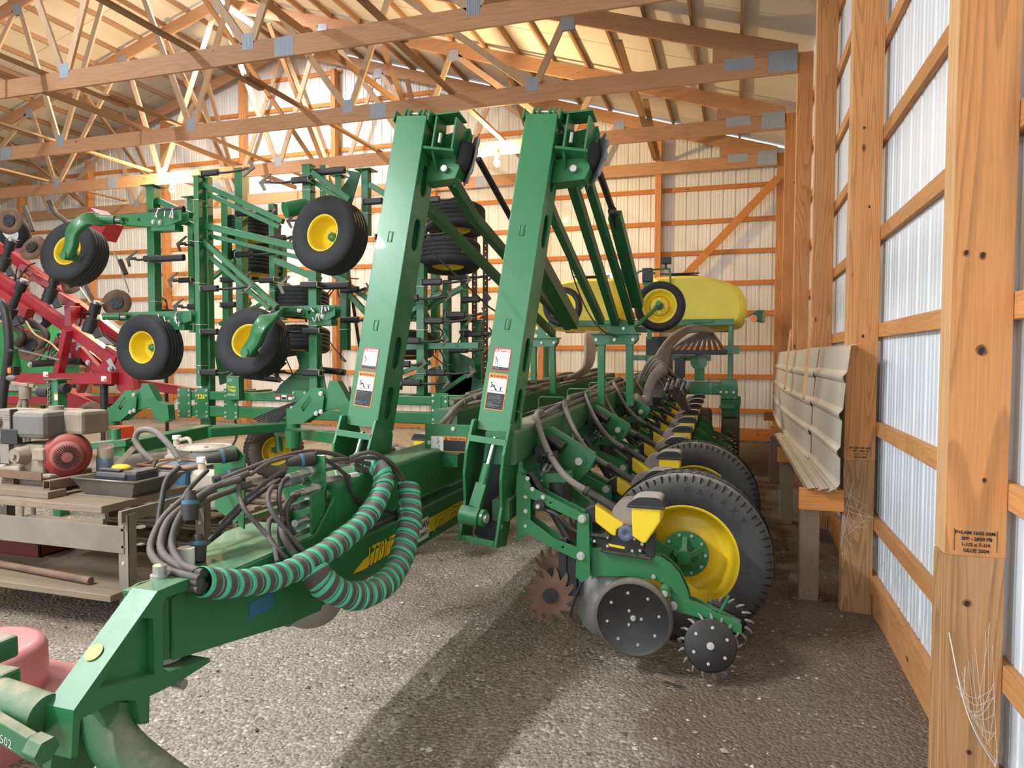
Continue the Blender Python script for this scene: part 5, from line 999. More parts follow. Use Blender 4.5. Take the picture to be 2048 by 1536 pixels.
mb = MB(); M = frame(V(P0.x-.085, 6.898, P0.z), (1, 0, 0), (0, 0, 1)); mb.m = 4; mb.text('TruSet', .042, M @ T(.012, .0, 0), bold=.001); mb.text('Tillage', .042, M @ T(.022, -.04, 0), bold=.001); mb.m = 1; mb.text('200', .05, M @ T(.01, .075, 0), bold=-.001); mb.text('B0060B', .036, M @ T(.008, -.09, 0), shear=.2, bold=-.0005)
obj('box_lettering', mb, DEC, o, label='yellow and white hand lettering')
for u, col in ((551, 3), (563, 1), (576, 3), (590, 0)): mb = MB(); q = at(u, 794, 6.995); rect(mb, 0, -.03, .07, .06, frame(V(q.x, 6.993, z1), (1, 0, 0), (0, 0, 1)), 0, col); rect(mb, .006, -.025, .058, .03, frame(V(q.x, 6.993, z1), (1, 0, 0), (0, 0, 1)), 1, 1 if col != 1 else 2); obj('frame_sticker', mb, DEC, FC, label='small safety sticker on the frame')
# tongue and hitch
mb = MB(); a, b = at(236, 898, 4.9), at(414, 862, 6.0); c = at(575, 852, 6.9); mb.rbeam(a, b, .15, .13, .015); mb.rbeam(b-(b-a).normalized()*.05, c, .30, .10, .015); mb.rbeam(at(560, 862, 7.0), at(720, 880, 5.6), .13, .11, .012); obj('cultivator_tongue', mb, M_['green'], FC, bev=.003)
mb = MB(); p = at(208, 868, 4.95); q = at(231, 880, 4.9); mb.cyl(q+V(0, 0, -.06), q+V(0, 0, .10), .035, 16); mb.beam(q+V(-.2, -.1, -.05), q+V(.1, .05, -.02), .14, .06); obj('tongue_pin', mb, M_['greendusty'], FC, bev=.003)
def gang(u, v, y, s=1.0, flip=1):
    """caster pivot casting with slotted side plates"""
    p = at(u, v, y); mb = MB(); f = flip
    mb.cyl(p+V(-.33*s*f, 0, -.20*s), p+V(-.33*s*f, 0, .02*s), .075*s, 20); mb.m = 1; mb.cyl(p+V(-.33*s*f, 0, .02*s), p+V(-.33*s*f, 0, .045*s), .035*s, 14); mb.m = 0
    for dy in (-.06, .06):
        mb.plate([(x*s*f, z*s) for x, z in ((-.36, -.02), (-.36, -.16), (-.15, -.14), (-.02, -.05), (.10, .02), (.12, .16), (.03, .26), (-.06, .25))][::f], .014, XZ(p.x, p.y+dy, p.z), [[(x*s*f, z*s) for x, z in ((-.18, .03), (-.15, -.01), (-.04, .12), (-.06, .17))][::f]])
    mb.plate([(x*s*f, z*s) for x, z in ((.05, .0), (.28, .05), (.36, -.10), (.52, -.14), (.58, -.1), (.56, .08), (.40, .12), (.26, .34), (.16, .34))][::f], .10, XZ(p.x, p.y+.02, p.z))
    mb.cyl(p+V(-.33*s*f, 0, -.24*s), p+V(-.33*s*f, 0, -.42*s), .085*s, 20)
    bolts(mb, [p+V(.08*s*f, -.068, .2*s), p+V(.08*s*f, -.068, .0), p+V(.02*f*s, -.068, -.02*s)], (0, -1, 0), .018, .014)
    return obj('caster_pivot', mb, GB, FC, bev=.004)
gang(268, 820, 6.3, .9); gang(637, 822, 6.1, .9)
# big lifted tyres
def ctyre(u, v, R, y, ax=(0, -1, 0), lab='', outer=True): return wheel(FC, 'cultivator_tyre', at(u, v, y), ax, R, .33, R*.47, 'rib', hubr=.05, bolts=6, label=lab, rimdeep=1.15 if outer else .7)
ctyre(300, 695, .405, 6.9, (0, -1, 0), lab='wide ribbed tyre low on the left of the frame'); ctyre(660, 472, .405, 6.55, (-.10, -1, .12), lab='highest wide ribbed tyre, left of the left arm')
ctyre(507, 687, .40, 6.75, (.10, -1, .25), lab='wide ribbed tyre with curved axle arm in front, low'); ctyre(150, 508, .395, 6.85, (.12, -1, .25), lab='wide ribbed tyre high on the left with curved axle arm')
for (u, v, y, R) in ((508, 462, 8.3, .36), (512, 530, 8.3, .36), (600, 606, 7.9, .37), (605, 680, 8.1, .36), (912, 440, 8.0, .36), (897, 512, 7.7, .38), (815, 690, 8.4, .35)): ctyre(u, v, R, y, (.04, -.12, -1), lab='edge on tyre among the frame tubes', outer=False)
# curved axle arms
def carm(pts, y0, w=.07, r0=.11):
    P = smooth([at(u, v, y) for u, v, y in pts], 6); mb = MB()
    mb.sweep(P, w, (r0, r0*.62))
    mb.cyl(P[-1]+V(0, -.06, 0), P[-1]+V(0, .12, 0), .05, 20); return obj('axle_arm', mb, M_['green'], FC)
carm([(200, 438, 6.75), (172, 441, 6.6), (148, 462, 6.5), (143, 490, 6.5), (134, 512, 6.5)], 0, .09, .20); carm([(562, 622, 6.7), (542, 632, 6.5), (522, 655, 6.4), (512, 680, 6.4), (495, 705, 6.4)], 0, .09, .20)
for p0, p1, r in (((198, 438, 6.78), (230, 440, 6.85), .055), ((562, 622, 6.75), (592, 623, 6.9), .055), ((206, 633, 6.8), (240, 633, 6.9), .045), ((570, 420, 6.7), (612, 412, 6.9), .09)): mb = MB(); mb.cyl(at(*p0), at(*p1), r, 18); mb.m = 3; mb.cyl(at(*p1), at(p1[0]+14, p1[1], p1[2]), r*.7, 16); obj('axle_cylinder', mb, GB, FC)
for p0, p1 in (((228, 440, 6.9), (385, 450, 7.1)), ((236, 634, 6.95), (400, 640, 7.1)), ((588, 622, 6.95), (680, 640, 7.1))):
    a, b = at(*p0), at(*p1); L = (b-a).length; mb = MB(); M = XZ(a.x, a.y, a.z)
    for dy in (0, .12): mb.plate([(0, -.05), (L*.5, -.11), (L*.8, -.12), (L, -.06), (L, .06), (L*.5, .06), (0, .055)], .012, XZ(a.x, a.y+dy, a.z), [circ(.03, 12, L*.2, -.01)[::-1], circ(.022, 12, L*.38, -.02)[::-1]])
    bolts(mb, [(a.x+.04, a.y-.008, a.z), (a.x+L*.6, a.y-.008, a.z-.06), (a.x+L*.7, a.y-.008, a.z-.07)], (0, -1, 0), .022, .02); mb.bx(a.x+L*.55, a.x+L*.9, a.y, a.y+.14, a.z-.17, a.z-.10); obj('rocker_bracket', mb, GB, FC, bev=.003)
    random.seed(int(p0[0])); mb = MB()
    for k in range(7): c = V(a.x+L*(.55+.4*random.random()), a.y-.05, a.z-.14+.14*random.random()); mb.cyl(c, c+V(random.uniform(-.05, .05), 0, random.uniform(.03, .10)), random.uniform(.008, .018), 10)
    obj('valve_parts', mb, M_['steel'], FC)
# shanks with arrow sweeps
def shank(u, v, y, d, L=.55, hold=True):
    """d=+1 the sweep points right, -1 left; (u,v) = post fixing"""
    p = at(u, v, y); mb = MB(); mb.m = 0; mb.rbeam(p+V(-.16*d*.2, -.03, 0), p+V(.20*d, -.03, 0), .05, .075, .02); mb.tube(smooth([p+V(.12*d, -.03, 0), p+V(.3*d, -.03, -.012), p+V(L*.8*d, -.03, -.004), p+V(L*d, -.03, .01)], 5), .014, 8)
    mb.m = 1; mb.tube([p+V(-.03*d, .05, .03), p+V(-.03*d, -.07, .03), p+V(-.03*d, -.07, -.03), p+V(-.03*d, .05, -.03)], .006, 6)
    s = obj('spring_shank', mb, [M_['black'], M_['bolt']], FC)
    t_ = p+V(L*d, -.03, .01); mb = MB(); sw = 1.0 if d < 0 or v < 400 else .62; mb.plate([(x*d*sw, z*sw) for x, z in ((-.06, -.02), (.03, -.02), (-.04, -.115), (-.01, -.13), (.10, 0), (-.01, .13), (-.04, .115), (.03, .02), (-.06, .02))][::d], .010, frame(t_, (1, 0, .0), (0, .55, 1)) @ T(0, 0, 0)); obj('sweep', mb, M_['sweep'], s, loc=wpos(s), label='arrow shaped sweep point')
M_['sweep'] = paint('worn sweep steel', '5F594C', .5, metal=.4, var=.4, dust=.4, scale=12)
for (u, v, y, d, L) in ((318, 517, 7.1, -1, .40), (412, 487, 7.6, -1, .36), (405, 613, 7.6, -1, .36), (412, 348, 6.95, 1, .62), (618, 360, 6.95, -1, .55), (412, 578, 7.0, 1, .62), (412, 664, 7.05, 1, .3), (480, 428, 7.5, 1, .5), (480, 510, 7.5, 1, .6), (545, 478, 7.4, 1, .3),
        (636, 570, 6.95, -1, .42), (640, 662, 6.95, -1, .5), (640, 746, 6.95, -1, .5), (410, 745, 7.0, 1, .4), (550, 560, 7.4, -1, .4), (735, 405, 7.2, 1, .3), (848, 402, 7.4, 1, .45), (760, 475, 7.4, 1, .9), (852, 565, 7.3, 1, .5), (806, 597, 7.2, 1, .55), (900, 630, 7.8, 1, .42), (856, 642, 7.4, 1, .5), (810, 682, 7.3, 1, .5), (930, 600, 8.2, 1, .3), (935, 668, 8.2, 1, .3),
        (790, 728, 7.2, 1, .35), (860, 745, 7.4, 1, .5), (812, 765, 7.3, 1, .5), (905, 700, 7.8, 1, .4), (850, 500, 7.5, 1, .5), (905, 555, 7.9, 1, .5), (690, 580, 7.5, 1, .3), (690, 640, 7.5, 1, .3), (640, 440, 8.1, -1, .4), (385, 560, 7.9, -1, .3), (450, 560, 7.9, 1, .4), (450, 610, 7.9, 1, .4), (560, 590, 8.3, 1, .4), (750, 620, 8.0, 1, .4), (790, 640, 7.5, 1, .4)): shank(u, v, y, d, L)
for (u, v, s) in ((296, 422, 1), (296, 517, 1), (610, 344, 1), (620, 572, 1)): p = at(u+30, v, 7.05); mb = MB(); mb.rbeam(p+V(-.2, 0, 0), p+V(.32, 0, 0), .06, .085, .03); obj('spring_housing', mb, M_['black'], FC)
# inner lift plates, cylinders, hoses
for pts, y in (([(560, 770), (600, 735), (590, 700), (640, 705), (655, 790), (545, 795)], 7.05), ([(640, 440), (700, 352), (690, 340), (722, 345), (700, 420)], 7.4), ([(425, 680), (460, 690), (470, 760), (440, 770)], 7.5), ([(870, 770), (905, 700), (950, 720), (940, 800), (880, 830)], 8.0), ([(800, 640), (840, 560), (850, 640)], 8.3), ([(1000, 830), (960, 760), (900, 740), (880, 790), (900, 870)], 8.0)):
    mb = MB(); q = [at(u, v, y) for u, v in pts]; mb.plate([(p.x, p.z) for p in q], .014, XZ(0, y, 0)) if sum(q[i].x*q[(i+1) % len(q)].z-q[(i+1) % len(q)].x*q[i].z for i in range(len(q))) > 0 else mb.plate([(p.x, p.z) for p in q][::-1], .014, XZ(0, y, 0))
    obj('lift_plate', mb, M_['green2'], FC, bev=.003)
for a, b, y, r in (((420, 745), (560, 760), 7.6, .035), ((430, 690), (520, 710), 7.7, .03), ((600, 735), (690, 745), 7.6, .04), ((450, 730), (640, 700), 7.9, .025), ((880, 640), (950, 640), 8.0, .03), ((690, 500), (720, 700), 7.7, .02), ((860, 430), (830, 560), 7.8, .02)): mb = MB(); mb.cyl(at(*a, y), at(*b, y+.1), r, 14); obj('lift_cylinder', mb, M_['black'], FC)
random.seed(12)
for k in range(9): mb = MB(); a = at(505+4*k, 838+2*k, 6.7); mb.tube(smooth([at(628-3*k, 800+2*k, 6.95), at(600-3*k, 802+3*k, 6.85), at(560, 815+3*k, 6.8), a], 6), .009, 7); obj('cultivator_hose', mb, M_['hosedark'], FC)
for k in range(14): u = random.uniform(420, 960); v = random.uniform(560, 790); y = random.uniform(7.5, 8.3); mb = MB(); mb.tube(smooth([at(u+random.uniform(-25, 25), v+random.uniform(-30, 30), y) for _ in range(5)], 6), .008, 7); obj('cultivator_hose', mb, M_['hosedark'], FC)
# caster wheel with zigzag tread
wc = at(548, 910, 8.0); wc.z = .37; wheel(FC, 'caster_tyre', wc, (.80, -.60, 0), .37, .32, .19, 'zig', hubr=.04, bolts=5, tmat='rubberbrown', label='dusty caster tyre with zigzag tread', rimdeep=.7)
mb = MB(); mb.tube(smooth([wc+V(.18, -.12, 0), wc+V(.14, -.10, .25), wc+V(.05, .0, .38), wc+V(.25, .1, .42)], 6), [.05]*19, 12); mb.cyl(wc+V(.26, .14, .30), wc+V(.26, .14, .58), .06, 20); mb.beam(wc+V(.25, .1, .40), wc+V(-.12, .12, .40), .12, .10); obj('caster_fork', mb, M_['green'], FC, bev=.004)
for k, (u, v) in enumerate(((400, 868), (515, 870), (700, 830), (470, 885))): p = at(u, v, 7.6); mb = MB(); mb.tube(smooth([p+V(0, 0, .35), p+V(.03, 0, .1), p+V(-.05, 0, -.05), p+V(-.16, 0, -.1)], 5), .015, 8); obj('ground_shank', mb, M_['rust'], FC)
# tall perforated chain towers behind the arm
mb = MB(); p = at(962, 600, 8.6)
for dx in (-.09, .06):
    mb.plate([(-.035, -1.15), (.035, -1.15), (.035, .85), (-.035, .85)], .01, XZ(p.x+dx, p.y, p.z), [circ(.009, 6, 0, -1.1+.075*k)[::-1] for k in range(26)])
obj('perforated_tower', mb, M_['rust'], FC)
# ================================================================ red strip-till machine at the left
RM = thing('strip_till_machine', 'red tillage toolbar machine with sloping twin red beams, brown discs and black row posts', 'tillage machine', (-8.5, 8.3, 0))
MR = [M_['red'], M_['bolt'], M_['black'], M_['steel']]
def rb(a, b, y, w=.13, h=.13, y2=None, nm='beam', lab=None):
    mb = MB(); mb.rbeam(at(a[0], a[1], y), at(b[0], b[1], y2 or y), w, h, .012); return obj(nm, mb, M_['red'], RM, label=lab)
rb((-60, 515), (236, 724), 8.1, .14, .16, nm='sloping_beam'); rb((-30, 470), (252, 686), 8.5, .14, .16, nm='sloping_beam'); rb((-40, 560), (60, 628), 8.0, .14, .16, nm='sloping_beam')
rb((12, 757), (232, 757), 8.0, .16, .17, nm='base_beam'); rb((136, 660), (118, 745), 7.98, .13, .10, nm='strut'); rb((135, 632), (162, 632), 8.0, .08, .3, nm='cross_tie', y2=8.5)
rb((160, 700), (215, 760), 8.2, .08, .14, nm='strut'); rb((20, 800), (235, 800), 8.9, .14, .14, nm='base_beam'); rb((60, 640), (130, 560), 8.9, .12, .12, nm='strut'); rb((232, 760), (420, 790), 8.9, .12, .14, nm='base_beam')
mb = MB(); q = [at(u, v, 8.0) for u, v in ((205, 690), (236, 708), (250, 708), (262, 780), (250, 800), (228, 778), (228, 762), (190, 742), (178, 735), (196, 730))]; mb.plate([(p.x, p.z) for p in q][::-1], .10, XZ(0, 8.1, 0)); q = [at(u, v, 8.4) for u, v in ((160, 690), (190, 702), (232, 735), (232, 755), (205, 750), (165, 718))]; mb.plate([(p.x, p.z) for p in q][::-1], .03, XZ(0, 8.3, 0)); bolts(mb, [at(157, 697, 8.25), at(177, 725, 8.0)], (0, -1, 0), .03, .03); obj('hinge_plate', mb, MR, RM, bev=.004)
mb = MB(); q = [at(u, v, 7.9) for u, v in ((208, 722), (216, 716), (228, 738), (222, 742))]; mb.plate([(p.x, p.z) for p in q][::-1], .012, XZ(0, 7.94, 0)); bolts(mb, [at(221, 738, 7.92)], (0, -1, 0), .03, .03); obj('lock_link', mb, M_['steel'], RM)
mb = MB(); mb.m = 2; mb.cyl(at(66, 728, 8.2), at(150, 722, 8.2), .055, 20); mb.cyl(at(150, 722, 8.2), at(168, 722, 8.2), .065, 20); mb.m = 3; mb.cyl(at(168, 722, 8.2), at(180, 722, 8.2), .025, 12); bolts(mb, [at(61, 729, 8.15), at(177, 725, 8.15)], (0, -1, 0), .03, .03); obj('fold_cylinder', mb, MR, RM)
# row posts
for (u, v, u2, v2, y) in ((111, 552, 97, 604, 7.8), (192, 610, 178, 664, 7.8), (22, 484, 4, 540, 7.8), (45, 566, 14, 640, 7.6)):
    a, b = at(u, v, y), at(u2, v2, y); d_ = (b-a).normalized(); mb = MB(); mb.m = 2; mb.cyl(a, b-d_*.02, .045, 16, .06); mb.cyl(b-d_*.22, b, .085, 16, .10); mb.cyl(a-d_*.02, a+d_*.12, .075, 14); mb.beam(b+V(.08, .03, .05), b+V(.12, .06, -.08), .09, .10); mb.m = 3; mb.cyl(a-d_*.06, a-d_*.01, .05, 12); mb.beam(a+V(-.10, 0, .04), a+V(.14, 0, .02), .03, .02); obj('row_post', mb, MR, RM, bev=.003)
# discs
for (u, v, y, R, ax) in ((20, 442, 7.7, .20, (.25, -1, .1)), (66, 496, 7.7, .20, (.1, -1, .45)), (234, 606, 8.0, .20, (.5, -1, .2)), (148, 565, 8.1, .20, (.1, -1, .5)), (64, 692, 7.9, .24, (.1, -1, .35)), (170, 830, 8.2, .26, (.1, -1, .9))):
    c = at(u, v, y); mb = MB(); mb.lathe([(-.005, 0), (.0, R*.6), (-.004, R), (.006, R), (.012, R*.6), (.008, 0)], c, ax, 40); d = obj('coulter_disc', mb, M_['rust'], RM, label='rusty brown coulter disc'); mb = MB(); axv = V(ax).normalized(); mb.cyl(c+axv*.01, c+axv*.035, R*.45, 24)
    for k in range(5): p = frame(c+axv*.035, axv) @ V(0, R*.25*cos(k*1.26), R*.25*sin(k*1.26)); mb.bolt(p, axv, .010, .008)
    obj('disc_hub', mb, M_['black'], d, loc=c)
# opener arms, springs, grey tyres
for pts, y, r in (([(98, 402), (110, 425), (128, 440), (140, 452)], 7.9, .035), ([(48, 412), (56, 432), (66, 462)], 7.8, .03), ([(228, 505), (240, 530), (250, 560), (258, 584)], 7.9, .012), ([(240, 520), (252, 548)], 7.9, .035), ([(160, 575), (185, 612), (200, 640)], 8.0, .012), ([(172, 572), (190, 606)], 8.0, .03), ([(60, 640), (95, 670), (75, 700)], 7.9, .04), ([(40, 700), (90, 712), (120, 720)], 7.8, .02), ([(30, 650), (45, 672), (35, 690)], 7.8, .06)):
    mb = MB(); mb.tube(smooth([at(u, v, y) for u, v in pts], 5), r, 10); obj('opener_arm', mb, M_['darksteel'] if r > .02 else M_['steel'], RM)
for (u, v, y, R) in ((25, 462, 8.0, .26), (75, 632, 8.3, .22)):
    c = at(u, v, y); mb = MB(); mb.lathe([(-.07, R*.5), (-.08, R*.85), (-.05, R), (.05, R), (.08, R*.85), (.07, R*.5)], c, (.3, -1, -.5), 36); d = obj('press_wheel', mb, M_['rubber'], RM); mb = MB(); mb.lathe([(.05, R*.5), (.03, R*.3), (.06, R*.12), (.05, 0)], c, (.3, -1, -.5), 30); obj('wheel_disc', mb, M_['white'], d, loc=c)
# red hopper box high up, brackets
p = at(188, 452, 8.2); mb = MB(); mb.plate([(-.10, .18), (.02, .26), (.34, .02), (.18, -.22), (.0, -.05)], .30, XZ(p.x+.08, p.y, p.z-.02)); obj('fertiliser_box', mb, M_['red'], RM, bev=.006)
for (u, v, s) in ((50, 540, .10), (78, 560, .12), (100, 548, .09), (128, 600, .13), (30, 655, .12), (36, 500, .10), (120, 530, .08)): mb = MB(); q = at(u, v, 8.3); mb.beam(q+V(-s, 0, s*.6), q+V(s, .1, -s*.7), s, s*.9); obj('row_bracket', mb, M_['red'], RM, bev=.004)
random.seed(77)
for k in range(16):
    u, v = random.uniform(0, 235), 0; v = 560+u*.75+random.uniform(-10, 70); q = at(u, v, random.uniform(8.3, 8.8)); mb = MB(); mb.beam(q, q+V(random.uniform(-.25, .25), .05, random.uniform(-.35, .1)), random.uniform(.05, .12), random.uniform(.05, .12)); mb.cyl(q, q+V(random.uniform(-.2, .2), -.05, random.uniform(-.2, .2)), .03, 10)
    obj('row_linkage', mb, M_['black'] if k % 3 else M_['red'], RM, bev=.003)
random.seed(31)
for k in range(12): u = random.uniform(10, 230); v = 600+random.uniform(-60, 120); y = random.uniform(8.2, 8.8); mb = MB(); mb.tube(smooth([at(u+random.uniform(-30, 30), v+random.uniform(-25, 25), y) for _ in range(5)], 6), .011, 7); obj('machine_hose', mb, M_['hosedark'] if k % 3 else M_['hose'], RM)
mb = MB(); mb.tube(smooth([at(52, 642, 7.75), at(70, 668, 7.75), at(100, 685, 7.75), at(118, 702, 7.75)], 6), .013, 8); obj('machine_hose', mb, M_['ply'], RM, label='pale yellow hose')
mb = MB()
for u, v in ((84, 748), (200, 757)):
    q = at(u, v, 7.9); M = frame(V(q.x, 7.918, q.z-.03), (1, 0, 0), (0, 0, 1)); rect(mb, 0, -.01, .10, .075, M, 0, 1); rect(mb, .05, .0, .045, .02, M, 1, 3)
obj('beam_decal', mb, DEC, RM, label='white safety sticker on the red beam')
mb = MB(); mb.cyl(at(208, 772, 8.0), V(at(208, 772, 8.0).x, 8.0, .35), .055, 16); mb.bx(at(208, 772, 8).x-.09, at(208, 772, 8).x+.09, 7.9, 8.1, at(208, 772, 8).z, at(208, 772, 8).z+.03); obj('parking_stand', mb, M_['black'], RM)
mb = MB(); mb.m = 0; c = V(at(165, 790, 8.8).x, 8.9, .62); mb.beam(c+V(-.5, 0, .3), c+V(.6, 0, -.02), .3, .35); obj('gearbox_shield', mb, M_['red'], RM, bev=.03)
# big dark tyre lying behind the cultivator tongue
c = at(300, 866, 7.3); c.z = .36; TY = thing('flat_lying_tyre', 'big dusty dark tyre lying flat behind the cultivator hitch', 'tyre', (c.x, c.y, 0)); mb = MB(); mb.lathe([(-.16, .26), (-.20, .35), (-.15, .50), (0, .54), (.15, .50), (.20, .35), (.16, .26), (-.16, .26)], (c.x, c.y, .20), (0, 0, 1), 48); obj('tyre_body', mb, M_['rubberbrown'], TY); mb = MB(); mb.lathe([(.16, .27), (.22, .24), (.28, .12), (.30, 0)], (c.x, c.y, .20), (0, 0, 1), 32); obj('wheel_disc', mb, M_['greendusty'], TY)
# orange red post stub behind the hitch
p = at(225, 870, 7.0); mb = MB(); mb.bx(p.x-.12, p.x+.15, 7.0, 7.2, 0, .72); tag(obj('orange_block', mb, paint('orange paint', 'D9481F', .5), loc=(p.x, 7.1, 0), bev=.01), 'plain orange red steel block standing behind the cultivator caster', 'block')
# green machine and grey tank far behind
GM = thing('seed_cart', 'pale green machine body with grey poly tank standing by the back wall', 'farm machine', (-11, 11.5, 0))
a = at(25, 640, 11.5); b = at(112, 700, 11.5); mb = MB(); mb.bx(a.x, b.x, 11.4, 12.3, b.z, a.z+.1); mb.plate([(a.x+.3, b.z-.7), (b.x-.1, b.z-.9), (b.x-.05, b.z), (a.x+.2, b.z)], .7, XZ(0, 11.8, 0)); mb.bx(a.x-1.5, a.x+.1, 11.3, 12.2, b.z-.6, a.z-.1); mb.bx(a.x-1.2, b.x+1.0, 11.6, 11.9, .5, .8); obj('green_hood', mb, paint('light green paint', '3FA45F', .45, dust=.2), GM, bev=.05)
mb = MB(); c = at(192, 672, 11.6); mb.sphere((c.x, c.y, c.z-.1), .62, 24, 14, (1.0, .8, .85)); mb.cyl((c.x, c.y, c.z+.38), (c.x, c.y, c.z+.5), .16, 20); c = at(140, 690, 11.9); mb.sphere((c.x, c.y, c.z), .5, 24, 14, (1, .8, 1)); obj('poly_tank', mb, paint('grey poly tank', '8E97A8', .35), GM)
mb = MB()
for dx in (-1.0, .2, 1.1): mb.cyl((at(70, 700, 11.7).x+dx, 11.7, 0), (at(70, 700, 11.7).x+dx, 11.7, 1.0), .05, 10)
obj('stand_leg', mb, M_['black'], GM)
q = at(323, 613, 9.6); AL = thing('warning_light_bar', 'pair of amber warning lamps in a black housing beside a green post', 'lamp', (q.x, q.y, 0)); mb = MB(); mb.bx(q.x-.13, q.x+.18, 9.55, 9.75, q.z-.14, q.z-.05); mb.tube(smooth([q+V(-.12, 0, -.06), q+V(-.12, 0, .1), q+V(-.05, 0, .14), q+V(.08, 0, .12), q+V(.12, 0, -.05)], 5), .02, 8); mb.cyl(q+V(0, .08, -.12), V(q.x, q.y+.08, 0), .03, 10); obj('lamp_housing', mb, M_['black'], AL)
for dx in (-.05, .07): mb = MB(); mb.sphere(q+V(dx, -.02, .02), .05, 12, 8, (1, .7, 1.2)); obj('amber_lens', mb, M_['amber'], AL)
# ================================================================ workbench and clutter
BX0, BX1, BY0, BY1, BZ = -5.25, -3.37, 3.17, 3.88, .755
WB = thing('workbench', 'rusty steel framed workbench with thick wooden top and low plank shelf', 'workbench', ((BX0+BX1)/2, 3.4, 0))
mb = MB()
for k in range(3): mb.bx(BX0, BX1-.17, BY0+.236*k, BY0+.234*(k+1), BZ-.045, BZ-.0)
obj('bench_top', mb, M_['bench'] if 'bench' in M_ else M_.setdefault('bench', wood('dusty bench wood', '86745F', 0, .5, knots=False)), WB, bev=.005)
for x, y in ((BX1-.04, BY0+.03), (BX1-.04, BY1-.06), (BX0+.04, BY0+.03), (BX0+.04, BY1-.06)):
    mb = MB(); mb.bx(x-.035, x+.035, y-.004, y+.004, 0, BZ-.045); mb.bx(x+.027, x+.035, y, y+.06, 0, BZ-.045); mb.m = 1; bolts(mb, [(x, y-.004, z) for z in (.62, .52, .42)], (0, -1, 0), .009, .006); obj('leg', mb, [M_['benchsteel'] if 'benchsteel' in M_ else M_.setdefault('benchsteel', paint('dusty bench steel', '786F63', .55, metal=.2, var=.2, dust=.4)), M_['bolt']], WB, loc=(x, y, 0))
mb = MB(); mb.bx(BX0, BX1-.03, BY0+.02, BY0+.03, .48, .64); mb.bx(BX1-.045, BX1-.02, BY0, BY1, BZ-.09, BZ-.02); obj('apron', mb, M_['benchsteel'], WB, bev=.002)
mb = MB(); mb.bx(BX0, BX1-.05, BY0-.06, BY0+.40, .215, .255); mb.bx(BX0, BX1+.15, BY0+.41, BY1+.0, .215, .255); obj('shelf', mb, M_['bench'], WB, bev=.005)
def T1(nm, mb, mat, lab, cat, loc, grp=None, bev=0): return tag(obj(nm, mb, mat, loc=loc, bev=bev), lab, cat, grp)
mb = MB(); mb.cyl((-5.0, 3.25, .262), (-3.62, 3.12, .262), .022, 14); T1('steel_pipe', mb, M_['rust'], 'long rusty pipe lying on the low bench shelf', 'pipe', (-4.3, 3.2, .24))
TB = thing('toolbox', 'open dark red metal box full of scrap at the end of the bench shelf', 'toolbox', (-4.75, 3.45, .235)); mb = MB(); mb.bx(-5.1, -4.45, 3.46, 3.74, .237, .25); mb.bx(-5.1, -4.45, 3.45, 3.465, .237, .40); mb.bx(-5.1, -4.45, 3.735, 3.75, .237, .40); mb.bx(-4.465, -4.45, 3.45, 3.75, .237, .40); obj('box_body', mb, M_['darkred'] if 'darkred' in M_ else M_.setdefault('darkred', paint('dark red paint', '6E1A1C', .6, dust=.3)), TB, bev=.003)
mb = MB(); mb.tube([(-4.9, 3.5, .42), (-4.6, 3.6, .43), (-4.42, 3.4, .33)], .012, 8); mb.tube([(-5.0, 3.6, .40), (-4.7, 3.55, .43)], .014, 8); obj('handle', mb, M_['rust'], TB)
# roasting pan with oil container in it
pan = thing('drip_pan', 'rectangular worn steel drip pan on the end of the bench', 'pan', (-3.55, 3.45, BZ)); mb = MB()
c0 = [(-3.88, 3.32), (-3.50, 3.32), (-3.50, 3.62), (-3.88, 3.62)]; c1 = [(-3.93, 3.27), (-3.43, 3.27), (-3.43, 3.68), (-3.93, 3.68)]
vs = [(x, y, BZ+.002) for x, y in c0] + [(x, y, BZ+.105) for x, y in c1] + [(x+(.008 if x < -3.6 else -.008), y+(.008 if y < 3.4 else -.008), BZ+.105) for x, y in c1] + [(x+(.008 if x < -3.6 else -.008), y+(.008 if y < 3.4 else -.008), BZ+.012) for x, y in c0]
mb.add(vs, [(0, 3, 2, 1)] + [(i, (i+1) % 4, 4+(i+1) % 4, 4+i) for i in range(4)] + [(4+i, 4+(i+1) % 4, 8+(i+1) % 4, 8+i) for i in range(4)] + [(8+i, 8+(i+1) % 4, 12+(i+1) % 4, 12+i) for i in range(4)] + [(12, 13, 14, 15)]); obj('pan_body', mb, M_['panmetal'] if 'panmetal' in M_ else M_.setdefault('panmetal', paint('stained pan steel', '77736C', .42, metal=.6, var=.25, dust=.3)), pan)
mb = MB(); mb.tube([(x, y, BZ+.107) for x, y in c1], .008, 8, close=True); obj('rim', mb, M_['panmetal'], pan)
OC = thing('oil_drain_can', 'black plastic oil drain container lying in the steel pan', 'container', (-3.68, 3.4, BZ+.012)); mb = MB(); mb.bx(-3.86, -3.60, 3.36, 3.60, BZ+.014, BZ+.14); mb.bx(-3.64, -3.53, 3.38, 3.58, BZ+.014, BZ+.155); obj('can_body', mb, M_['plasticblack'] if 'plasticblack' in M_ else M_.setdefault('plasticblack', paint('black plastic', '22262E', .4, dust=.3)), OC, bev=.025)
mb = MB(); mb.bx(-3.84, -3.66, 3.38, 3.42, BZ+.142, BZ+.16); obj('grip', mb, M_['plasticblack'], OC, bev=.012)
mb = MB(); mb.cyl((-3.60, 3.37, BZ+.06), (-3.58, 3.33, BZ+.06), .026, 20); obj('screw_cap', mb, M_['plasticblack'], OC)
mb = MB(); mb.sphere((-3.76, 3.49, BZ+.152), .065, 18, 10, (1.1, .7, .35)); T1('yellow_rag', mb, paint('yellow cloth', 'D9B02A', .7), 'crumpled yellow thing on top of the black container', 'rag', (-3.74, 3.46, BZ+.14))
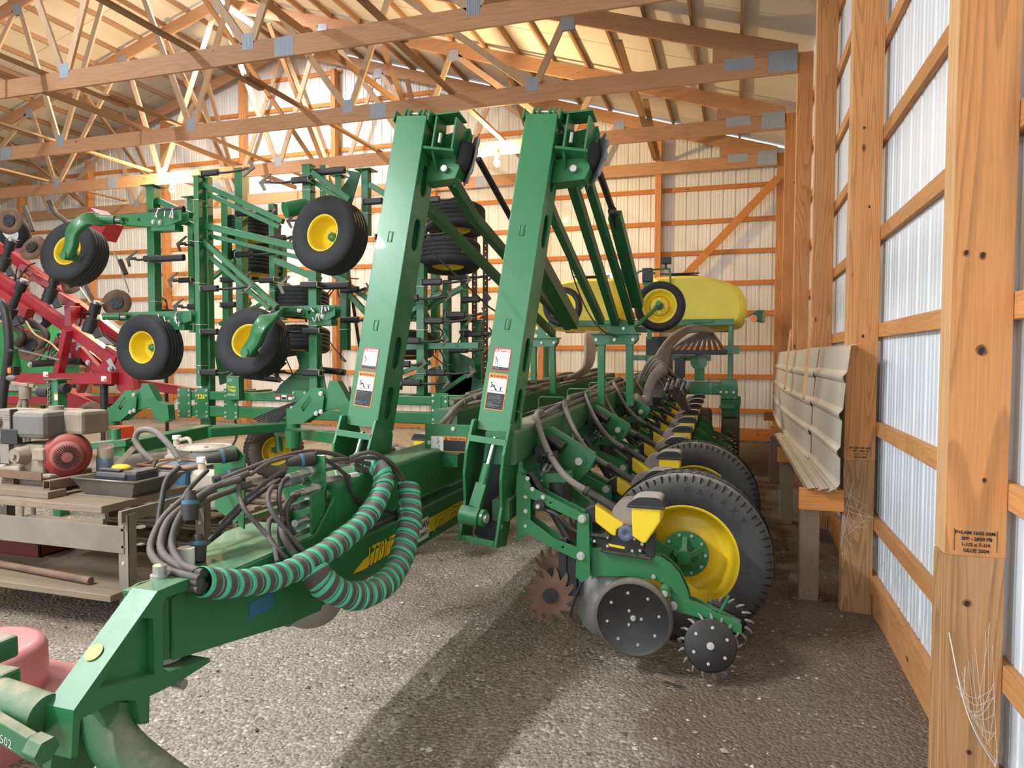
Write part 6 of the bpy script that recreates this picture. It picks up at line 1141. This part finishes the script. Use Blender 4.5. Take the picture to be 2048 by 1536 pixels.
# lumber and square tube on the bench
mb = MB(); mb.bx(-5.1, -3.95, 3.12, 3.25, BZ+.001, BZ+.045); T1('wood_block', mb, M_['bench'], 'thick dusty board lying along the front of the bench top', 'board', (-4.4, 3.2, BZ), bev=.004)
mb = MB(); a = V(-3.93, 3.08, BZ+.075); b = V(-3.62, 3.75, BZ+.075)
for dz, dx in ((.026, 0), (-.026, 0), (0, .026), (0, -.026)): mb.beam(V(-4.02, 3.17, BZ+.075)+V(dx, 0, dz), V(-3.98, 3.72, BZ+.075)+V(dx, 0, dz), .058 if dx == 0 else .006, .006 if dx == 0 else .052)
T1('square_tube', mb, M_['rust'], 'short length of rusty square tube on the board', 'steel tube', (-4.0, 3.4, BZ+.046))
mb = MB(); mb.beam((-5.3, 3.25, BZ+.12), (-4.12, 3.22, BZ+.115), .01, .05); mb.beam((-5.3, 3.28, BZ+.10), (-4.12, 3.25, BZ+.095), .06, .008); mb.bx(-4.5, -4.42, 3.26, 3.34, BZ+.04, BZ+.098); mb.bx(-5.0, -4.92, 3.27, 3.34, BZ+.04, BZ+.098); T1('angle_iron', mb, M_['rust'], 'rusty angle iron skid rail in front of the engine', 'angle iron', (-4.7, 3.25, BZ+.046))
# small engine
E0 = at(100, 945, 3.62); EX, EY, EZ = -4.36, 3.50, BZ+.065
EN = thing('small_engine', 'dusty small petrol engine with grey tank and red recoil starter on the bench', 'engine', (EX, EY, EZ)); ex = lambda x, y, z: V(EX+x, EY+y, EZ+z)
mb = MB(); mb.bx(EX-.27, EX+.16, EY-.12, EY+.2, EZ+.002, EZ+.05); mb.bx(EX-.30, EX+.20, EY-.10, EY-.03, EZ-.063, EZ+.002); mb.bx(EX-.30, EX+.20, EY+.1, EY+.17, EZ-.063, EZ+.002); mb.bx(EX-.18, EX+.08, EY-.10, EY+.16, EZ+.05, EZ+.24); mb.cyl(ex(-.08, -.10, .17), ex(-.08, -.17, .17), .07, 8, .05); mb.cyl(ex(-.08, -.17, .17), ex(-.08, -.185, .17), .02, 12); mb.cyl(ex(-.36, -.05, .05), ex(-.08, -.10, .06), .035, 16); mb.bx(EX+.03, EX+.13, EY-.14, EY-.05, EZ+.14, EZ+.22); obj('engine_block', mb, M_['castdusty'] if 'castdusty' in M_ else M_.setdefault('castdusty', paint('dusty cast metal', '857563', .7, var=.3, dust=.6)), EN, bev=.012)
mb = MB(); mb.bx(EX-.36, EX-.14, EY-.13, EY+.08, EZ+.27, EZ+.46); mb.bx(EX-.30, EX-.22, EY-.10, EY, EZ+.1, EZ+.27); mb.cyl(ex(-.27, -.13, .385), ex(-.27, -.15, .385), .042, 24); mb.cyl(ex(-.27, -.15, .385), ex(-.27, -.152, .385), .03, 24)
for k in range(3): mb.bx(EX-.21, EX-.16, EY-.134, EY-.128, EZ+.40+.015*k, EZ+.407+.015*k)
obj('air_cleaner', mb, M_['hose'], EN, bev=.022)
mb = MB(); mb.bx(EX-.135, EX+.15, EY-.15, EY+.20, EZ+.28, EZ+.46); obj('fuel_tank', mb, paint('dusty grey tank', '5C5955', .5, dust=.9, dustcol='A89A80'), EN, bev=.035)
mb = MB(); mb.bx(EX+.12, EX+.30, EY+.0, EY+.22, EZ+.30, EZ+.455); obj('muffler_box', mb, M_['castdusty'], EN, bev=.025)
mb = MB(); mb.cyl(ex(.06, .02, .46), ex(.06, .02, .485), .045, 24); obj('tank_cap', mb, M_['castdusty'], EN)
mb = MB(); mb.bx(EX-.14, EX-.125, EY-.152, EY-.10, EZ+.26, EZ+.47); mb.bx(EX-.22, EX-.07, EY-.155, EY-.13, EZ+.24, EZ+.34); obj('choke_bracket', mb, M_['black'], EN, bev=.006)
ax = V(.75, -.66, -.05).normalized(); c = ex(.17, .0, .165); mb = MB(); mb.lathe([(-.14, .10), (-.06, .145), (.03, .140), (.05, .120), (.055, .10)], c, ax, 40); obj('fan_shroud', mb, paint('dusty red shroud', '8E2A24', .5, dust=.4), EN)
mb = MB(); mb.lathe([(.055, .10), (.075, .096), (.085, .08), (.088, .0)], c, ax, 40); M = frame(c+ax*.088, ax)
mb.m = 1
for k in range(32): a = 2*pi*k/32; mb.box((.0, 0, .056), (.004, .004, .042), M @ Matrix.Rotation(a, 4, 'X'))
obj('recoil_cover', mb, [paint('brown red starter cover', '8E4A40', .6, dust=.3), M_['tyregap']], EN)
for _o in list(bpy.data.objects):
    if _o.parent is None and _o.name.split('.')[0] in ('steel_pipe', 'toolbox', 'drip_pan', 'oil_drain_can', 'yellow_rag', 'wood_block', 'square_tube', 'angle_iron'):
        _o.location += V(-.07, .10, .02) if _o.name in ('steel_pipe', 'toolbox') else V(-.07, .10, 0)
# scrap between the engine and the pan
for k, (a, b, w, mat, lab) in enumerate((((-4.02, 3.60, .80), (-3.86, 3.72, 1.02), .05, 'plankgrey', 'short splintered wood offcut leaning on the scrap'), ((-3.95, 3.78, .80), (-3.55, 3.9, .98), .02, 'rust', 'thin bent steel strip sticking up behind the pan'), ((-3.78, 3.72, .77), (-3.70, 3.75, .95), .03, 'rust', 'short rusty angle piece standing behind the pan'))):
    mb = MB(); mb.beam(a, b, w, w*.7); T1('scrap_piece', mb, M_[mat], lab, 'scrap', a)
mb = MB(); mb.cyl((-4.12, 3.72, .80), (-4.06, 3.68, 1.03), .05, 16); mb.m = 1; mb.cyl((-4.105, 3.71, .86), (-4.08, 3.69, .96), .052, 16); T1('tin_can', mb, [paint('dusty can', 'B7A591', .6), paint('faded blue label', '7F96A6', .6)], 'old dusty can with a faded blue label next to the starter', 'can', (-4.05, 3.76, .76))
# pallet stack behind the bench with pail, blue crate, jugs
def pallet(x, y, z, lab, L=1.15, D=1.0):
    p = thing('pallet', lab, 'pallet', (x, y, z), 'wooden pallets')
    for k in range(6): mb = MB(); mb.bx(x-L/2, x+L/2, y-D/2+k*D/5-.04, y-D/2+k*D/5+.04, z+.115, z+.132); obj('deck_board', mb, M_['plankgrey'], p)
    for k in range(3): mb = MB(); mb.bx(x-L/2+k*(L-.04)/2, x-L/2+.04+k*(L-.04)/2, y-D/2-.04, y+D/2+.04, z+.018, z+.114); obj('stringer', mb, M_['plankgreyy'], p)
    for k in range(3): mb = MB(); mb.bx(x-L/2, x+L/2, y-D/2+k*D/2.1-.04, y-D/2+k*D/2.1+.04, z+.002, z+.017); obj('bottom_board', mb, M_['plankgrey'], p)
    return p
for k, w_ in enumerate(('lowest', 'second lowest', 'second highest', 'topmost')): pallet(-3.95+.02*(k % 2), 4.6, .002+.134*k, 'weathered grey pallet behind the bench, %s of the stack of four' % w_, 1.2, .95)
pallet(-5.95, 4.35, .002, 'weathered pallet lying on the gravel seen under the bench')
mb = MB(); mb.cyl((-4.25, 3.84, .02), (-4.25, 3.84, .22), .16, 28, .18); T1('upturned_tub', mb, M_['bench'], 'tan round tub with a lid on the gravel under the bench', 'tub', (-4.25, 3.84, 0))
Z0 = .538
mb = MB(); mb.bx(-4.5, -4.32, 4.3, 4.5, Z0+.002, Z0+.12); T1('brown_carton', mb, paint('dark brown box', '5A3A30', .7), 'dark brown box seen between bench top and apron', 'box', (-4.4, 4.4, Z0), bev=.004)
PLc = at(410, 905, 4.5); px_, py_ = PLc.x, 4.5; PA = thing('steel_pail', 'round pale steel pail with a dusty lid behind the bench', 'pail', (px_, py_, Z0)); mb = MB(); mb.cyl((px_, py_, Z0+.002), (px_, py_, .925), .17, 36, .19); obj('pail_body', mb, paint('pail side', '8F8C86', .5, dust=.4), PA); mb = MB(); mb.lathe([(0, .198), (.018, .20), (.018, .187), (.006, .182), (.006, .15), (.012, .145), (.012, 0)], (px_, py_, .915), (0, 0, 1), 40); obj('pail_lid', mb, paint('dusty pail lid', 'BDB3A2', .6), PA)
mb = MB(); mb.cyl((px_+.04, py_-.03, .927), (px_+.04, py_-.03, .932), .018, 12); obj('bung', mb, M_['black'], PA)
CR = thing('blue_crate', 'blue plastic basin with a tan rim full of junk behind the pan', 'basin', (-3.45, 4.15, Z0)); mb = MB(); mb.plate([(-.17, 0), (.17, 0), (.21, .30), (-.21, .30)], .28, XZ(-3.92, 4.17, Z0+.002)); obj('basin_body', mb, paint('blue plastic', '3F6C8A', .5, dust=.4), CR, bev=.02); mb = MB(); mb.tube([(-4.14, 4.02, Z0+.305), (-3.70, 4.02, Z0+.305), (-3.70, 4.32, Z0+.305), (-4.14, 4.32, Z0+.305)], .012, 8, close=True); obj('rim', mb, paint('tan rim', 'B98A62', .6), CR)
mb = MB(); mb.tube(smooth([(-4.08, 4.10, Z0+.32), (-4.20, 4.11, Z0+.40), (-4.26, 4.12, Z0+.48), (-4.22, 4.13, Z0+.545), (-4.10, 4.14, Z0+.54), (-3.96, 4.15, Z0+.43), (-3.88, 4.16, Z0+.32)], 8), .022, 12); T1('looped_hose', mb, M_['hose'], 'thick dusty hose looping up out of the blue basin', 'hose', (-3.5, 4.12, Z0+.30))
def jug(x, y, z, s, lab, col, lcol='9BA7B0'):
    j = thing('plastic_jug', lab, 'jug', (x, y, z)); mb = MB(); mb.bx(x-.085*s, x+.085*s, y-.05*s, y+.05*s, z+.002, z+.21*s); mb.cyl((x-.04*s, y, z+.2*s), (x-.04*s, y, z+.255*s), .022*s, 14); obj('jug_body', mb, paint('jug '+col, col, .5, dust=.3), j, bev=.022*s)
    mb = MB(); mb.tube(smooth([(x+.07*s, y, z+.10*s), (x+.085*s, y, z+.20*s), (x+.06*s, y, z+.255*s), (x-.01*s, y, z+.245*s)], 5), .013*s, 10); obj('handle', mb, paint('jug handle '+col, col, .5), j); mb = MB(); mb.cyl((x-.04*s, y, z+.25*s), (x-.04*s, y, z+.275*s), .028*s, 14); obj('cap', mb, M_['white'], j)
jug(-3.60, 4.12, Z0, 1.35, 'cream plastic jug with handle in front of the pail', 'CFC3AC'); jug(-4.30, 4.62, Z0+.12, 1.2, 'dirty cream jug half buried in the junk', 'BFAE98'); jug(-4.16, 4.42, Z0+.12, 1.0, 'pale jug lying between the basin and the pail', 'C9BEB0')
mb = MB(); mb.bx(-4.5, -4.10, 4.52, 4.72, Z0+.002, Z0+.115); T1('flat_carton', mb, M_['bench'], 'tan carton under the dirty cream jug', 'carton', (-4.3, 4.6, Z0), bev=.004)
mb = MB(); mb.cyl((-3.65, 3.96+.12, Z0+.04), (-3.2, 4.03+.0, Z0+.04), .04, 20); mb.cyl((-3.2, 4.03, Z0+.04), (-3.15, 4.02, Z0+.04), .03, 16); 
# roll of foil stands clear in front of the basin
mb = MB(); mb.cyl((-4.16, 3.98, Z0+.05), (-3.86, 3.99, Z0+.05), .045, 20); mb.cyl((-3.86, 3.99, Z0+.05), (-3.80, 3.99, Z0+.05), .034, 16); T1('silver_cylinder', mb, M_['steel'], 'silver hydraulic cylinder lying under the pan end of the bench', 'cylinder', (-4.0, 3.98, Z0)); 
mb = MB(); mb.bx(-4.5, -3.40, 3.93, 4.05, Z0-.016, Z0+.001); T1('loose_plank', mb, M_['plankgrey'], 'loose plank on the front edge of the pallet stack', 'plank', (-3.7, 3.9, Z0-.02), bev=.003)
# pink round cover on a base plate, front left
cx, cy = -3.04, 2.10
PK = thing('round_cover', 'faded pink round metal cover on a flat base beside the green hitch', 'cover', (cx, cy, .0)); mb = MB(); mb.lathe([(0, .255), (.16, .25), (.192, .235), (.203, .20), (.208, 0)], (cx, cy, .215), (0, 0, 1), 56); obj('cover_body', mb, M_['pink'] if 'pink' in M_ else M_.setdefault('pink', paint('faded pink enamel', 'D98886', .35, var=.05, dust=.12, coat=.2)), PK)
mb = MB(); mb.plate([(-.38, -.34), (.30, -.38), (.46, .10), (.30, .34), (-.38, .34)], .012, T(cx, cy, .208)); mb.bx(cx-.3, cx+.3, cy-.25, cy+.25, .0, .20); obj('base_plate', mb, M_['pink'], PK, bev=.004)
bx_, by_ = cx+.30, cy-.12; mb = MB(); mb.cyl((bx_, by_, .214), (bx_, by_, .235), .035, 24); mb.m = 1; mb.cyl((bx_, by_, .235), (bx_, by_, .262), .028, 20); mb.m = 2; mb.cyl((bx_, by_, .262), (bx_, by_, .268), .036, 20); obj('bolt', mb, [M_['red'], M_['black'], M_['hose']], PK)
# green coupler frame left of the hitch (belongs to the next machine)
QH = thing('quick_coupler', 'green steel coupler frame at the bottom left corner joined to the planter hitch', 'coupler', (-2.1, 1.45, 0)); mb = MB(); mb.bx(-2.30, -1.99, 1.44, 1.50, .66, .73); mb.bx(-2.26, -1.985, 1.36, 1.43, .55, .70); mb.bx(-2.28, -2.13, 1.5, 1.60, .70, .77); mb.bx(-2.35, -2.1, 1.36, 1.46, .0, .55); obj('coupler_frame', mb, M_['greendusty'], QH, bev=.01)
# leftmost: black mirror arm and amber lamp of a parked vehicle, tan tripod, green jack with chain
p = at(14, 740, 5.6); AT = thing('parked_tractor', 'edge of a parked machine with black guard tube, mirror and amber lamp', 'vehicle', (p.x-.2, 5.7, 0)); mb = MB(); mb.tube(smooth([at(-14, 600, 5.6), at(4, 608, 5.6), at(14, 640, 5.6), at(18, 700, 5.6), at(10, 760, 5.6), at(4, 830, 5.6), V(at(4, 830, 5.6).x, 5.6, .1)], 6), .045, 12); mb.tube([at(18, 700, 5.6), at(24, 705, 5.55)], .02, 8); obj('guard_tube', mb, M_['black'], AT)
mb = MB(); mb.sphere(at(22, 756, 5.5), .055, 14, 8, (1.2, .6, .6)); obj('mirror', mb, M_['hose'], AT); q = at(20, 741, 5.5); mb = MB(); mb.bx(q.x-.035, q.x+.045, 5.5, 5.58, q.z-.05, q.z+.045); mb.m = 1; mb.bx(q.x-.025, q.x+.025, 5.485, 5.50, q.z-.03, q.z+.03); obj('amber_lamp', mb, [M_['black'], M_['amber']], AT, bev=.008)
p = at(50, 785, 4.9); TP = thing('tripod', 'dusty tan tripod standing behind the small engine', 'tripod', (p.x, 4.9, 0))
for (dx, dy) in ((-.55, -.1), (-.25, .25), (.10, -.15), (-.35, -.3)): mb = MB(); mb.cyl((p.x, 4.9, p.z+.0), (p.x+dx, 4.9+dy, .02), .022, 12); obj('leg', mb, M_['castdusty'], TP)
mb = MB(); mb.cyl((p.x, 4.9, p.z-.06), (p.x, 4.9, p.z+.06), .05, 16); mb.bx(p.x-.08, p.x+.08, 4.86, 4.94, p.z+.06, p.z+.09); mb.beam((p.x-.1, 4.85, p.z+.09), (p.x+.12, 4.9, p.z+.06), .03, .03); obj('tripod_head', mb, M_['castdusty'], TP, bev=.006)
p = at(117, 780, 5.4); JK = thing('green_jack_stand', 'green jack stand with a hanging chain and dark rollers behind the engine', 'jack stand', (p.x, 5.4, 0)); mb = MB(); mb.rbeam((p.x, 5.4, .0), (p.x, 5.4, p.z+.10), .11, .11, .01, up=(0, 1, 0)); mb.bx(p.x-.09, p.x+.09, 5.31, 5.49, p.z+.10, p.z+.115); obj('jack_body', mb, M_['green'], JK, bev=.003); mb = MB(); mb.cyl((p.x-.22, 5.38, p.z-.02), (p.x-.08, 5.38, p.z-.02), .055, 24); obj('roller', mb, M_['hosedark'], JK); mb = MB(); mb.cyl((p.x+.07, 5.38, p.z+.02), (p.x+.14, 5.38, p.z+.02), .05, 24); obj('roller', mb, M_['hosedark'], JK)
mb = MB()
for k in range(9):
    c = V(p.x-.045, 5.33, p.z+.07-.035*k); M = frame(c, (0, 0, 1), (1, 0, 0) if k % 2 else (0, 1, 0)); mb.tube([M @ V(.024*cos(2*pi*j/12), .013*sin(2*pi*j/12), 0) for j in range(12)], .0055, 6, close=True)
obj('chain', mb, M_['hose'], JK, label='hanging steel chain')
mb = MB(); M = frame((p.x+.01, 5.343, p.z-.10), (1, 0, 0), (0, 0, 1)); rect(mb, 0, 0, .05, .07, M, 0, 0); rect(mb, .004, .004, .042, .05, M, 1, 1); obj('sticker', mb, DEC, JK)
# ================================================================ metal sheets, shelf brackets and trim along the right wall
def sheetwave(x0, z0, z1, ya, yb, bow, n=60, off=0):
    """ribbed sheet standing on its long edge, ribs run along y, sagging forward at the ends"""
    vs = []; ny = 26; prof = []
    for i in range(n+1):
        s = i/n; q = (s*4.0) % 1; h = .0
        if q < .10: h = q/.10
        elif q < .20: h = 1
        elif q < .30: h = (.30-q)/.10
        prof.append((s, h*.020))
    for j in range(ny+1):
        t_ = j/ny; y = ya+(yb-ya)*t_
        for s, h in prof: vs.append((x0+bow(t_, s)-h+off, y, z0+(z1-z0)*s+.0*t_))
    return vs, [(j*(n+1)+i, (j+1)*(n+1)+i, (j+1)*(n+1)+i+1, j*(n+1)+i+1) for j in range(ny) for i in range(n)]
M_['tinsheet'] = paint('dusty tin sheet', 'CDC6B8', .45, var=.08, metal=.1, dust=.6, dustcol='B5A07E', scale=2)
for k, (x0, ya, yb, z0, z1, lab) in enumerate(((.672, 4.72, 7.4, .79, 1.715, 'nearer ribbed white steel sheet leaning on edge, its end curling past the big post'), (.640, 6.15, 11.3, .775, 1.705, 'farther ribbed white steel sheet overlapping in front of the nearer one'))):
    f = lambda t_, s, k=k: (-.045*(1-s)-.02*sin(pi*s)) - (.055*sin(pi*t_) if k else .05*t_) - (.03*t_ if k else 0)
    vs, fs = sheetwave(x0, z0, z1, ya, yb, f); mb = MB(); mb.add(vs, fs, True); vs2 = [(x+.003, y, z) for x, y, z in vs]; mb.add(vs2, [q[::-1] for q in fs], True)
    mb.add([vs[0+61*0+60], (vs[60][0]+.05, ya-.02, vs[60][2]+.015), (vs[-1][0]+.05, yb, vs[-1][2]+.015), vs[-1]], [(0, 1, 2, 3), (3, 2, 1, 0)])
    tag(obj('steel_sheet', mb, M_['tinsheet'], loc=(x0, 7, z0)), lab, 'sheet metal', 'leaning steel sheets')
for (x0, y, z0, z1, lab, dx) in ((.545, 5.95, 1.32, 1.95, 'tall upright batten stick in front of the steel sheets, the nearer of two', .0), (.515, 7.7, 1.32, 1.92, 'upright batten stick in front of the steel sheets, the farther of two', .0)):
    mb = MB(); mb.beam((x0-.035, y-.05, z0), (x0+.02, y+.05, z1), .085, .019, (1, 0, 0)); tag(obj('batten_stick', mb, M_['ply'], loc=(x0, y, z0), bev=.001), lab, 'batten', 'battens over the steel sheets')
# cantilever shelf brackets on posts (short boards nailed across the posts)
for k, (y, z, x0, lab) in enumerate(((4.96, .79, .41, 'nearest short shelf board nailed to the post under the metal trim'), (7.25, .77, .40, 'short shelf board on the second post under the metal sheets'), (9.54, .77, .44, 'short shelf board on the third post, far under the sheets'), (11.83, .77, .44, 'farthest short shelf board near the corner'))):
    mb = MB(); mb.bx(x0, .679, y-.045, y-.006, z-.14, z)
    tag(obj('shelf_bracket', mb, M_['woodx2'], loc=(x0, y, z), bev=.002), lab, 'shelf board', 'short shelf boards on the posts')
    if k < 3: mb = MB(); mb.bx(.44, .56, y+.16, y+.29, -.02, z-.145); tag(obj('support_stub', mb, M_['plankgreyy'], loc=(.5, y+.2, 0), bev=.004), ['nearest grey wooden stub post under the shelf boards', 'middle grey wooden stub post under the shelf boards', 'farthest grey wooden stub post under the shelf boards'][k], 'stub post', 'stub posts')
# folded metal trim strips lying on the brackets
M_['trim'] = paint('tan metal trim', 'C9BFAE', .4, var=.05, dust=.25)
for k, (x0, x1, ya, yb, dz, lab) in enumerate(((.44, .52, 4.86, 8.2, .012, 'outermost pale metal trim strip on the shelf boards'), (.50, .575, 4.82, 8.1, .02, 'middle pale metal trim strip on the shelf boards'), (.56, .62, 4.78, 8.0, .03, 'innermost pale metal trim strip touching the sheets'))):
    mb = MB(); a = [(x0, ya, .795), (x1, ya+.0, .795+dz), (x1-.03, yb, .795+dz+.01), (x0-.03, yb, .80)]; mb.add(a, [(0, 1, 2, 3), (3, 2, 1, 0)]); mb.add([a[0], (x0-.004, ya, .815), (x0-.034, yb, .82), a[3]], [(0, 1, 2, 3), (3, 2, 1, 0)])
    mb.beam((x0+.02, ya+.02, .794), (x0-.01, yb, .80), .02, .006); tag(obj('metal_trim', mb, M_['trim'], loc=(x0, 6, .77)), lab, 'metal trim', 'metal trim strips')
# cobwebs
M_['web'] = paint('cobweb', 'D8D0C4', .9)
random.seed(17)
def web(a, b, c, nm, lab):
    mb = MB(); a, b, c = V(a), V(b), V(c)
    for k in range(22):
        s, t_ = random.random(), random.random(); p = a.lerp(b, s); q = a.lerp(c, t_) if k % 2 else b.lerp(c, t_); m = (p+q)/2+V(0, 0, -random.random()*.05); mb.tube(smooth([p, m, q], 4), .0004+.0004*random.random(), 4)
    tag(obj(nm, mb, M_['web'], loc=a), lab, 'cobweb')
web((.675, 4.95, .95), (.67, 4.95, .35), (.86, 4.93, .62), 'cobweb', 'dusty cobweb hanging at the foot of the big post by the sheets')
web((.72, 2.66, .55), (.85, 2.66, .30), (.80, 2.60, .80), 'cobweb', 'cobweb strands across the foot of the nearest post')
mb = MB(); mb.tube(smooth([(.70, 2.67, .72), (.74, 2.66, .52), (.78, 2.65, .40), (.85, 2.68, .28)], 6), .0022, 6); tag(obj('cobweb', mb, M_['web'], loc=(.75, 2.66, .5)), 'long thick cobweb strand down the nearest post', 'cobweb')
mb = MB(); mb.bx(.855, .8645, 3.36, 3.50, 1.0, 1.17); tag(obj('black_patch', mb, M_['decblack'], loc=(.86, 3.4, 1.0)), 'black rubber patch on the girt bay beside the nearest post', 'patch')
mb = MB(); c = V(at(1335, 1306, 3.6).x, 3.55, .03); mb.beam(c+V(-.06, .02, .0), c+V(.05, -.02, -.005), .035, .008); tag(obj('paper_scrap', mb, M_['bench'], loc=c, bev=.002), 'pale wood chip on the ground between gauge wheel and closing wheel', 'wood chip')
for _o in bpy.data.objects:
    if '_w' in _o: del _o['_w']
